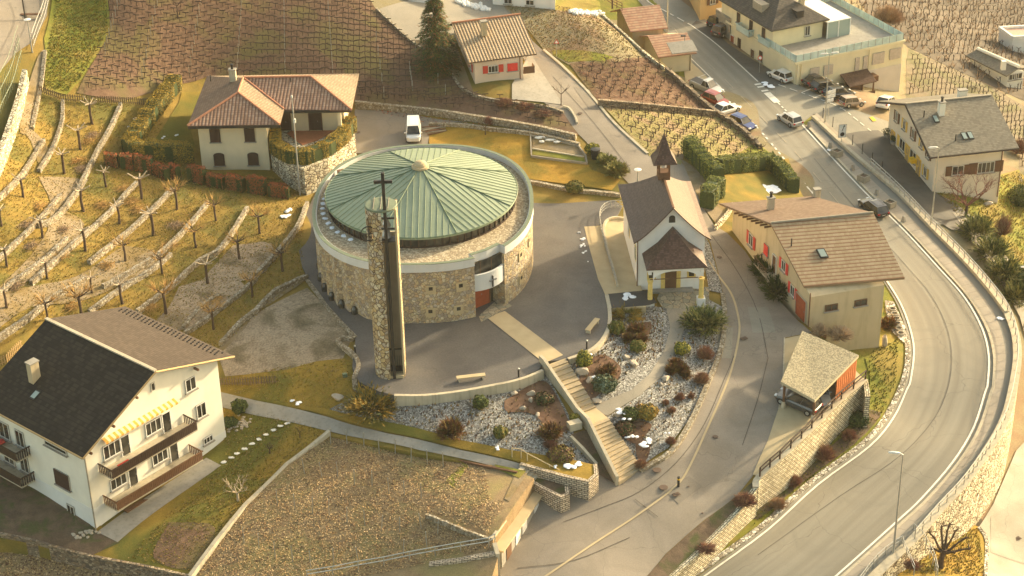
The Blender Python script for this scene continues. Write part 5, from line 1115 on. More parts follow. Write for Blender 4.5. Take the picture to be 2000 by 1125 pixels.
skylight(GH, pl(.33, .46), G['b']-G['a'], G['d']-G['a'], (.9, 1.3)); MB().tube([pl(.08, .62), pl(.08, .62)+Z*.9], .07).build('vent_pipe', 'dark metal', GH)

# ------------------------------------------------------------------ carport
CP = thing('carport', 'flat gravel roofed timber carport sheltering two cars above the stone wall', 'carport', tuple(un(1583,816,-3.6)))
CM = Vector(CP.location); q = [Vector(un(*v))-CM for v in ((1591.4,781.4,-.75),(1677.3,693.7,-.45),(1567.2,646.1,-.1),(1525.2,745,-.3))]
m = MB().slab(q, .3); m.build('roof', 'fibre shingle', CP)
lw = lambda p, k: Vector((p.x, p.y, 0))*(1-k)+Vector((sum(a.x for a in q)/4, sum(a.y for a in q)/4, 0))*k
for k in (0, 3, 1, 2):
    p = lw(q[k], .12); zt = q[k].z-.25; o = MB().tube([(p.x, p.y, .5), (p.x, p.y, zt)], .13, 8).build('post', 'brown wood', CP); MB().lathe([(.3, -.1), (.2, .65), (.18, .7)], (p.x, p.y, 0), 4).build('foot', 'concrete', o)
m = MB(); a, b = lw(q[0], .06)*.45+lw(q[1], .06)*.55, lw(q[1], .06); k = 9
for i in range(k+1): p = a.lerp(b, i/k); m.box((p.x, p.y, 1.35), (.34, .1, 2.6), math.atan2((b-a).y, (b-a).x))
m.build('plank_screen', 'orange wood', CP)
a, b = lw(q[1], .05), lw(q[2], .05); c = (a+b)/2; MB().box((c.x, c.y, 1.4), ((b-a).length*.95, .12, 2.8), math.atan2((b-a).y, (b-a).x)).build('back_wall', 'dark wood', CP)

# ------------------------------------------------------------------ two tiled garages by the road at the top
for nm, lb, zz, q4, wz in (('tiled_garage', 'upper red tiled garage nearest the top edge beside the main road', 0, ((1231.3,62,.22), (1304.7,54,.22), (1288,8.7,2.2), (1211.3,16.7,2.2)), -2.6), ('tiled_garage', 'lower red tiled garage with a grey lean-to above the parked pickup', 0, ((1286,112,-1.1), (1360.7,103.3,-1.1), (1342,63.3,.5), (1265.3,70,.5)), -4.2)):
    w4 = [Vector(un(*v)) for v in q4]; o = thing(nm, lb, 'garage', (w4[0].x, w4[0].y, wz)); q = [p-o.location for p in w4]
    ba = [q[3]*2-q[0], q[2]*2-q[1]]; ba[0].z, ba[1].z = q[0].z, q[0].z
    m = MB().slab(q, .15).slab([ba[1], ba[0], q[3], q[2]], .15); m.build('roof', 'red tiles', o)
    u = (q[1]-q[0]).normalized(); v = Vector((-u.y, u.x, 0)); a = q[0]+u*.5+v*.5; L = (q[1]-q[0]).length-1.1; Dp = (ba[0]-q[0]).to_2d().length-1
    m = MB().prism([Vector((a.x, a.y, -1.2)), Vector((a.x, a.y, -1.2))+v*Dp, Vector((a.x, a.y, q[0].z))+v*Dp, Vector((a.x, a.y, q[2].z-.2))+v*Dp/2, Vector((a.x, a.y, q[0].z))], u*L); m.build('wall', 'old tan plaster' if 'upper' in lb else 'cream plaster', o)
    if 'lower' in lb:
        m = MB().slab([a+u*.8-v*2.6+Z*(-q[0].z+1.2+a.z), a+u*(L)-v*2.6+Z*(-q[0].z+1.2+a.z), a+u*L-v*.1+Z*(-q[0].z+1.9+a.z), a+u*.8-v*.1+Z*(-q[0].z+1.9+a.z)], .1); m.build('lean_to', 'grey concrete', o); MB().tube([a+u*(L-.2)-v*.1+Z*(-.4), a+u*(L-.2)-v*.1-Z*2.8], .06).build('downpipe', 'brown wood', o)

# ------------------------------------------------------------------ yellow building with the roof terrace
CR = thing('terrace_building', 'large pale yellow building with a glass railed roof terrace and dark hipped upper house', 'building', (40.6, 66.5, -5.0), R(24.4))
CQ = (Matrix.Translation(CR.location) @ Matrix.Rotation(R(24.4), 4, 'Z')).inverted()
W, D, h = 18.2, 18.5, 3.3
def cr(px, py, z): return CQ @ Vector(un(px, py, z-5.0))
c1 = cr(1553.6,127,h); c2 = cr(1771,82,h); c3 = cr(1628,8,h); c4 = cr(1500,91,h)
bx = [(0, 0), (W, 0), (W, D), (7.5, D), (0, D)]
m = MB().prism([(x, y, -7) for x, y in bx], 7+h-.25); m.build('wall', 'yellow plaster', CR)
m = MB().prism([(x*1.02-.25 if x == 0 else x+.25, y-.25 if y == 0 else y+.25, h-.25) for x, y in bx], .3); m.build('cornice', 'yellow plaster', CR)
m = MB().prism([(.3, .3, h+.05), (W-.3, .3, h+.05), (W-.3, D-.3, h+.05), (.3, D-.3, h+.05)], .04); m.build('deck', 'grey concrete', CR)
MB().box((W-3.6, -.04, -3.3), (7.2, .06, 6)).build('pale_panel', 'pale panel', CR)
def glass_rail(pts, nm='glass_railing'):
    m = MB(); p_ = MB()
    for a, b in zip(pts[:-1], pts[1:]):
        a, b = Vector(a), Vector(b); L = (b-a).length; u = (b-a)/L; nn = Vector((-u.y, u.x, 0)); k = max(1, round(L/1.25))
        for i in range(k): m.obox(a+u*(i+.5)*L/k+Z*.55, u, Z, nn, (L/k-.12, 1.0, .03))
        for i in range(k+1): p_.obox(a+u*i*L/k+Z*.55, u, Z, nn, (.07, 1.12, .07))
    o = m.build(nm, 'glass railing', CR); p_.build('post', 'grey metal', o)
glass_rail([(0, 8.0, h), (0, 0, h), (W, 0, h), (W, D, h), (9.5, D, h)])
# upper hipped house
ux, uy, uw, ud = 1.0, 6.2, 7.4, 12.2; uz = h; uh = 3.0
m = MB().prism([(0.02, uy, uz), (ux+uw, uy, uz), (ux+uw, uy+ud+2, uz), (0.02, uy+ud+2, uz)], uh); m.build('upper_wall', 'yellow plaster', CR)
e = [Vector((-.7, uy-.7, uz+uh)), Vector((ux+uw+.7, uy-.7, uz+uh)), Vector((ux+uw+.7, uy+ud+3, uz+uh)), Vector((-.7, uy+ud+3, uz+uh))]; r1, r2 = Vector((3.9, uy+4.4, uz+uh+3.1)), Vector((3.9, uy+ud-1.5, uz+uh+3.1))
m = MB().slab([e[0], e[1], r1], .2).slab([e[1], e[2], r2, r1], .2).slab([e[2], e[3], r2], .2).slab([e[3], e[0], r1, r2], .2); rf = m.build('roof', 'dark slate', CR)
chimney(CR, (6.3, uy+2.6, uz+uh+.6), (.7, .6), 2.4, 'old tan plaster'); MB().box((4.7, uy+1.2, uz+uh+1.1), (1.2, 1.7, 1.1)).build('dormer', 'dark slate', CR); MB().box((1.1, uy+5.2, uz+uh+1.5), (1.3, 2.4, 1.1)).build('dormer', 'grey wood', CR)
window(CR, (5.8, uy-.03, uz+1.6), X, -Y, .9, 1.5, mull=1)
MB().box((10.6, uy+3.6, uz+2.6), (4.1, 9, .12)).build('canopy', 'white paint', CR)
g = MB().box((10.6, uy-.8, uz+1.3), (4.0, .05, 2.5)).box((12.6, uy+3.6, uz+1.3), (.05, 8.8, 2.5)).build('veranda_glass', 'glass pale', CR); m = MB()
for x in (8.7, 10.6, 12.6): m.box((x, uy-.84, uz+1.3), (.12, .1, 2.55))
for y in (2, 5, 8): m.box((12.64, uy+y-.8, uz+1.3), (.1, .12, 2.55))
m.build('frame', 'white paint', g)
for i in range(5): MB().rock((13.8+.5*i, uy+4.5+.6*(i % 2), uz+.3), (.4, .3, .25), i, 1).build('terrace_cushion', 'litter', CR)
for x, w_, hh, zz in ((3.2, 1.5, 1.5, 1.2), (5.5, 1.5, 1.5, 1.2), (10.4, .7, 1.9, 1.15), (11.8, .7, 1.9, 1.15), (14.0, 2.0, 1.7, 1.35), (16.9, 1.9, 1.6, 1.5)):
    window(CR, (x, -.03, zz), X, -Y, w_, hh, 'roller blind', open_=False, sill=False)
for y, z in ((9.0, 1.1), (12.0, 4.8), (15.5, 4.8), (15.0, 1.0)): window(CR, (-.03, y, z), -Y, -X, .8, 1.5, mull=1, frame='brown wood')
window(CR, (-.03, 8.6, 4.8), -Y, -X, .8, 1.5, mull=1, frame='brown wood'); door(CR, (-.02, 11.2, -.3+.6), -Y, -X, 1.0, 2.1, 'brown wood', 'yellow plaster'); door(CR, (-.02, 16.9, .5), -Y, -X, 1.0, 2.1, 'door wood')
b = balcony(CR, (0, 14.6, 3.5), -Y, -X, 3.4, .9, 1, 'glass railing'); b = balcony(CR, (0, 9.6, 3.3), -Y, -X, 3.0, .3, 1, 'glass railing')
m = MB().box((.35, -.14, -.6), (.28, .26, 7.4)).tube([(.9, -.12, h-.4), (.9, -.12, -3)], .08).tube([(12.4, -.12, h-.4), (12.4, -.12, -1)], .08); m.build('downpipe', 'yellow plaster', CR)
# wooden entrance porch
m = MB().slab([(7.6, -2.6, -.9), (12.2, -2.6, -.9), (12.2, -.1, .1), (7.6, -.1, .1)], .15); pr_ = m.build('porch_roof', 'chapel shingles', CR)
m = MB()
for x in (8.0, 10.0, 11.9): m.box((x, -2.3, -2.3), (.16, .16, 2.8))
m.box((9.2, -1.2, -2.2), (1.6, 1.8, 2.2)); m.box((11.0, -2.4, -2.8), (2.4, .08, .8)); m.box((12.6, -1.0, -1.0), (1.1, 1.4, .8)); m.build('porch_frame', 'brown wood', CR)
# ------------------------------------------------------------------ grey roofed house right
PH = thing('grey_roofed_house', 'long cream house with a grey slate roof and ochre window shutters at the right edge', 'house', (53.79, 35.91, -7), R(10.5))
W, D, he, hr = 9.2, 15.6, 5.3, 8.75
rf = gable_roof(PH, -1.25, W+1.4, -1.3, D+1.3, 0, D/2, he, hr, 'slate')
gable_walls(PH, W, D, -3.5, he+.1, hr-.35, D/2, mat='pale cream plaster')
MB().box((W/2, D/2, hr+.04), (W+2.6, .35, .12)).build('ridge_cap', 'grey wood', rf)
MB().tube([(-1.3, -1.3, he-.2), (-1.3, D/2, hr-.15), (-1.3, D+1.3, he-.2)], .12, 4).tube([(-1.2, -1.4, he-.1), (W+1.4, -1.4, he-.1)], .1, 5).build('fascia', 'dark wood', PH)
chimney(PH, (2.7, D/2-2.3, 7.3), (.75, .75), 2.2, 'white plaster'); chimney(PH, (7.2, D/2+1.6, 7.9), (1.1, .7), 1.2, 'white plaster', pot=False)
sl_ = lambda x, t: Vector((x, -1.3+(D/2+1.3)*t, he+(hr-he)*t)); vv = Vector((0, D/2+1.3, hr-he))
for x, t in ((1.7, .66), (4.3, .3), (5.1, .3)): skylight(PH, sl_(x, t), X, vv, (.65, 1.3))
m = MB().tube([sl_(.3, .72), sl_(.3, .72)+Z*.9], .08).tube([sl_(2.9, .24), sl_(2.9, .24)+Z*.9], .08); m.build('vent_pipe', 'dark metal', PH)
for y in (2.0, 4.3, 7.2, 10.2, 12.9): window(PH, (-.03, y, 4.6 if y > 4 else 4.2), -Y, -X, .9, 1.35, 'mustard paint' if y in (4.3, 10.2) else 'brown wood')
for y, w_ in ((6.6, 2.0), (10.3, 1.8)): window(PH, (-.03, y, 1.7), -Y, -X, w_, 1.5, 'mustard paint', mull=1)
window(PH, (-.03, 2.4, 1.4), -Y, -X, .95, 1.4, 'mustard paint')
for y in (4.6, 8.4, 13.6): door(PH, (-.02, y, 1.1), -Y, -X, 1.0, 2.2, 'light wood', 'mustard paint')
MB().box((-.5, 5.7, 1.6), (.7, 1.1, .5)).build('letter_box', 'hot yellow', PH)
window(PH, (7.0, -.03, 2.4), X, -Y, 2.3, 1.5, 'brown wood', mull=3); window(PH, (3.2, -.03, 2.4), X, -Y, 1.6, 1.3, 'brown wood'); MB().tube([(W-.2, -.12, he-.2), (W-.2, -.12, -2)], .07).build('downpipe', 'brown wood', PH)
# ------------------------------------------------------------------ buildings cut by the frame
def far_box(name, label, cat, corners, z0, z1, mat, roofmat, par=None):
    w4 = [Vector(un(x, y, z1)) for x, y in corners]; o = thing(name, label, cat, (w4[0].x, w4[0].y, z0)); q = [p-o.location for p in w4]
    MB().prism([(p.x, p.y, -3) for p in q], z1-z0+2.9).build('wall', mat, o); MB().prism([(p.x, p.y, z1-z0) for p in q], .12).build('roof', roofmat, o); return o, q
o, q = far_box('pale_hall', 'pale grey building cut by the top edge left of the conifer', 'building', ((778,2),(862,-6),(850,-70),(765,-60)), 5.5, 8.3, 'white band', 'grey concrete')
o, q = far_box('pale_house', 'long pale house cut by the top edge above the dry field', 'house', ((962,-12),(1084,-4),(1084,-70),(960,-80)), 5.2, 7.8, 'cool white plaster', 'grey concrete')
for k, x in enumerate((.25, .6)): p = q[0].lerp(q[1], x); u = (q[1]-q[0]).normalized(); window(o, (p.x+u.y*.03, p.y-u.x*.03, 1.7), u, (u.y, -u.x, 0), 1.2, .8)
o, q = far_box('orange_house', 'orange house cut by the top edge beside the hedge', 'house', ((1368,-12),(1448,-30),(1430,-80),(1340,-60)), -2.8, .6, 'orange plaster', 'red tiles')
for k, x in enumerate((.3, .7)): p = q[0].lerp(q[1], x); u = (q[1]-q[0]).normalized(); window(o, (p.x+u.y*.03, p.y-u.x*.03, 1.9), u, (u.y, -u.x, 0), 1.0, 1.1, 'brown wood')
o, q = far_box('entry_canopy', 'grey flat canopy roof at the left end of the yellow building', 'canopy', ((1426,38),(1470,22),(1444,12),(1398,18)), -1.3, -1.1, 'grey wood', 'grey concrete')
for ch_ in list(o.children): pass
o, q = far_box('white_flat_house', 'white flat house with an orange roof deck cut by the right edge', 'house', ((1978,76),(2060,72),(2060,52),(1952,57)), -21, -17, 'cool white plaster', 'orange roof deck')
m = MB(); qq = q+[q[0]]
for a, b in zip(qq[:-1], qq[1:]): c = (a+b)/2; m.box((c.x, c.y, 4.25), ((b-a).length, .4, .5), math.atan2((b-a).y, (b-a).x))
m.build('parapet', 'white paint', o)
# barn
zb = -15.5
zb = max(P(1886, 108, FE, .9).z, P(1966, 148, FE, .9).z)-.2; print('barn', zb, P(1886, 108, FE, .9), P(1966, 148, FE, .9))
w4 = [Vector(un(*v)) for v in ((1886,108,zb+.9),(1966,148,zb+.9),(1990,132,zb+1.6),(1909,96,zb+1.6))]
o = thing('barn', 'grey slate roofed barn with a white gable near the right edge', 'barn', (w4[0].x, w4[0].y, zb)); q = [p-o.location for p in w4]; b0, b1 = q[3]*2-q[0], q[2]*2-q[1]; b0.z, b1.z = q[0].z, q[1].z
m = MB().slab(q, .2).slab([b1, b0, q[3], q[2]], .2); rf = m.build('roof', 'slate', o); MB().tube([q[3]+Z*.1, q[2]+Z*.1], .3, 5).build('ridge_cap', 'white plaster', rf)
u = (q[1]-q[0]).normalized(); u.z = 0; a = q[0]+u*.4; v = (b0-q[0]); v.z = 0; vn = v.normalized(); a = a+vn*.6; Dp = v.length-1.2; L = (q[1]-q[0]).length-.9
m = MB().prism([Vector((a.x, a.y, -3)), Vector((a.x, a.y, -3))+vn*Dp, Vector((a.x, a.y, q[0].z))+vn*Dp, Vector((a.x, a.y, q[3].z-.25))+vn*Dp/2, Vector((a.x, a.y, q[0].z))], u*L); m.build('wall', 'white plaster', o)
e = a+u*L
for k in (.3, .65): p = e+vn*Dp*k; window(o, (p.x+u.x*.03, p.y+u.y*.03, .3), vn, u, 1.4, 1.0)
MB().box(((q[1]+q[2])[0]/2-2, (q[1]+q[2])[1]/2-1.5, 3.0), (.7, .7, 1.4)).build('chimney', 'white plaster', o)
# ------------------------------------------------------------------ long concrete stairs
def stairs(name, label, Lp, Rp, z0, z1, n, mat='beige paving', depth=.5):
    a0, a1 = [Vector(un(*p, z)) for p, z in zip(Lp, (z0, z1))]; b0, b1 = [Vector(un(*p, z)) for p, z in zip(Rp, (z0, z1))]
    m = MB()
    for i in range(n):
        t0, t1 = i/n, (i+1)/n; z = z0+(z1-z0)*(i+.0)/n
        q = [a0.lerp(a1, t0), b0.lerp(b1, t0), b0.lerp(b1, t1+.1/n), a0.lerp(a1, t1+.1/n)]; m.prism([(p.x, p.y, z-depth) for p in q], depth)
    return m, (a0, a1, b0, b1)
st = thing('garden_staircase', 'long concrete staircase in two flights between the rock gardens down to the street', 'staircase', (0, 0, 0))
m1, s1 = stairs('', '', ((1066,714),(1130,809)), ((1104,700),(1163,796)), 0, -1.9, 11); f1 = m1.build('flight', 'stair concrete', st)
m2, s2 = stairs('', '', ((1151,830),(1208,944)), ((1187,816),(1254,916)), -1.95, -4.55, 15); m2.build('flight', 'stair concrete', st)
for mm, s, n, za, zb_ in ((None, s1, 11, 0, -1.9), (None, s2, 15, -1.95, -4.55)):
    m = MB()
    for i in range(n):
        t0, t1 = i/n, (i+.28)/n; z = za+(zb_-za)*i/n; q = [s[0].lerp(s[1], i/n), s[2].lerp(s[3], i/n), s[2].lerp(s[3], (i+.3)/n), s[0].lerp(s[1], (i+.3)/n)]
        m.prism([(p.x, p.y, z+.002) for p in q[::1]], .012)
    m.build('nosing', 'beige paving', st)
q = [s1[1], s1[3], s2[2], s2[0]]; MB().prism([(p.x, p.y, -2.7) for p in q], .78).build('landing', 'beige paving', st)
pl_ = [s1[0], s1[1], s2[0], s2[1]]; w = []; zt = []; zb2 = []
for a, b, za, zb_ in ((s1[0], s1[1], .75, -1.05), (s1[1], s2[0], -1.05, -1.1), (s2[0], s2[1], -1.1, -3.7)):
    for i in range(6): p = a.lerp(b, i/6); w.append((p.x-.12, p.y)); zt.append(za+(zb_-za)*i/6); zb2.append(-5.2)
w.append((s2[1].x-.12, s2[1].y)); zt.append(-3.75); zb2.append(-5.2); k = Vector((w[1][0]-w[0][0], w[1][1]-w[0][1])).normalized()
w.insert(0, (w[0][0]-k.x*.9, w[0][1]-k.y*.9)); zt.insert(0, .75); zb2.insert(0, -2)
sweep_wall(MB(), w, .32, zt, zb2).build('parapet', 'concrete', st)
st2 = thing('path_steps', 'narrow concrete steps between the squared stone walls at the end of the footpath', 'steps', (0, 0, 0))
m, _ = stairs('', '', ((1008,922),(1098,962)), ((1022,903),(1118,945)), -3.0, -4.9, 10); m.build('flight', 'concrete', st2)
wall('wing_wall', [(1115,851),(1140,876),(1165,905)], FA, .5, .3, 'concrete', 'short concrete wing wall left of the lower stair flight', 2.0, smooth=0)
p = P(1122, 838, FA); tag(MB().box((p.x, p.y, p.z+.45), (1.3, .8, .8), .4).build('planter_box', 'concrete'), 'concrete planter holding a yellow shrub on the left side of the stairs', 'planter')
# garage under the lower vineyard
a, b = P(1040, 933, FV), P(960, 1057, FV); u = (b-a); u.z = 0; L = u.length; u.normalize(); nn = Vector((-u.y, u.x, 0)); zt_ = min(a.z, b.z)-.05
UG = thing('vineyard_garage', 'concrete garage front with white doors set under the edge of the lower vineyard', 'garage', (a.x, a.y, zt_)); M_ = Vector((0, 0, 0))
MB().obox(u*L/2+nn*.5+Z*-2.1, u, Z, nn, (L, 2.4, .95)).build('wall', 'grey concrete', UG); MB().obox(u*L/2+nn*.62-Z*.82, u, Z, nn, (L+.1, .16, 1.15)).build('ledge', 'beige paving', UG); MB().obox(u*L/2+nn*.02+Z*.28, u, Z, nn, (L, .22, .3)).build('coping', 'concrete', UG)
for t in (.16, .46, .62, .84): MB().obox(u*L*t+nn*1.0-Z*1.85, u, Z, nn, (L*.11, 1.5, .08)).build('garage_door', 'white paint' if t != .84 else 'brown wood', UG)

# ------------------------------------------------------------------ railings
def railing(name, label, px, F, up, h, mat, rails=2, step=2.0, r=.035, sm=3, lean=0, cat='railing'):
    w = [P(x, y, F, up) for x, y in (smooth_line(px, sm) if sm else px)]; w = [Vector(p) for p in resample([np.array(p) for p in w], step)]
    w = [Vector((p.x, p.y, F.z(p.x, p.y)+up)) for p in w]; o = thing(name, label, cat, w[0]); m = MB()
    for k in range(rails): m.tube([p-w[0]+Z*h*(1-k*.45) for p in w], r, 6)
    m.build('rail', mat, o); pm = MB().tube([(0, 0, -.25), (0, 0, h)], r*1.15, 6).build('post', mat, o); pm.location = (0, 0, 0)
    for p in w[1:]: d = pm.copy(); COL.objects.link(d); d.parent = o; d.location = p-w[0]
    return o
railing('road_railing', 'long galvanised two-rail railing on the wall round the outside of the main road bend', [(1700,322)]+EB[3:16], FB, .58, .95, 'galvanised', 2, 2.1, .05)
railing('lane_railing', 'galvanised railing at the bottom right where the steps leave the sidewalk', [(1665,1160),(1713,1098),(1757,1065),(1764,1072),(1785,1120)], FB, .2, .95, 'galvanised', 2, 1.5, .04)
railing('steps_railing', 'curved pipe handrails over the grass at the bottom right steps', [(1783,1045),(1800,1060),(1822,1100),(1830,1130)], FB, -.6, 1.3, 'galvanised', 2, 1.6, .04)
railing('ramp_railing', 'curved grey railing round the ramp beside the chapel', [(1220,404),(1193,404),(1176,414),(1171,432),(1178,465),(1190,510),(1204,555)], PZ, .12, .8, 'grey metal', 3, 1.0, .035)
wall('ramp_wall', [(1222,425),(1200,423),(1184,430),(1180,445),(1186,480),(1197,520),(1206,556)], PZ, .3, .25, 'concrete', 'low curved concrete kerb of the chapel ramp', .9, cat='wall')
railing('path_handrail', 'pale handrail sloping down across the ashlar wall at the end of the footpath', [(1000,889),(1018,891),(1030,899),(1118,945)], FA, .3, .8, 'beige paving', 1, 3.0, .05, 0)
railing('vineyard_railing', 'double pipe railing along the bottom edge of the lower vineyard', [(600,1130),(700,1112),(800,1093),(900,1075),(955,1066),(967,1058)], FV, .1, .9, 'galvanised', 2, 3.2, .045, 0)
railing('carport_fence', 'dark timber two-rail fence on the wall in front of the carport', [(1690,741),(1643,780),(1605,817),(1565,857),(1523,897),(1484,931)], FA, .3, 1.05, 'dark wood', 2, 3.0, .075, 0, cat='fence')
railing('schoolyard_rail', 'dark post and rail fence in the green corner at the top', [(1168,-12),(1195,8),(1215,18)], FA, 0, .9, 'brown wood', 3, 1.6, .05, 0)
# picket and wire fences
def pickets(name, label, px, F, h, mat, gap=.3, up=0, rails=2, wd=.12):
    w = [P(x, y, F, up) for x, y in px]; ww = [Vector(p) for p in resample([np.array(p) for p in w], gap)]; ww = [Vector((p.x, p.y, F.z(p.x, p.y)+up)) for p in ww]
    o = thing(name, label, 'fence', ww[0]); m = MB()
    for i, p in enumerate(ww[:-1]):
        t = (ww[i+1]-p); t.z = 0; m.obox(p-ww[0]+Z*h/2, t.normalized(), Z, Vector((-t.y, t.x, 0)).normalized(), (wd, h, .05))
    m.build('pickets', mat, o); m = MB()
    for k in range(rails): m.tube([p-ww[0]+Z*h*(.25+.5*k) for p in ww[::3]+[ww[-1]]], .045, 4)
    m.build('rail', mat, o); return o
pickets('picket_fence', 'dark picket fence along the foot of the top vineyard', [(78,180),(100,188),(120,196)], FA, .95, 'fence wood'); COL.objects[-1]
pickets('picket_fence', 'long dark picket fence between the orchard and the top vineyard', [(120,197),(180,201),(240,203),(305,206)], FA, .95, 'fence wood')
pickets('picket_fence', 'weathered picket fence right of the white chalet by the scree', [(428,752),(485,752),(543,748)], FA, .9, 'fence wood')
pickets('picket_fence', 'pale picket fence at the left edge behind the chalet roof', [(-20,728),(15,708),(45,678)], FA, 1.0, 'light wood')
pickets('wire_fence', 'tall pale wire fence on the wall at the top left', [(-30,290),(5,215),(38,128),(44,110)], FA, 3.2, 'pale green cap', .9, 1.6, 3, .05)
pickets('wire_fence', 'wire fence beside the school yard lamp', [(66,95),(78,60),(92,20),(98,-10)], FA, 1.6, 'grey metal', .5, 0, 3, .04)

# ------------------------------------------------------------------ lamps, bollards, planters, signs
def lamp(label, px, F, h, kind='oval', mat='galvanised', ang=0, up=0):
    p = P(*px, F); o = thing('street_lamp', label, 'street lamp', (p.x, p.y, p.z+up), ang)
    MB().tube([(0, 0, -.2), (0, 0, h*.5), (0, 0, h)], [.11, .085, .055], 8).build('pole', mat, o)
    if kind == 'oval':
        MB().tube([(0, 0, h-.02), (-.25, 0, h+.1), (-.5, 0, h+.12)], .045).build('arm', mat, o); MB().rock((-.75, 0, h+.14), (.62, .2, .13), 1, 2).build('lamp_head', 'white paint', o)
    elif kind == 'double':
        for s in (-1, 1): MB().rock((s*.75, 0, h+.08), (.6, .18, .12), 1, 2).build('lamp_head', 'white paint', o)
        MB().tube([(-.5, 0, h), (.5, 0, h)], .04).build('arm', mat, o)
    elif kind == 'disc': MB().lathe([(.08, -.2), (.42, 0), (.45, .06), (.02, .16)], (0, 0, h), 16).build('lamp_head', 'white paint', o)
    elif kind == 'box': MB().box((-.25, 0, h), (.7, .3, .16)).build('lamp_head', 'dark metal', o)
    elif kind == 'thin': MB().lathe([(.06, 0), (.12, .1), (.12, .3), (.02, .4)], (0, 0, h), 10).build('lamp_head', 'white paint', o); MB().box((.1, 0, h*.77), (.25, .25, .5)).build('side_lamp', 'white paint', o)
    return o
lamp('tall street lamp with two heads standing on the parapet above the sidewalk', (1611,240), FB, 10, 'double', ang=.2)
lamp('tall street lamp on the wall beside the grey roofed house', (1819,438), FB, 10.2, 'oval', ang=.1)
lamp('tall street lamp in the foreground on the sidewalk at the lower right', (1744,1087), FB, 11.4, 'oval', ang=-.2)
lamp('street lamp pole reaching the top edge behind the upper tiled garage', (1303,70), FB, 9, 'oval', 'galvanised')
lamp('short dark headed street lamp in front of the lower tiled garage', (1336,134), FB, 5, 'box')
lamp('very thin tall lamp pole between the red hedge and the round church', (586,380), FA, 12.5, 'thin', 'grey metal')
lamp('disc headed lamp at the corner of the school yard', (63,101), FA, 4.2, 'disc', 'grey metal')
lamp('dark lamp post in the school yard at the top left corner', (50,40), FA, 6, 'disc', 'dark metal')
lamp('small disc lamp rising behind the chapel roof', (1245,375), FA, 2.9, 'disc', 'grey metal')
lamp('street lamp at the right edge below the railing', (2000,640), FE, 8, 'oval')
bl = ['small lamp bollard right of the stone walkway near the bench', 'small lamp bollard on the plaza edge left of the stairs', 'small lamp bollard on the asphalt left of the bell tower']
for (x, y), l in zip(((1146,681),(1013,736),(694,691)), bl):
    p = P(x, y, PZ); o = thing('bollard_light', l, 'bollard', p); MB().tube([(0, 0, 0), (0, 0, .85)], .09, 10).build('post', 'dark metal', o); MB().lathe([(.1, 0), (.1, .14), (.02, .2)], (0, 0, .85), 10).build('cap', 'galvanised', o)
p = P(1325, 950, FA); o = thing('striped_bollard', 'dark bollard with a yellow band standing on the gutter line of the street', 'bollard', p); MB().tube([(0, 0, 0), (0, 0, 1.1)], .13, 10).build('post', 'dark metal', o); MB().tube([(0, 0, .78), (0, 0, .93)], .137, 10).build('band', 'hot yellow', o)
for i, (x, y) in enumerate(((1580,250),(1621,290),(1665,334),(1712,382),(1764,435))):
    p = P(x, y, FB); tag(MB().lathe([(.34, 0), (.3, .1), (.2, .75), (.17, .8), (.02, .82)], (p.x, p.y, p.z+.1), 4).build('kerb_bollard', 'grey concrete'), f'squat stone bollard on the main road kerb, {ORD[i]} of five counted from the top', 'bollard', 'stone bollards along the main road kerb')
for i, (x, y) in enumerate(((1634,306),(1686,355),(1737,406))):
    p = P(x, y, FB); o = thing('kerb_planter', f'square dark planter box on the main road kerb, {ORD[i]} of three counted from the top', 'planter', (p.x, p.y, p.z+.13), .7, 'planter boxes along the main road kerb')
    m = MB()
    for s in (-1, 1): m.box((s*.52, 0, .4), (.12, 1.16, .8)); m.box((0, s*.52, .4), (.92, .12, .8))
    m.build('box', 'grey wood', o); MB().box((0, 0, .33), (.92, .92, .6)).build('soil', 'dark soil and shade', o)
def sign(name, label, px, F, parts, h, up=0, ang=0):
    p = P(*px, F); o = thing(name, label, 'sign', (p.x, p.y, p.z+up), ang); MB().tube([(0, 0, 0), (0, 0, h)], .04).build('pole', 'galvanised', o)
    for nm, mt, c, d in parts: MB().box(c, d).build(nm, mt, o)
    return o
def disc(par, nm, mat, c, r, k=20, tri=False):
    m = MB(); pts = [(c[0]+r*math.cos(a), c[1], c[2]+r*math.sin(a)) for a in [2*math.pi*i/k+math.pi/2 for i in range(k)]]; m.prism(pts, (0, -.02, 0)); return m.build(nm, mat, par)
o = sign('panel_sign', 'tall white panel sign with a black arrow and a black disc on the parapet', (1643,284), FB, [('panel', 'white paint', (0, -.06, 1.6), (.95, .05, 1.75)), ('border', 'dark metal', (0, -.03, 1.6), (1.05, .03, 1.85))], 2.4, .5, .2)
disc(o, 'disc_mark', 'dark metal', (0, -.09, 1.15), .3, 16); m = MB().tube([(-.1, -.1, 1.6), (.05, -.1, 1.95), (.18, -.1, 2.3)], .04).prism([(.05, -.1, 2.25), (.3, -.1, 2.2), (.24, -.1, 2.48)], (0, -.02, 0)); m.build('arrow', 'dark metal', o)
o = sign('direction_signs', 'stack of three white direction boards fixed beside the tall two-headed lamp', (1617,237), FB, [('board', 'white paint', (.1, -.08, 3.9), (1.6, .05, .5)), ('board', 'white paint', (.1, -.08, 3.3), (1.6, .05, .5)), ('board', 'white paint', (0, -.08, 2.7), (1.3, .05, .45))], 4.3, .4, .5)
o = sign('warning_sign', 'small white warning triangle beside the lane above the red vineyard', (1087,112), FA, [], 2.2, 0, 0); disc(o, 'plate', 'bright red', (0, -.05, 2.2), .42, 3); disc(o, 'face', 'white paint', (0, -.075, 2.2), .27, 3)
o = sign('round_sign', 'small round red and white sign on the pavement by the yellow building', (1483,142), FE, [], 2.3); disc(o, 'plate', 'bright red', (0, -.05, 2.3), .33); disc(o, 'face', 'white paint', (0, -.075, 2.3), .22)
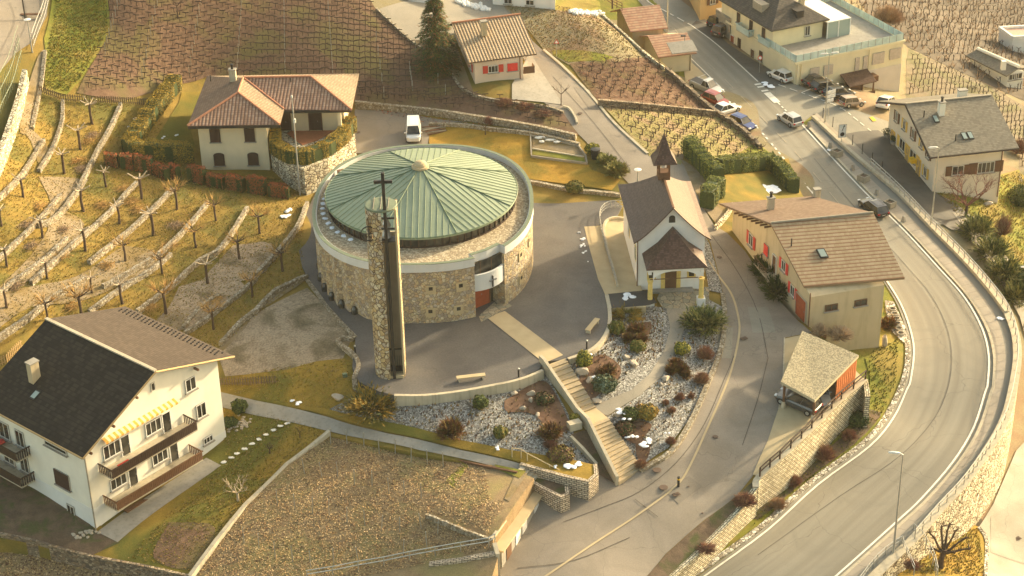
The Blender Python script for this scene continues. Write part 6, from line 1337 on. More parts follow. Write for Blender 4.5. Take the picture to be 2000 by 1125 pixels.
# benches
def bench(label, p, ang, L=2.6, mat='light wood', leg='concrete', h=.45, d=.55):
    o = thing('bench', label, 'bench', p, ang); MB().box((0, 0, h), (L, d, .1)).build('seat', mat, o)
    for s in (-1, 1): MB().box((s*(L/2-.25), 0, (h-.05)/2), (.14, d*.9, h-.05)).build('leg', leg, o)
    return o
bench('low wooden bench on the plaza beside the curved front wall', P(920,742,PZ), .17, 2.9, 'beige paving')
bench('low wooden bench beside the curved wall right of the walkway', P(1157,641,PZ), 1.12, 2.7, 'beige paving')
def lhp(x, y): return loc(LH, (x, y, -.02+.12))
bench('pale wooden bench against the chalet wall near the basement door', lhp(10.2, -.7), R(50.2), 2.4, 'light wood', 'light wood'); bench('long brown bench under the lower balcony of the chalet', lhp(4.6, -.7), R(50.2), 3.2, 'brown wood', 'light wood')
o = MB().box((0, 0, .02), (1.1, .7, .05)).build('door_mat', 'dark metal'); o.location = lhp(7.6, -.9); o.rotation_euler[2] = R(50.2); tag(o, 'dark door mat on the concrete by the chalet basement door', 'mat')
bench('park bench in the school yard at the top left corner', P(62,34,FA), 0, 2.8, 'brown wood', 'dark metal')
p = P(1163, 309, FA); o = thing('waste_bin', 'black waste container among the shrubs beside the lane', 'bin', p); MB().lathe([(.5, 0), (.58, 1.15)], (0, 0, 0), 12).build('body', 'dark metal', o); MB().lathe([(.62, 1.15), (.6, 1.25), (.02, 1.32)], (0, 0, 0), 12).build('lid', 'dark metal', o)
p = P(674, 736, FA); tag(MB().box((p.x, p.y, p.z+.2), (.45, .35, .4), .3).build('valve_box', 'leaf blue'), 'small green valve box in the grass left of the bell tower', 'box')
for i in range(7):
    x, y = 1603+i*19.2, 226+i*17.5; p = P(x, y, FB, .5); tag(MB().tube([(p.x+.35, p.y+.3, p.z), (p.x+.35, p.y+.3, p.z+1.5)], .05).build('marker_post', 'dark metal'), f'thin dark marker post on the parapet, {ORD[i]} of seven from the top', 'post', 'marker posts on the parapet')
for i, (x, y) in enumerate(((1732,268),(1745,282))):
    p = P(x, y, FE); o = thing('potted_shrub', ['round potted shrub at the corner of the grey roofed house', 'small pale pot with a dark plant beside the house corner'][i], 'plant', p); MB().lathe([(.35, 0), (.5, .5), (.45, .5)], (0, 0, 0), 12).build('pot', 'grey concrete', o); MB().leaves((0, 0, .85), (.7-.25*i, .7-.25*i, .5), 260, .14, rnd).build('foliage', 'leaf dark', o)

# ------------------------------------------------------------------ vehicles
def car(label, a, b, F, paint, kind='hatch', L=None, roofc=None, name='parked_car', up=0, cat='car'):
    """a: pixel of the rear, b: pixel of the front (ground level), kind shapes the cabin"""
    A, B = P(*a, F), P(*b, F); mid = (A+B)/2; d = B-A; hd = math.atan2(d.y, d.x)
    dims = dict(hatch=(4.0, 1.75, 1.48), suv=(4.6, 1.9, 1.7), sedan=(4.6, 1.8, 1.42), van=(4.6, 1.9, 1.95), pickup=(5.0, 1.9, 1.75), mini=(3.7, 1.7, 1.42), wagon=(4.7, 1.82, 1.5))[kind]
    L, Wd, H = dims; z0 = F.z(mid.x, mid.y)+up+.06; o = thing(name, label, cat, (mid.x, mid.y, z0), hd); h = L/2
    e = .02; pz = F.z(mid.x+math.cos(hd), mid.y+math.sin(hd))-F.z(mid.x-math.cos(hd), mid.y-math.sin(hd)); o.rotation_euler[1] = -math.atan2(pz, 2)
    hb = H*.56; hood = {'van': .92, 'suv': .62}.get(kind, .56)*H*.98
    prof = dict(hatch=[(-h, .62), (-h+.12, .95)], mini=[(-h, .6), (-h+.08, .95)]).get(kind)
    # body shell: cross sections along x, (x, zlow, zhigh, halfwidth)
    S = [(-h, .38, hb*.92, Wd*.42), (-h+.12, .25, hb, Wd*.47), (-h+.6, .22, hb+.02, Wd*.5), (-h*.2, .2, hb+.0, Wd*.5), (h*.35, .2, hb-.02, Wd*.5), (h-.7, .22, hb-.08, Wd*.49), (h-.2, .25, hb-.2, Wd*.45), (h, .36, hb-.34, Wd*.38)]
    m = MB(); R_ = []
    for x, zl, zh, hw in S: R_.append([(x, -hw*.92, zl), (x, -hw, zl+.14), (x, -hw, zh-.2), (x, -hw*.9, zh), (x, hw*.9, zh), (x, hw, zh-.2), (x, hw, zl+.14), (x, hw*.92, zl)])
    b_ = len(m.v); n_ = 8
    for r in R_: m.v += r
    for i in range(len(R_)-1):
        for j in range(n_): m.f.append((b_+i*n_+j, b_+(i+1)*n_+j, b_+(i+1)*n_+(j+1) % n_, b_+i*n_+(j+1) % n_))
    m.f.append(tuple(b_+j for j in range(n_))); m.f.append(tuple(b_+(len(R_)-1)*n_+j for j in range(n_))[::-1])
    m.build('body', paint, o, smooth=False)
    T = dict(hatch=((-h+.15, h*.42), (-h+.5, h*.08)), mini=((-h+.1, h*.38), (-h+.3, h*.15)), suv=((-h+.12, h*.45), (-h+.45, h*.12)), wagon=((-h+.12, h*.42), (-h+.6, h*.08)), sedan=((-h+.55, h*.42), (-h+1.25, h*.05)), van=((-h+.05, h*.72), (-h+.12, h*.42)), pickup=((-h*.15, h*.5), (-h*.05, h*.22)))[kind]
    (g0, g1), (r0, r1) = T; zb_, zt_ = hb-.02, H; w0, w1 = Wd*.455, Wd*.37; zm = .0
    q = [(g0, -w0, zb_), (g1, -w0, zb_), (g1, w0, zb_), (g0, w0, zb_), (r0, -w1, zt_-.05), (r1, -w1, zt_-.05), (r1, w1, zt_-.05), (r0, w1, zt_-.05)]
    gl = MB().add(q, [(0, 1, 5, 4), (1, 2, 6, 5), (2, 3, 7, 6), (3, 0, 4, 7), (4, 5, 6, 7)]).build('windows', 'glass dark', o)
    rq = [(r0-.06, -w1-.03, zt_-.06), (r1+.06, -w1-.03, zt_-.06), (r1+.06, w1+.03, zt_-.06), (r0-.06, w1+.03, zt_-.06)]; m = MB().prism(rq, .05)
    m.add([(r0+.1, -w1*.8, zt_-.01), (r1-.1, -w1*.8, zt_-.01), (r1-.1, w1*.8, zt_-.01), (r0+.1, w1*.8, zt_-.01), (r0+.3, -w1*.6, zt_+.03), (r1-.3, -w1*.6, zt_+.03), (r1-.3, w1*.6, zt_+.03), (r0+.3, w1*.6, zt_+.03)], [(0, 1, 5, 4), (1, 2, 6, 5), (2, 3, 7, 6), (3, 0, 4, 7), (4, 5, 6, 7)]); m.build('roof', roofc or paint, o)
    for s in (-1, 1):
        for xa, xb in ((g0, r0), (g1, r1), ((g0+g1)/2, (r0+r1)/2)): MB().tube([(xa, s*w0, zb_), (xb, s*w1, zt_-.04)], .035, 4).build('pillar', paint, gl)
    if kind in ('van', 'pickup'):
        x0, x1 = (-h+.15, h*.05) if kind == 'van' else (-h+.1, -h*.2)
        if kind == 'van':
            for s in (-1, 1): MB().add([(-h+.06, s*w0*1.02, zb_), (h*.12, s*w0*1.02, zb_), (h*.12, s*w1*1.03, zt_-.05), (-h+.13, s*w1*1.03, zt_-.05)], [(0, 1, 2, 3)]).build('side_panel', paint, o)
        else: MB().box(((x0+x1)/2, 0, hb-.05), (x1-x0, Wd*.8, .14)).build('load_bed', 'dark metal', o)
    for x in (-h+.78, h-.82):
        for s in (-1, 1):
            wh = MB().tube([(x, s*(Wd/2-.2), .33), (x, s*(Wd/2+.015), .33)], .34, 18).build('wheel', 'rubber', o); MB().tube([(x, s*(Wd/2+.01), .33), (x, s*(Wd/2+.03), .33)], .2, 12).build('rim', 'galvanised', wh)
    for s in (-1, 1):
        MB().obox((h-.12, s*Wd*.34, hb-.27), (1, 0, 0), (0, 0, 1), (0, 1, 0), (.24, .14, .34)).build('headlight', 'head lamp', o); MB().obox((-h+.04, s*Wd*.38, hb-.14), (1, 0, 0), (0, 0, 1), (0, 1, 0), (.12, .2, .26)).build('tail_light', 'tail red', o)
        MB().obox((g1-.25, s*(Wd*.5+.08), hb+.06), (1, 0, 0), (0, 0, 1), (0, 1, 0), (.14, .13, .2)).build('mirror', paint, o)
    MB().box((-h+.02, 0, .52), (.04, .5, .12)).build('number_plate', 'white paint', o)
    return o
car('white van parked on the court above the round church', (808,252), (808,284), FA, 'car white', 'van', name='van', up=.05, cat='van')
car('silver pickup in the parking bays below the red vineyard', (1362,170), (1395,184), FB, 'car silver', 'pickup', cat='pickup')
car('red car half hidden by the bank in the parking bays', (1382,196), (1413,208), FB, 'car red', 'hatch')
car('white sedan in the parking bays beside the green vineyard', (1400,226), (1434,215), FB, 'car white', 'sedan')
car('blue car in the last parking bay by the main road', (1433,241), (1466,255), FB, 'car blue', 'hatch')
car('silver grey hatchback driving up the main road', (1557,250), (1526,231), FB, 'car grey', 'hatch', name='car')
car('black estate car on the main road behind the tan house', (1727,430), (1683,396), FB, 'car black', 'wagon', name='car')
car('white hatchback parked against the yellow building corner', (1541,163), (1506,147), FE, 'car white', 'hatch')
car('dark sedan parked nearest the yellow building wall', (1571,170), (1618,163), FE, 'car dark grey', 'sedan')
car('black estate car, second of the four parked side by side', (1586,181), (1640,176), FE, 'car black', 'wagon')
car('black car parked between the estate car and the small bronze one', (1614,193), (1660,188), FE, 'car black', 'wagon')
car('small bronze hatchback with a pale bonnet, nearest of the four parked side by side', (1640,210), (1686,205), FE, 'car brown', 'mini')
car('white car parked behind the grey roofed house', (1710,222), (1752,206), FE, 'car white', 'suv')
car('black off-road car under the canopy at the top of the pavement', (1390,56), (1424,46), FE, 'car black', 'suv')
car('dark car beside the left end of the yellow building', (1402,72), (1426,62), FE, 'car dark grey', 'suv')
car('dark grey off-road car sticking out of the left side of the carport', (1584,806), (1530,782), FA, 'car dark grey', 'suv')
car('silver car in the right half of the carport', (1592,748), (1607,795), FA, 'car silver', 'sedan')
# ------------------------------------------------------------------ hedges
def hedge(name, label, px, F, w_, h, mats, up=0, dens=130, group=None, pre=None, leaf=.13):
    w = pre or [P(x, y, F, up) for x, y in px]; w = [Vector(p) for p in resample([np.array(p) for p in w], .6)]
    c = Vector(w[len(w)//2]); zc = F.z(c.x, c.y)+up; o = thing(name, label, 'hedge', (c.x, c.y, zc), 0, group); core = MB(); K = [(-.5, 0), (-.52, .5), (-.5, .92), (-.3, 1), (.3, 1), (.5, .92), (.52, .5), (.5, 0)]
    rows = []; L = []
    for i, p in enumerate(w):
        t = (w[min(i+1, len(w)-1)]-w[max(i-1, 0)]).to_2d().normalized(); nn = Vector((-t.y, t.x)); z = F.z(p.x, p.y)+up-zc
        rows.append([(p.x+nn.x*a*w_*.93-c.x, p.y+nn.y*a*w_*.93-c.y, z+b*h*.96) for a, b in K]); L.append((p, nn, z, t))
    b = len(core.v); n = len(K)
    for r in rows: core.v += r
    for i in range(len(rows)-1):
        for j in range(n-1): core.f.append((b+i*n+j, b+i*n+j+1, b+(i+1)*n+j+1, b+(i+1)*n+j))
    core.f.append(tuple(range(b, b+n))); core.f.append(tuple(range(b+(len(rows)-1)*n, b+len(rows)*n))[::-1]); core.build('branches', 'leaf dark', o)
    T = sum((w[i+1]-w[i]).length for i in range(len(w)-1)); area = T*(w_+2*h); ms = [MB() for _ in mats]
    for _ in range(int(area*dens)):
        i = rnd.randrange(len(L)-1); s = rnd.random(); p = L[i][0].lerp(L[i+1][0], s); nn = L[i][1]; z = L[i][2]; e = rnd.random()*(w_+2*h)
        bump = .06*math.sin(p.x*2.3+p.y*1.7)+.05*math.sin(p.x*5.1-p.y*4.3)
        if e < h: q = Vector((p.x-nn.x*w_*(.5+bump), p.y-nn.y*w_*(.5+bump), z+e)); no = Vector((-nn.x, -nn.y, .3)); zz = 0
        elif e < 2*h: q = Vector((p.x+nn.x*w_*(.5+bump), p.y+nn.y*w_*(.5+bump), z+e-h)); no = Vector((nn.x, nn.y, .3)); zz = 0
        else: q = Vector((p.x+nn.x*(e-2*h-w_/2), p.y+nn.y*(e-2*h-w_/2), z+h*(1+bump*.6))); no = Vector((0, 0, 1)); zz = 1
        if s and (i == 0 or i == len(L)-2) and rnd.random() < .3: q = Vector((p.x, p.y, z+rnd.random()*h))+Vector((nn.x, nn.y, 0))*rnd.uniform(-.5, .5)*w_; no = Vector((L[i][3].x, L[i][3].y, .2))*(1 if i else -1)
        q -= Vector((c.x, c.y, 0)); no = (no+Vector((rnd.gauss(0, .5), rnd.gauss(0, .5), rnd.gauss(0, .4)))).normalized(); a = no.orthogonal().normalized(); a = Matrix.Rotation(rnd.random()*6.28, 3, no) @ a; bb = no.cross(a); sz = leaf*rnd.uniform(.6, 1.3)
        k = 0 if len(mats) == 1 else (0 if rnd.random() < (.75 if zz else .3) else 1)  # paler leaves favour the top, darker the sides: top light painted in
        ms[k].add([q-a*sz*.5-bb*sz*.4, q+a*sz*.5-bb*sz*.4, q+a*sz*.3+bb*sz*.5, q-a*sz*.3+bb*sz*.4], [(0, 1, 2, 3)])
    for m, t in zip(ms, mats): m.build('foliage', t, o)
    return o
hedge('clipped_hedge', 'golden green hedge running up the left side of the cream house garden', [(345,172),(318,205),(288,245),(262,285),(252,300)], FA, 1.7, 1.9, ('hedge gold', 'leaf olive'))
hedge('clipped_hedge', 'thick clipped hedge in front of the cream house garden, left of its wall', [(248,308),(310,312),(375,313)], FA, 1.9, 2.3, ('hedge gold', 'leaf olive'))
FT = Flat(Tz)
hedge('clipped_hedge', 'curved hedge on the rounded terrace wall beside the cream house', [(537,272),(540,300),(568,316),(600,318),(640,301),(668,280),(688,250)], FT, 1.4, 1.7, ('hedge gold', 'leaf olive'))
hedge('clipped_hedge', 'tall square hedge descending beside the belfry to the village street', [(1345,300),(1366,325),(1388,350),(1402,362)], FA, 1.7, 2.3, ('hedge green', 'leaf green'))
hedge('clipped_hedge', 'short square hedge facing the tan house across the pebble path', [(1402,378),(1388,392),(1380,408)], FA, 1.8, 2.3, ('hedge green', 'leaf green'))
hedge('clipped_hedge', 'long square hedge below the green vineyard turning down to the main road', [(1402,338),(1450,333),(1505,328),(1525,348),(1550,378)], FA, 1.5, 2.0, ('hedge green', 'leaf green'))
RH = [(205,322,232,326),(235,327,262,331),(265,332,300,340),(302,340,328,352),(332,347,350,352),(368,352,402,360),(406,361,440,368),(445,367,478,374),(484,374,520,380),(524,381,566,386)]
for i, (x0, y0, x1, y1) in enumerate(RH):
    hedge('beech_hedge', f'red brown leafy hedge block along the top of the orchard, {ORD[i]} from the left', [(x0, y0), ((x0+x1)/2, (y0+y1)/2-1), (x1, y1)], FA, 1.0, 1.5+.25*(i % 3), ('leaf red', 'leaf bronze'), group='red hedge blocks above the orchard')

# ------------------------------------------------------------------ shrubs
def shrub(label, px, F, r, h, mats, style='ball', n=None, cat='shrub', name='shrub', group=None, leaf=.16, up=0):
    p = P(*px, F); o = thing(name, label, cat, (p.x, p.y, p.z+up), rnd.random()*6, group); ms = [MB() for _ in mats]; n = n or int(260*r*r+120)
    if style == 'ball':
        core = MB(); core.rock((0, 0, h*.48), (r*.82, r*.82, h*.46), rnd.randrange(999), 2); core.build('branches', 'leaf dark', o)
        for m, k in zip(ms, (1, .8, .5)): m.leaves((0, 0, h*.5), (r, r, h*.52), int(n*k*2), leaf, rnd, shell=.82)
    elif style == 'juniper':
        for m, k in zip(ms, (1, .7, .5)):
            for _ in range(int(n*k)):
                a = rnd.random()*6.283; e = rnd.uniform(.05, 1.1); L_ = r*rnd.uniform(.55, 1.08)*(1-.25*e); s = Vector((math.cos(a)*.25*r*rnd.random(), math.sin(a)*.25*r*rnd.random(), h*.2*rnd.random())); d = Vector((math.cos(a)*math.cos(e), math.sin(a)*math.cos(e), math.sin(e)*h/r*1.1)); tp = s+d*L_
                for j in range(7):
                    q = s.lerp(tp, .35+.65*rnd.random()); sp = d+Vector((rnd.gauss(0, .35), rnd.gauss(0, .35), rnd.gauss(0, .25))); sp.normalize(); wv = sp.cross(Vector((rnd.gauss(0, .3), rnd.gauss(0, .3), 1))).normalized()*.055; ln = rnd.uniform(.3, .6)
                    m.add([q-wv, q+wv, q+sp*ln+wv*.3, q+sp*ln-wv*.3], [(0, 1, 2, 3)])
    elif style == 'twigs':
        for m, k in zip(ms, (1, .6)):
            for _ in range(int(n*k)):
                a = rnd.random()*6.283; e = rnd.uniform(.3, 1.5); d = Vector((math.cos(a)*math.cos(e)*r, math.sin(a)*math.cos(e)*r, math.sin(e)*h)); s = d*.15; kn = s.lerp(d, .6)+Vector((rnd.gauss(0, .08*r), rnd.gauss(0, .08*r), 0)); m.tube([s, kn, d*rnd.uniform(.75, 1.05)], [.03, .02, .008], 3, False)
    for m, t in zip(ms, mats): m.build('twigs' if style == 'twigs' else 'foliage', t, o)
    return o
G1, G2, G3 = ('leaf green', 'leaf dark'), ('leaf olive', 'leaf green'), ('leaf bronze', 'leaf brown')
shrub('wide golden green juniper between the bell tower foot and the footpath', (725,800), FA, 2.9, 2.0, ('leaf golden', 'leaf olive', 'leaf dark'), 'juniper', 230)
shrub('wide bright green juniper right of the chapel porch', (1374,640), FA, 2.4, 2.3, ('pale leaf', 'leaf green', 'leaf dark'), 'juniper', 250)
S = [((938,796),.78,1.3,G1,'round clipped green shrub on the white gravel right under the plaza wall'),((977,853),.72,1.1,G2,'round clipped green shrub lower down on the white gravel, right of the bronze mound'),((880,850),1.15,1.5,G3,'round bronze mound shrub on the white gravel below the plaza bench'),
((1204,650),.9,1.3,G2,'green shrub left of the cluster of dark cushions beside the curved wall'),((1243,652),.85,.95,G3,'big dark cushion shrub in the upper rock garden'),((1226,665),.42,.6,G3,'small dark cushion left of the big one in the upper rock garden'),((1251,668),.5,.7,G3,'small dark cushion right of the big one in the upper rock garden'),((1245,684),.85,1.0,G2,'domed green shrub just below the dark cushions'),
((1141,715),.8,1.7,('leaf yellow','leaf green'),'upright yellow green shrub at the head of the stairs'),((1181,762),1.2,1.5,('leaf blue','leaf dark'),'blue green spruce mound halfway down the upper flight'),((1331,690),.85,1.2,('leaf yellow','leaf green'),'golden green shrub in the right rock garden near the path'),
((1312,726),.42,.6,G3,'dark cushion at the left of the four in the right rock garden'),((1320,716),.45,.7,G3,'dark cushion at the back of the four in the right rock garden'),((1334,726),.42,.65,G3,'dark cushion at the right of the four in the right rock garden'),((1339,736),.25,.4,G3,'tiny dark cushion in front of the four in the right rock garden'),
((1232,818),.85,1.2,G1,'round green shrub at the top of the lower flight'),((1264,815),1.1,1.3,('leaf golden','leaf olive'),'golden olive shrub right of the round green one by the lower flight'),((1220,845),.95,1.1,('leaf brown','leaf dark'),'dark shrub with snow on it beside the lower flight'),
((1123,822),.5,.7,('leaf yellow','leaf olive'),'small yellow shrub standing in the concrete planter'),((1185,730),.7,.8,G3,'low bronze shrub on the reddish bark above the stairs'),((1075,850),1.0,1.0,G3,'dark brown shrub on the bark left of the stair landing'),((1062,785),1.0,.8,('leaf dark','leaf brown'),'dark spreading shrub under the plaza wall end'),((1095,895),1.3,1.0,('leaf brown','leaf olive'),'brown green shrub at the lower corner of the left rock garden'),
((1505,548),1.7,2.6,('leaf dark','leaf green'),'tall dark evergreen at the foot of the tan house steps'),((1520,578),1.7,2.4,('leaf dark','leaf green'),'dark evergreen in front of the tan house garage door'),((1487,532),1.2,2.0,('leaf dark','leaf green'),'dark evergreen touching the landing of the tan house'),
((1122,374),1.1,1.2,G2,'round green shrub against the low wall behind the plaza'),((1157,300),.9,1.3,('leaf yellow','leaf green'),'yellow green shrub left of the black waste container'),((1186,322),1.1,1.2,('pale leaf','leaf green'),'pale green shrub beside the lane below the waste container'),((1205,340),1.3,1.4,('pale leaf','leaf olive'),'largest pale green shrub beside the lane above the chapel roof'),((1175,312),.7,.8,('leaf yellow','leaf green'),'small yellow shrub between the two pale ones by the lane'),
((468,805),.8,1.4,G1,'dark round shrub by the corner of the white chalet'),((448,830),.8,.7,('leaf green','leaf dark'),'low green shrub in the stony bed by the chalet corner'),((1735,640),.7,1.2,G3,'dark shrub at the right corner of the tan house'),((1675,828),1.1,1.3,('leaf dark','leaf green'),'dark green shrub at the end of the pale stone wall'),
((1093,962),.6,.5,('leaf yellow','leaf golden'),'yellow tuft in the stone trough beside the path steps')]
for px, r, h, m, l in S:
    if m is G3 or 'evergreen' in l or 'pale green' in l: shrub(l, px, FA if px != (1735,640) else FB, r*1.05, h, m+(('leaf olive',) if m is G3 else ()), 'juniper', int(90*r*r+50))
    else: shrub(l, px, FA if px not in ((1735,640),(1675,828)) else FB, r, h, m)
shrub('flat olive ground shrub behind the curved wall by the black landing', (1225,618), FA, 1.8, .8, ('leaf olive', 'leaf golden'), 'juniper', 90)
TWS = [((1378,700),1.3,1.5,('red twig','twig'),'purple brown bare shrub by the kerb of the right rock garden',FA,1),((1370,748),1.2,1.3,('twig','red twig'),'brown bare shrub lower along the kerb of the right rock garden',FA,1),((1328,782),.7,.9,('red twig','twig'),'reddish bare shrub in the middle of the right rock garden',FA,1),((1350,778),.5,.7,('red twig','twig'),'small reddish bare shrub near the kerb of the right rock garden',FA,1),((1300,790),.5,.6,('red twig','twig'),'low reddish tuft left of the taller red shrubs',FA,1),((1312,806),.6,.7,('twig','red twig'),'low brown tuft in front of the red shrubs',FA,1),((1310,866),.7,.8,('red twig','twig'),'bare brown shrub near the lower end of the right rock garden',FA,1),((1252,912),.9,.8,('twig','red twig'),'brown bare shrub with snow beside the foot of the stairs',FA,1),
 ((1550,948),1.1,1.2,('red twig','twig'),'dark red bare shrub on the bank below the retaining wall, lowest of three',FB,1),((1610,897),1.5,1.7,('red twig','twig'),'big dark red bare shrub halfway along the retaining wall',FB,1),((1658,858),1.1,1.2,('red twig','twig'),'dark red bare shrub nearest the end of the retaining wall',FB,1),((1520,990),1.2,.9,('twig','dry twig'),'low brown scrub at the lower end of the bank',FB,1),
 ((1455,985),1.5,1.1,('red twig','twig'),'red brown creeper spilling over the wall between the two roads',FA,1.4),((1640,662),1.9,1.5,('pale bark','dry twig'),'tangled pale bare bushes between the tan house and the carport',FA,1),((1600,655),1.2,1.5,('pale bark','dry twig'),'pale bare bush beside the corner of the tan house',FA,1),
 ((985,205),1.6,.9,('red twig','twig'),'reddish undergrowth below the red shuttered house',FA,1),((1025,212),1.5,.8,('red twig','twig'),'reddish undergrowth at the right corner of the red shuttered house',FA,1),((1060,225),1.6,.7,('red twig','dry twig'),'brown undergrowth beside the planted corner of the lane',FA,1),((955,242),.9,1.1,('red twig','red twig'),'small pinkish bare tree on the wall above the orange lawn',FA,1),
 ((1780,1110),1.1,.9,('red twig','twig'),'brown scrub beside the bottom right steps',FB,1),((1380,1000+75),1.3,.6,('red twig','twig'),'reddish scrub on top of the wall at the bottom edge',FA,1),((1075,872),.9,.7,('red twig','leaf brown'),'sparse red brown twigs on the gravel left of the landing',FA,1),((1958,460),1.6,3.0,('red twig','dry twig'),'slim bare reddish tree among the garden grass at the right edge',FE,.8),((1990,300),2.0,2.2,('red twig','dry twig'),'bare thicket at the right edge beyond the grey roofed house',FE,1),
 ((1735,45),3.5,3.0,('dry twig','twig'),'pale bare thicket on the slope past the terrace corner',FE,1),]
for px, r, h, m, l, F, k in TWS: shrub(l, px, F, r, h, m, 'twigs', int(170*r*k+60), name='bare_shrub')
BB = [((1905,462),'nearest the parapet'),((1935,505),'second along the railing'),((1960,545),'third along the railing'),((1985,590),'at the right edge')]
for i, (px, l) in enumerate(BB): shrub(f'bushy green bamboo-like shrub right of the road railing, {l}', px, FE, 2.4-.2*(i == 3), 3.0, ('pale leaf', 'leaf green', 'leaf dark'), 'juniper', 200)
shrub('dark bush at the right edge above the green bamboo-like shrubs', (1998,400), FE, 2.0, 2.5, ('leaf dark', 'leaf green')); shrub('dark bush at the right edge beside the lowest railing lamp', (1995,560), FE, 2.2, 2.4, ('leaf dark', 'leaf green'))

# ------------------------------------------------------------------ trees
def limb(m, a, d, L, r, depth, rr, k=5, spread=.7, up=.2):
    b = a+d*L; mid = a.lerp(b, .5)+Vector((rr.gauss(0, .06), rr.gauss(0, .06), 0))*L; m.tube([a, mid, b], [r, r*.8, r*.6], k, False)
    if depth:
        for _ in range(rr.choice((2, 3, 3))):
            nd = (d+Vector((rr.gauss(0, spread), rr.gauss(0, spread), rr.gauss(up, spread*.5)))).normalized(); limb(m, b if rr.random() < .7 else mid, nd, L*rr.uniform(.6, .85), r*.58, depth-1, rr, max(3, k-1), spread, up)
def bare_tree(label, px, F, h, mat, seed, depth=5, spread=.6, trunk=.25, r=.16, twig=None, scale=1, name='bare_tree'):
    rr = random.Random(seed); p = P(*px, F); o = thing(name, label, 'tree', p); H = h*trunk; MB().tube([(0, 0, -.2), (0, 0, H*.5), (.02, .03, H)], [r*1.2, r, r*.85], 8).build('trunk', mat, o); m = MB()
    for i in range(5): a = i*1.256+rr.random(); limb(m, Vector((0, 0, H*.95)), Vector((math.cos(a)*.8, math.sin(a)*.8, .8)).normalized(), h*.24, r*.6, depth-1, rr, 5, spread)
    m.build('crown', twig or mat, o); return o
bare_tree('wide bare reddish tree in front of the grey roofed house', (1886,424), FE, 7.5, 'bark', 3, 6, .55, .22, .2, 'red twig')
bare_tree('small white barked bare tree on the chalet lawn', (465,978), FA, 3.3, 'pale bark', 5, 4, .5, .25, .13, 'pale bark')
bare_tree('tiny bare tree against the orange lawn by the wall', (948,264), FA, 2.2, 'bark', 6, 3, .5, .5, .06)
bare_tree('thin bare sapling at the planted corner of the lane', (1096,206), FA, 3.3, 'bark', 8, 3, .25, .5, .06)
bare_tree('bare tree at the top edge above the vineyard', (348,36), FA, 3.6, 'bark', 9, 3, .5, .5, .08); bare_tree('leaning bare tree on the green bank at the top edge', (214,18), FA, 3.2, 'bark', 10, 3, .5, .5, .09)
bare_tree('bare tree beside the upper tiled garage', (1196,14), FA, 4.5, 'bark', 11, 4, .5, .4, .12); bare_tree('small stump like fruit tree on the chalet lawn', (527,885), FA, 1.3, 'bark', 12, 3, .5, .4, .08); bare_tree('tiny bare sapling on the chalet lawn near the concrete wall', (586,855), FA, 1.3, 'bark', 13, 3, .5, .5, .04)
# dark knobbly pollard in the foreground
p = P(1836, 1108, FE); o = thing('knobbly_pollard', 'dark knobbly pollard tree on the grass at the bottom right corner', 'tree', p); MB().tube([(0, 0, -.2), (.05, 0, 1.0), (.25, .1, 2.0)], [.34, .26, .24], 9).build('trunk', 'bark', o); m = MB(); rr = random.Random(4)
for a, e, L in ((2.6, .9, 2.6), (2.0, 1.3, 2.9), (1.1, 1.2, 2.8), (.4, .5, 2.7), (-.3, .35, 2.5), (-1.0, .5, 1.6), (3.4, .4, 1.5), (.8, .85, 2.4)):
    s = Vector((.2, .08, 1.4+.6*rr.random())); d = Vector((math.cos(a)*math.cos(e), math.sin(a)*math.cos(e)*.8, math.sin(e))); q = [s, s+d*L*.35+Vector((0, 0, -.05)), s+d*L*.7+Vector((rr.gauss(0, .1), 0, .1)), s+d*L]; m.tube(q, [.15, .12, .09, .1], 6)
    for j in (1, 2, 3): m.rock(tuple(q[j]), (.15, .15, .14), rr.randrange(99), 1)
    for _ in range(5): t = Vector((rr.gauss(0, .3), rr.gauss(0, .3), rr.uniform(.1, .4))); m.tube([q[3], q[3]+t], [.05, .03], 4)
m.build('crown', 'bark', o)
# conifer
p = P(853, 133, FA); o = thing('conifer', 'tall dark conifer beside the red shuttered house', 'tree', p); MB().tube([(0, 0, -.3), (0, 0, 5), (0, 0, 10.5)], [.28, .18, .04], 8).build('trunk', 'bark', o); ms = [MB(), MB(), MB()]
for i in range(420):
    t = rnd.random()**1.15; z = .6+t*10.0; R1 = (3.5*(1-t)**.8+.3)*rnd.uniform(.7, 1.1); a = rnd.random()*6.283
    for j in range(26):
        s = rnd.random()**.6; q = Vector((math.cos(a+rnd.gauss(0, .10))*R1*s, math.sin(a+rnd.gauss(0, .10))*R1*s, z-.35*s*s*R1*.6+rnd.gauss(0, .08))); d = Vector((math.cos(a)+rnd.gauss(0, .5), math.sin(a)+rnd.gauss(0, .5), -.25)).normalized()*rnd.uniform(.2, .42); wv = d.cross(Z).normalized()*.09
        ms[rnd.choice((0, 0, 1, 2))].add([q-wv, q+wv, q+d+wv*.3, q+d-wv*.3], [(0, 1, 2, 3)])
for m, t in zip(ms, ('leaf dark', 'leaf green', 'leaf bronze')): m.build('crown', t, o)
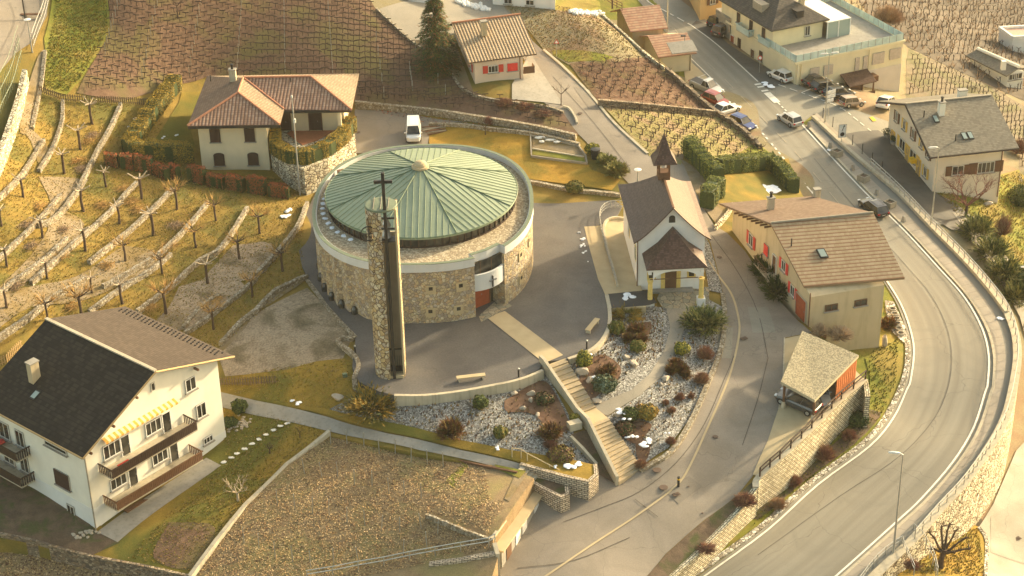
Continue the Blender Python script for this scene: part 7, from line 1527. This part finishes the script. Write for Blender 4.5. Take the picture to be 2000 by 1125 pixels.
# pollards of the orchard
def pollard(seed, shoots):
    rr = random.Random(seed); o = thing('pollard_tree', '', 'tree'); MB().tube([(0, 0, -.3), (rr.gauss(0, .05), rr.gauss(0, .05), 1.1), (rr.gauss(0, .1), 0, 2.3)], [.17, .13, .15], 7).build('trunk', 'bark', o); m = MB(); s = MB()
    for i in range(6):
        a = i*1.047+rr.uniform(-.3, .3); L = rr.uniform(.7, 1.15); d = Vector((math.cos(a), math.sin(a), rr.uniform(.1, .45))); q = [Vector((0, 0, 2.2)), Vector((0, 0, 2.25))+d*L*.5, Vector((0, 0, 2.2))+d*L+Vector((0, 0, rr.uniform(0, .3)))]; m.tube(q, [.09, .06, .055], 5); m.rock(tuple(q[2]), (.10, .10, .08), rr.randrange(99), 1)
        for _ in range(shoots):
            b = q[1].lerp(q[2], rr.random()); u = Vector((math.cos(a)+rr.gauss(0, .6), math.sin(a)+rr.gauss(0, .6), rr.uniform(.3, 1.4))).normalized()*rr.uniform(.6, 1.3); s.tube([b, b+u*.6+Vector((0, 0, .05)), b+u], [.022, .016, .008], 3, False)
    m.build('branches', 'pale bark' if shoots < 5 else 'bark', o)
    if shoots > 4: s.build('twigs', 'golden twig', o)
    return o
protos = [pollard(1, 2), pollard(2, 13), pollard(3, 3), pollard(4, 20)]
kids()
PT = [(180,241,0),(157,291,0),(125,338,2),(207,364,2),(45,384,0),(163,412,0),(277,387,0),(345,408,1),(422,430,1),(233,436,0),(83,464,2),(299,458,0),(383,482,1),(166,489,0),(245,510,1),(13,520,0),(317,534,1),(92,543,2),(468,506,1),(180,572,2),(406,554,0),(239,592,0),(13,601,0),(324,613,3),(93,624,3),(417,642,3),(493,579,3),(3,440,2),(507,455,3),(160,622,3),(552,529,1),(-12,470,0)]
PT.sort(); used = set()
for i, (x, y, k) in enumerate([q for q in PT if q[0] > 0]):
    p = P(x, y, FA); lb = f"bare pollard tree {'with golden shoots' if k in (1, 3) else 'cut to knobbly arms'} on the terraces, {ordn(i)} from the left edge"
    sc = rnd.uniform(.82, 1.2)
    if k not in used: used.add(k); o = protos[k]; o.location = p; o.rotation_euler[2] = rnd.random()*6; o['label'] = lb; o.scale = (sc,)*3
    else: o = copy_tree(protos[k], p, rnd.random()*6, lb, sc)
    o['group'] = 'pollard trees on the orchard terraces'; o['category'] = 'tree'
# cut twig heaps
HP = [(180,265),(172,275),(150,315),(160,330),(255,395),(270,410),(120,450),(200,402),(330,480),(60,480),(120,500),(205,520),(50,440),(420,585),(290,600),(30,560),(140,600),(75,405),(345,440),(240,370)]
for i, (x, y) in enumerate(HP):
    p = P(x, y, FA); m = MB()
    for _ in range(130):
        a = rnd.random()*6.283; q = Vector((rnd.gauss(0, .45), rnd.gauss(0, .45), rnd.uniform(.02, .25))); d = Vector((math.cos(a), math.sin(a), rnd.gauss(0, .15)))*rnd.uniform(.3, .8); m.tube([p+q-d, p+q+d], [.015, .01], 3, False)
    tag(m.build('brush_heap', 'golden twig' if i % 3 else 'dry twig'), f'heap of cut twigs lying on the orchard grass, {ordn(i)} of the heaps from the top', 'twig heap', 'heaps of cut twigs in the orchard')

# ------------------------------------------------------------------ vines, posts, litter, grass
def vine_mesh(seed):
    rr = random.Random(seed); m = MB(); m.tube([(0, 0, -.1), (rr.gauss(0, .05), rr.gauss(0, .05), .35), (rr.gauss(0, .08), rr.gauss(0, .08), .7)], [.07, .06, .055], 5)
    for s in (-1, 1):
        q = Vector((0, 0, .65)); t = Vector((s*rr.uniform(.25, .45), rr.gauss(0, .08), .75)); m.tube([q, t, t+Vector((s*.12, rr.gauss(0, .1), rr.uniform(.05, .3)))], [.05, .035, .02], 4)
    for _ in range(3): a = rr.random()*6.28; m.tube([(0, 0, .6), (math.cos(a)*.2, math.sin(a)*.2, 1.0)], [.03, .012], 3)
    return m
def vines_in(px, F, du, dv, ang, jit=.12):
    w = np.array([tuple(P(x, y, F)[:2]) for x, y in px]); c, s = math.cos(ang), math.sin(ang); Rm = np.array([[c, s], [-s, c]]); q = w @ Rm.T; lo, hi = q.min(0), q.max(0)
    g = np.array(np.meshgrid(np.arange(lo[0], hi[0], du), np.arange(lo[1], hi[1], dv))).reshape(2, -1).T; g = g+np.array([[rnd.uniform(-jit, jit), rnd.uniform(-jit, jit)] for _ in g]); XY = g @ Rm
    return XY[inpoly(XY, w)]
VM = [vine_mesh(k) for k in range(6)]
VO = []
def put_vines(XY, F, label, group, ang, maxn=999, sc=1.0):
    zs = F.zs(XY)
    for (x, y), z in list(zip(XY, zs))[:maxn]:
        if not VO or len([v for v in VO if v.data]) < 6 and len(VO) < 6: o = VM[len(VO)].build('grapevine', 'vine wood'); VO.append(o)
        else: o = VO[rnd.randrange(6) if len(VO) >= 6 else 0].copy(); COL.objects.link(o)
        o.location = (x, y, z); o.rotation_euler = (0, 0, ang+rnd.choice((0, math.pi))+rnd.gauss(0, .25)); s = sc*rnd.uniform(.85, 1.2); o.scale = (s, s, s); tag(o, label, 'grapevine', group)
R3 = vines_in([(1180,206),(1395,222),(1438,248),(1472,280),(1500,308),(1398,312),(1345,288),(1330,310),(1272,300)], FA, 1.35, 1.5, -.35)
print('R3', len(R3)); put_vines(R3, FA, 'bare gnarled grapevine on the green terrace above the chapel belfry', 'vines on the green terrace above the chapel', -.35, 170)
R2 = vines_in([(1120,128),(1205,119),(1280,117),(1340,168),(1390,210),(1330,208),(1172,192)], FA, 1.25, 1.35, -.3)
print('R2', len(R2)); put_vines(R2, FA, 'bare grapevine on the reddish terrace between the lane and the parking bays', 'vines on the reddish terrace', -.3, 125, .95)
def stuff_vines(name, XY, F, sc=1.0, lowpoly=False, mat='vine wood', h=.95):
    m = MB(); zs = F.zs(XY)
    for (x, y), z in zip(XY, zs):
        a = rnd.random()*3.14 if not lowpoly else rnd.gauss(.0, .3); k = sc*rnd.uniform(.8, 1.2)*h; c, s = math.cos(a)*(.46 if lowpoly else .35)*sc, math.sin(a)*(.46 if lowpoly else .35)*sc
        m.tube([(x, y, z-.1), (x+rnd.gauss(0, .05), y, z+k*.7)], [.05 if lowpoly else .075, .045 if lowpoly else .06], 4, False); e1, e2 = (rnd.uniform(.62, .76), rnd.uniform(.62, .76)) if lowpoly else (rnd.uniform(.8, 1.1), rnd.uniform(.8, 1.1)); m.tube([(x-c, y-s, z+k*e1), (x, y, z+k*.65), (x+c, y+s, z+k*e2)], [.05 if lowpoly else .025, .07, .05 if lowpoly else .025], 4, False)
    tag(m.build(name, mat), kind='stuff')
T1 = vines_in([(222,-40),(685,-40),(735,25),(800,80),(868,132),(900,176),(945,192),(690,188),(690,150),(405,148),(350,170),(160,180),(168,150),(192,112),(216,62)], FA, .75, 1.12, .04, .05); stuff_vines('distant_vineyard', T1, FA, 1.0, True)
T2 = vines_in([(700,160),(900,190),(1050,208),(1095,222),(1122,256),(1000,232),(850,210),(705,195)], FA, 1.0, 1.1, -.15); stuff_vines('court_vineyard', T2, FA, .9, True)
T3 = vines_in([(1780,110),(1850,135),(1935,175),(2030,240),(2030,400),(1998,345),(1990,290),(1935,190),(1775,190)], FE, 1.1, 1.5, .7); stuff_vines('east_vineyard', T3, FE, 1.0)
T5 = vines_in([(1640,5),(1700,35),(1780,90),(1855,125),(1945,168),(2040,205),(2040,-50),(1640,-50)], FE, 1.5, 2.6, .75, .25); stuff_vines('hazy_vineyard', T5, FE, 1.25)
T4 = vines_in([(1635,10),(1700,40),(1775,95),(1850,130),(1940,172),(2040,210),(2040,-40),(1635,-40)], FE, 1.9, 2.3, .7, .9)
m = MB()
for (x, y), z in zip(T4, FE.zs(T4)):
    for _ in range(6): a = rnd.random()*6.28; d = Vector((math.cos(a)*.5, math.sin(a)*.5, rnd.uniform(.3, 1.1))); m.tube([(x, y, z), (x+d.x, y+d.y, z+d.z)], [.05, .02], 3, False)
tag(m.build('dry_undergrowth', 'dry twig'), kind='stuff'); print('T', len(T1), len(T2), len(T3), len(T4))
PV = [(646,867),(678,868),(711,872),(741,887),(772,887),(803,903),(835,907),(866,913),(595,925),(629,932),(660,932),(693,947),(727,950),(760,963),(790,968),(823,973),(542,987),(576,995),(611,1002),(643,1007),(678,1020),(713,1027),(745,1037),(781,1040),(823,1033),(855,1043),(538,1090),(572,1097),(607,1108),(652,1103),(700,1097),(788,1083),(834,1070),(477,1060),(506,1072)]
base = None
for i, (x, y) in enumerate(PV):
    p = P(x, y, FV)
    if base is None: base = MB().tube([(0, 0, -.2), (0, 0, 1.75)], .045, 5).build('vine_post', 'galvanised'); o = base
    else: o = base.copy(); COL.objects.link(o)
    o.location = p; o.rotation_euler = (rnd.gauss(0, .04), rnd.gauss(0, .04), 0); row = 0 if y < 915 else 1 if y < 975 else 2 if y < 1045 else 3
    tag(o, f'thin metal post in the lower vineyard, {ordn(i)} counting along the rows from the top left', 'post', 'posts of the lower vineyard')
lines = [((238,-10),(206,105)),((312,-10),(278,155)),((396,-10),(370,148)),((473,5),(464,140)),((555,0),(557,140)),((640,0),(650,142)),((735,82),(750,190)),((800,140),(806,178)),((812,100),(870,185))]
k = 0
for a, b in lines:
    n_ = 9 if a[1] < 50 else 5
    for j in range(n_):
        x, y = a[0]+(b[0]-a[0])*j/(n_-1), a[1]+(b[1]-a[1])*j/(n_-1); p = P(x, y, FA); o = base.copy(); COL.objects.link(o); o.location = p; o.scale = (.8, .8, .85); tag(o, 'thin pale vine post in the post lines of the big top vineyard', 'post', 'posts of the top vineyard')
def scatter(px, F, n, fn, mats, name, kind='stuff', smoothp=False):
    w = np.array([tuple(P(x, y, F)[:2]) for x, y in px]); lo, hi = w.min(0), w.max(0); XY = np.array([[rnd.uniform(lo[0], hi[0]), rnd.uniform(lo[1], hi[1])] for _ in range(n)]); XY = XY[inpoly(XY, w)]; zs = F.zs(XY); ms = [MB() for _ in mats]
    for (x, y), z in zip(XY, zs): fn(ms[rnd.randrange(len(ms))], x, y, z)
    for m, t in zip(ms, mats):
        if m.v: tag(m.build(name, t), kind=kind)
def leaf(sz, zz=.06):
    def f(m, x, y, z):
        a = rnd.random()*3.14; c, s = math.cos(a)*sz*rnd.uniform(.5, 1.2), math.sin(a)*sz*rnd.uniform(.5, 1.2); t = rnd.uniform(-.4, .6)*sz; m.add([(x-c, y-s, z+zz), (x+s*.6, y-c*.6, z+zz+t), (x+c, y+s, z+zz+.02), (x-s*.6, y+c*.6, z+zz+rnd.random()*sz*.5)], [(0, 1, 2, 3)])
    return f
def tuft(h, w):
    def f(m, x, y, z):
        for _ in range(3): a = rnd.random()*6.28; c, s = math.cos(a)*w, math.sin(a)*w; d = rnd.uniform(-.15, .15); m.add([(x-c, y-s, z), (x+c, y+s, z), (x+d, y+d, z+h*rnd.uniform(.6, 1.3))], [(0, 1, 2)])
    return f
def stick(L):
    def f(m, x, y, z): a = rnd.random()*6.28; c, s = math.cos(a)*L*rnd.random(), math.sin(a)*L*rnd.random(); m.tube([(x-c, y-s, z+.03), (x+c, y+s, z+rnd.uniform(.05, .3))], [.02, .012], 3, False)
    return f
VP = [(643,846),(820,884),(945,908),(960,975),(985,982),(955,1045),(830,1000),(955,1056),(960,1075),(640,1135),(380,1128),(485,985)]
scatter(VP, FV, 22000, leaf(.095), ('litter', 'leaf brown', 'straw', 'litter'), 'leaf_litter'); scatter(VP, FV, 1800, stick(.4), ('vine wood', 'twig'), 'cut_vine_twigs')
scatter([(60,1060),(370,1128),(330,1150),(-40,1120),(-20,1060)], FV, 5000, leaf(.13), ('litter', 'leaf brown', 'straw'), 'leaf_litter')
scatter([(720,200),(1010,240),(1125,264),(1127,274),(900,243),(720,214)], FA, 3000, leaf(.16), ('leaf red', 'leaf brown', 'dry twig'), 'bank_litter')
OP = [(-30,330),(60,190),(110,190),(230,203),(300,215),(380,330),(560,350),(600,400),(590,480),(600,545),(430,680),(340,640),(100,620),(-40,740)]
scatter(OP, FA, 26000, tuft(.14, .05), ('straw', 'leaf golden', 'leaf yellow', 'leaf olive'), 'grass_tufts')
scatter([(840,248),(1030,262),(1040,300),(1145,318),(1205,350),(1000,342)], FA, 5000, tuft(.1, .04), ('straw', 'leaf golden', 'leaf golden'), 'grass_tufts')
scatter([(435,790),(640,842),(480,985),(370,1115),(250,1090),(440,900)], FA, 8000, tuft(.12, .05), ('leaf golden', 'leaf yellow', 'leaf olive', 'straw'), 'grass_tufts')
scatter([(440,740),(690,700),(700,745),(760,775),(640,800),(1000,880),(1160,915),(1150,930),(1020,905),(440,765)], FA, 9000, tuft(.12, .05), ('leaf golden', 'leaf yellow', 'straw'), 'grass_tufts')
scatter([(1700,690),(1755,660),(1750,745),(1720,815),(1670,870),(1570,945),(1470,1030),(1480,985),(1690,800)], FB, 9000, tuft(.16, .06), ('leaf yellow', 'leaf green', 'leaf olive'), 'grass_tufts')
scatter([(110,-20),(210,-20),(210,60),(160,150),(130,180),(90,170),(92,100)], FA, 6000, tuft(.14, .06), ('leaf yellow', 'leaf green', 'leaf golden'), 'grass_tufts')
scatter([(980,5),(1165,32),(1270,110),(1110,124),(1065,98)], FA, 6000, tuft(.14, .06), ('straw', 'dry twig', 'leaf olive'), 'grass_tufts')
scatter([(1175,200),(1398,218),(1520,315),(1340,292),(1268,303)], FA, 6000, tuft(.1, .05), ('leaf yellow', 'leaf olive', 'dry twig'), 'grass_tufts')
scatter([(1115,124),(1280,114),(1395,214),(1168,194)], FA, 3500, stick(.35), ('red twig', 'twig'), 'cut_vine_twigs')
scatter([(1830,380),(1990,335),(2050,420),(2050,600),(1905,465)], FE, 6000, tuft(.2, .07), ('leaf yellow', 'leaf olive', 'straw'), 'grass_tufts'); scatter([(1760,1120),(1800,1050),(1910,1032),(1924,1130)], FE, 5000, tuft(.2, .06), ('leaf golden', 'leaf yellow', 'straw'), 'grass_tufts')
# ------------------------------------------------------------------ rocks, stepping stones, snow
RK = [((1137,730),1.0,.7,'big pale boulder beside the head of the upper flight'),((1152,745),.7,.5,'flat pale rock below the big boulder by the upper flight'),((1236,712),.9,.5,'pale rock group under the domed green shrub'),((1222,700),.6,.4,'small pale rock left of the rock group by the path'),((1300,742),.8,.45,'pale rock near the middle of the right rock garden'),((1292,752),.4,.3,'small pale rock in the right rock garden'),((1037,772),.7,.55,'square pale boulder on the bark under the plaza wall'),((1056,776),.4,.35,'small pale boulder right of the square one'),((1037,784),.55,.4,'pale stone directly in front of the square boulder'),((1022,800),.6,.4,'pale rock on the edge of the bark patch'),((1005,770),.7,.3,'flat pale rock at the top of the bark patch'),((1050,812),.5,.35,'rock on the lower bark patch left of the stairs'),((1165,786),.8,.4,'pale rocks at the landing corner'),((1208,812),.6,.4,'rock beside the top of the lower flight'),((1075,845),.6,.35,'pale rock near the dark brown shrub'),((660,778),1.1,.35,'long pale rock left of the golden juniper'),((1930,400),1.0,.4,'long pale rock in the grass behind the railing'),((590,760),.01,.01,'')]
for i, (px, r, h, l) in enumerate(RK):
    if l: F = FE if px[0] > 1900 else FA; p = P(*px, F); o = MB().rock((0, 0, h*.35), (r*.75, r*.5, h*.8), i+3, 2).build('boulder', 'rock'); o.location = p; o.rotation_euler[2] = i; tag(o, l, 'rock')
for i, (x, y) in enumerate([(437,903),(452,894),(463,886),(478,877),(492,867),(506,858),(520,849),(535,840),(548,832),(561,827)]):
    p = P(x, y, FA); o = MB().rock((0, 0, .03), (.38, .3, .07), i, 1).build('stepping_stone', 'white paint'); o.location = p; tag(o, f'pale stepping stone on the chalet lawn, {ORD[i]} from the lower end', 'stepping stone', 'stepping stones on the chalet lawn')
sc_ = [(148,1050),(160,1045),(172,1040),(182,1048),(203,1060),(230,1084),(236,1070),(190,1053)]
m = MB()
for i in range(60): x, y = rnd.choice([(455,835),(470,828),(480,820),(150,1048),(175,1040)]); p = P(x+rnd.gauss(0, 8), y+rnd.gauss(0, 4), FA); m.rock((p.x, p.y, p.z+.05), (.22, .18, .14), i, 1)
tag(m.build('rubble_stones', 'rock'), kind='stuff')
m = MB()
for i in range(130): t = i/130; x, y = (895+105*t, 5+27*t) if i < 75 else (1112+62*(i-75)/55, 24+4*(i-75)/55); p = P(x+rnd.gauss(0, 3), y+rnd.gauss(0, 2), FA); m.rock((p.x, p.y, p.z+.15), (.4, .35, .3), i, 1)
tag(m.build('rockery_stones', 'white paint'), kind='stuff')
m = MB()
for i in range(40):
    t = i/40; x, y = 1738+12*math.sin(t*3), 600+60*t
for i in range(6):
    p = P(1743+4*i*(1 if i < 3 else .8), 608+9.5*i, FB); wheel = MB().lathe([(.42, 0), (.45, .3), (.3, .32), (.3, .05)], (p.x, p.y, p.z+.1), 12).build('planting_ring', 'grey concrete'); tag(wheel, f'round concrete planting ring on the slope right of the tan house, {ORD[i]} from the top', 'planting ring', 'planting rings right of the tan house')
p = P(1689, 792, FB); tag(MB().rock((p.x-.2, p.y, p.z+1.1), (.45, .35, 1.1), 5, 2).build('standing_stone', 'rock'), 'upright pale stone at the end of the carport wall', 'rock') if False else None
p = P(1727, 676, FB); tag(MB().rock((p.x, p.y, p.z+.7), (.4, .3, 1.0), 5, 2).build('standing_stone', 'rock'), 'upright pale stone at the foot of the tan house corner', 'rock')
def snow(px, F, r, n=5, up=.1, el=1.0, seed=0):
    rr = random.Random(seed+int(px[0])); m = MB(); p = P(*px, F)
    for _ in range(n): m.rock((p.x+rr.gauss(0, r*.5), p.y+rr.gauss(0, r*.5*el), p.z+up), (r*rr.uniform(.35, .7), r*rr.uniform(.35, .7)*el, .09), rr.randrange(99), 2)
    tag(m.build('snow', 'snow'), kind='stuff')
for px, F, r, n, up in (((1226,581),PZ,.7,7,.1),((582,790),FA,.55,5,.15),((1120,912),Flat(-2.95),.75,6,.12),((1088,914),Flat(-2.95),.3,3,.12),((1133,455),PZ,.3,2,.05),((1137,468),PZ,.35,4,.05),((1139,480),PZ,.35,4,.05),((1142,492),PZ,.3,3,.05),((1147,511),PZ,.2,1,.05),((1258,878),FA,.65,6,.75),((1232,860),FA,.5,4,.5),((1212,812),FA,.6,5,.6),((1222,835),FA,.4,3,1.1),((1303,858),FA,.25,2,.6),((555,425),FA,.7,6,.1),((562,412),FA,.5,4,.1),((1502,372),FA,1.5,9,.1),((1618,295),FB,.35,4,.2),((1500,168),FB,.9,6,.2),((320,270),FA,.4,3,.1),((345,265),FA,.3,3,.1),((945,845),FA,.01,1,.1),((1150,705),FA,.4,3,.7),((1160,745),FA,.3,3,.5),((265,235),FA,.5,3,.2),((255,250),FA,.5,3,.2),((640,310),PZ,.01,1,0),((970,878),FA,.3,3,.15),((1955,625),FB,.5,5,.2)):
    if r > .02: snow(px, F, r, n, up)
m = MB()
for k in range(14):
    a = R(150+6*k); x, y = CX+RX+(RA+.35)*math.cos(a), CY+RY+(RB_+.5)*math.sin(a); m.rock((x, y, 6.56), (.4, .45, .08), k, 1)
tag(m.build('snow', 'snow'), kind='stuff')
for o in (v for v in COL.objects if v.name.startswith('grapevine') and not v.get('label')): bpy.data.objects.remove(o)
# timber stack, planting frame, steps beside the lane
p = P(852, 256, FA); o = thing('timber_stack', 'stack of old timber behind the orange lawn beside the white van', 'wood pile', p, .3)
for i in range(9): MB().box((rnd.gauss(0, .2), -.8+.2*i, .12+.1*(i % 3)), (2.2+rnd.random(), .14, .12), rnd.gauss(0, .15)).build('beam', 'grey wood' if i % 2 else 'brown wood', o)
wall('bed_wall', [(1036,263),(1080,272),(1130,283),(1144,303),(1147,317),(1090,310),(1038,303),(1036,263)], FA, .35, .16, 'grey wood', 'low frame wall round the sunken planting bed on the orange lawn', .5, cat='planting frame', smooth=0)
wall('bed_divider', [(1040,289),(1090,297),(1140,305)], FA, .25, .2, 'concrete', 'pale kerb crossing the sunken planting bed', .4, cat='kerb', smooth=0)
for i, (x, y) in enumerate(((1055,272),(1075,277),(1088,281),(1058,280))):
    p = P(x, y, FA); tag(MB().rock((p.x, p.y, p.z+.25), (1.0-.2*i, .3, .2), i, 1).build('stone_block', 'white paint'), f'pale stone block lying in the sunken planting bed, {ORD[i]} of four from the left', 'stone block', 'stone blocks in the planting bed')

for q_ in ([(645,800),(770,778),(900,770),(1060,735),(1118,850),(1150,900),(1000,875),(760,822)], [(1190,605),(1300,605),(1295,690),(1165,790),(1110,735)], [(1340,605),(1408,605),(1400,690),(1345,815),(1250,905),(1195,815),(1295,735)]):
    scatter(q_, FA, 900, tuft(.3, .07), ('leaf brown', 'twig', 'leaf olive', 'straw'), 'low_groundcover')
# ------------------------------------------------------------------ haze
hz = bpy.data.meshes.new('haze'); hb = bmesh.new(); bmesh.ops.create_cube(hb, size=1)
for v in hb.verts: v.co = Vector((v.co.x*3200, v.co.y*3200, -76.5 if v.co.z < 0 else 99.5))
hb.to_mesh(hz); hb.free(); ho = bpy.data.objects.new('haze', hz); COL.objects.link(ho); ho['kind'] = 'stuff'
hm = bpy.data.materials.new('haze air'); hm.use_nodes = True; t = hm.node_tree; t.nodes.remove(t.nodes['Principled BSDF'])
pv = t.nodes.new('ShaderNodeVolumePrincipled'); pv.inputs['Color'].default_value = (1, .92, .72, 1); pv.inputs['Density'].default_value = .00009; pv.inputs['Anisotropy'].default_value = 0
t.links.new(pv.outputs[0], t.nodes['Material Output'].inputs['Volume']); hz.materials.append(hm)
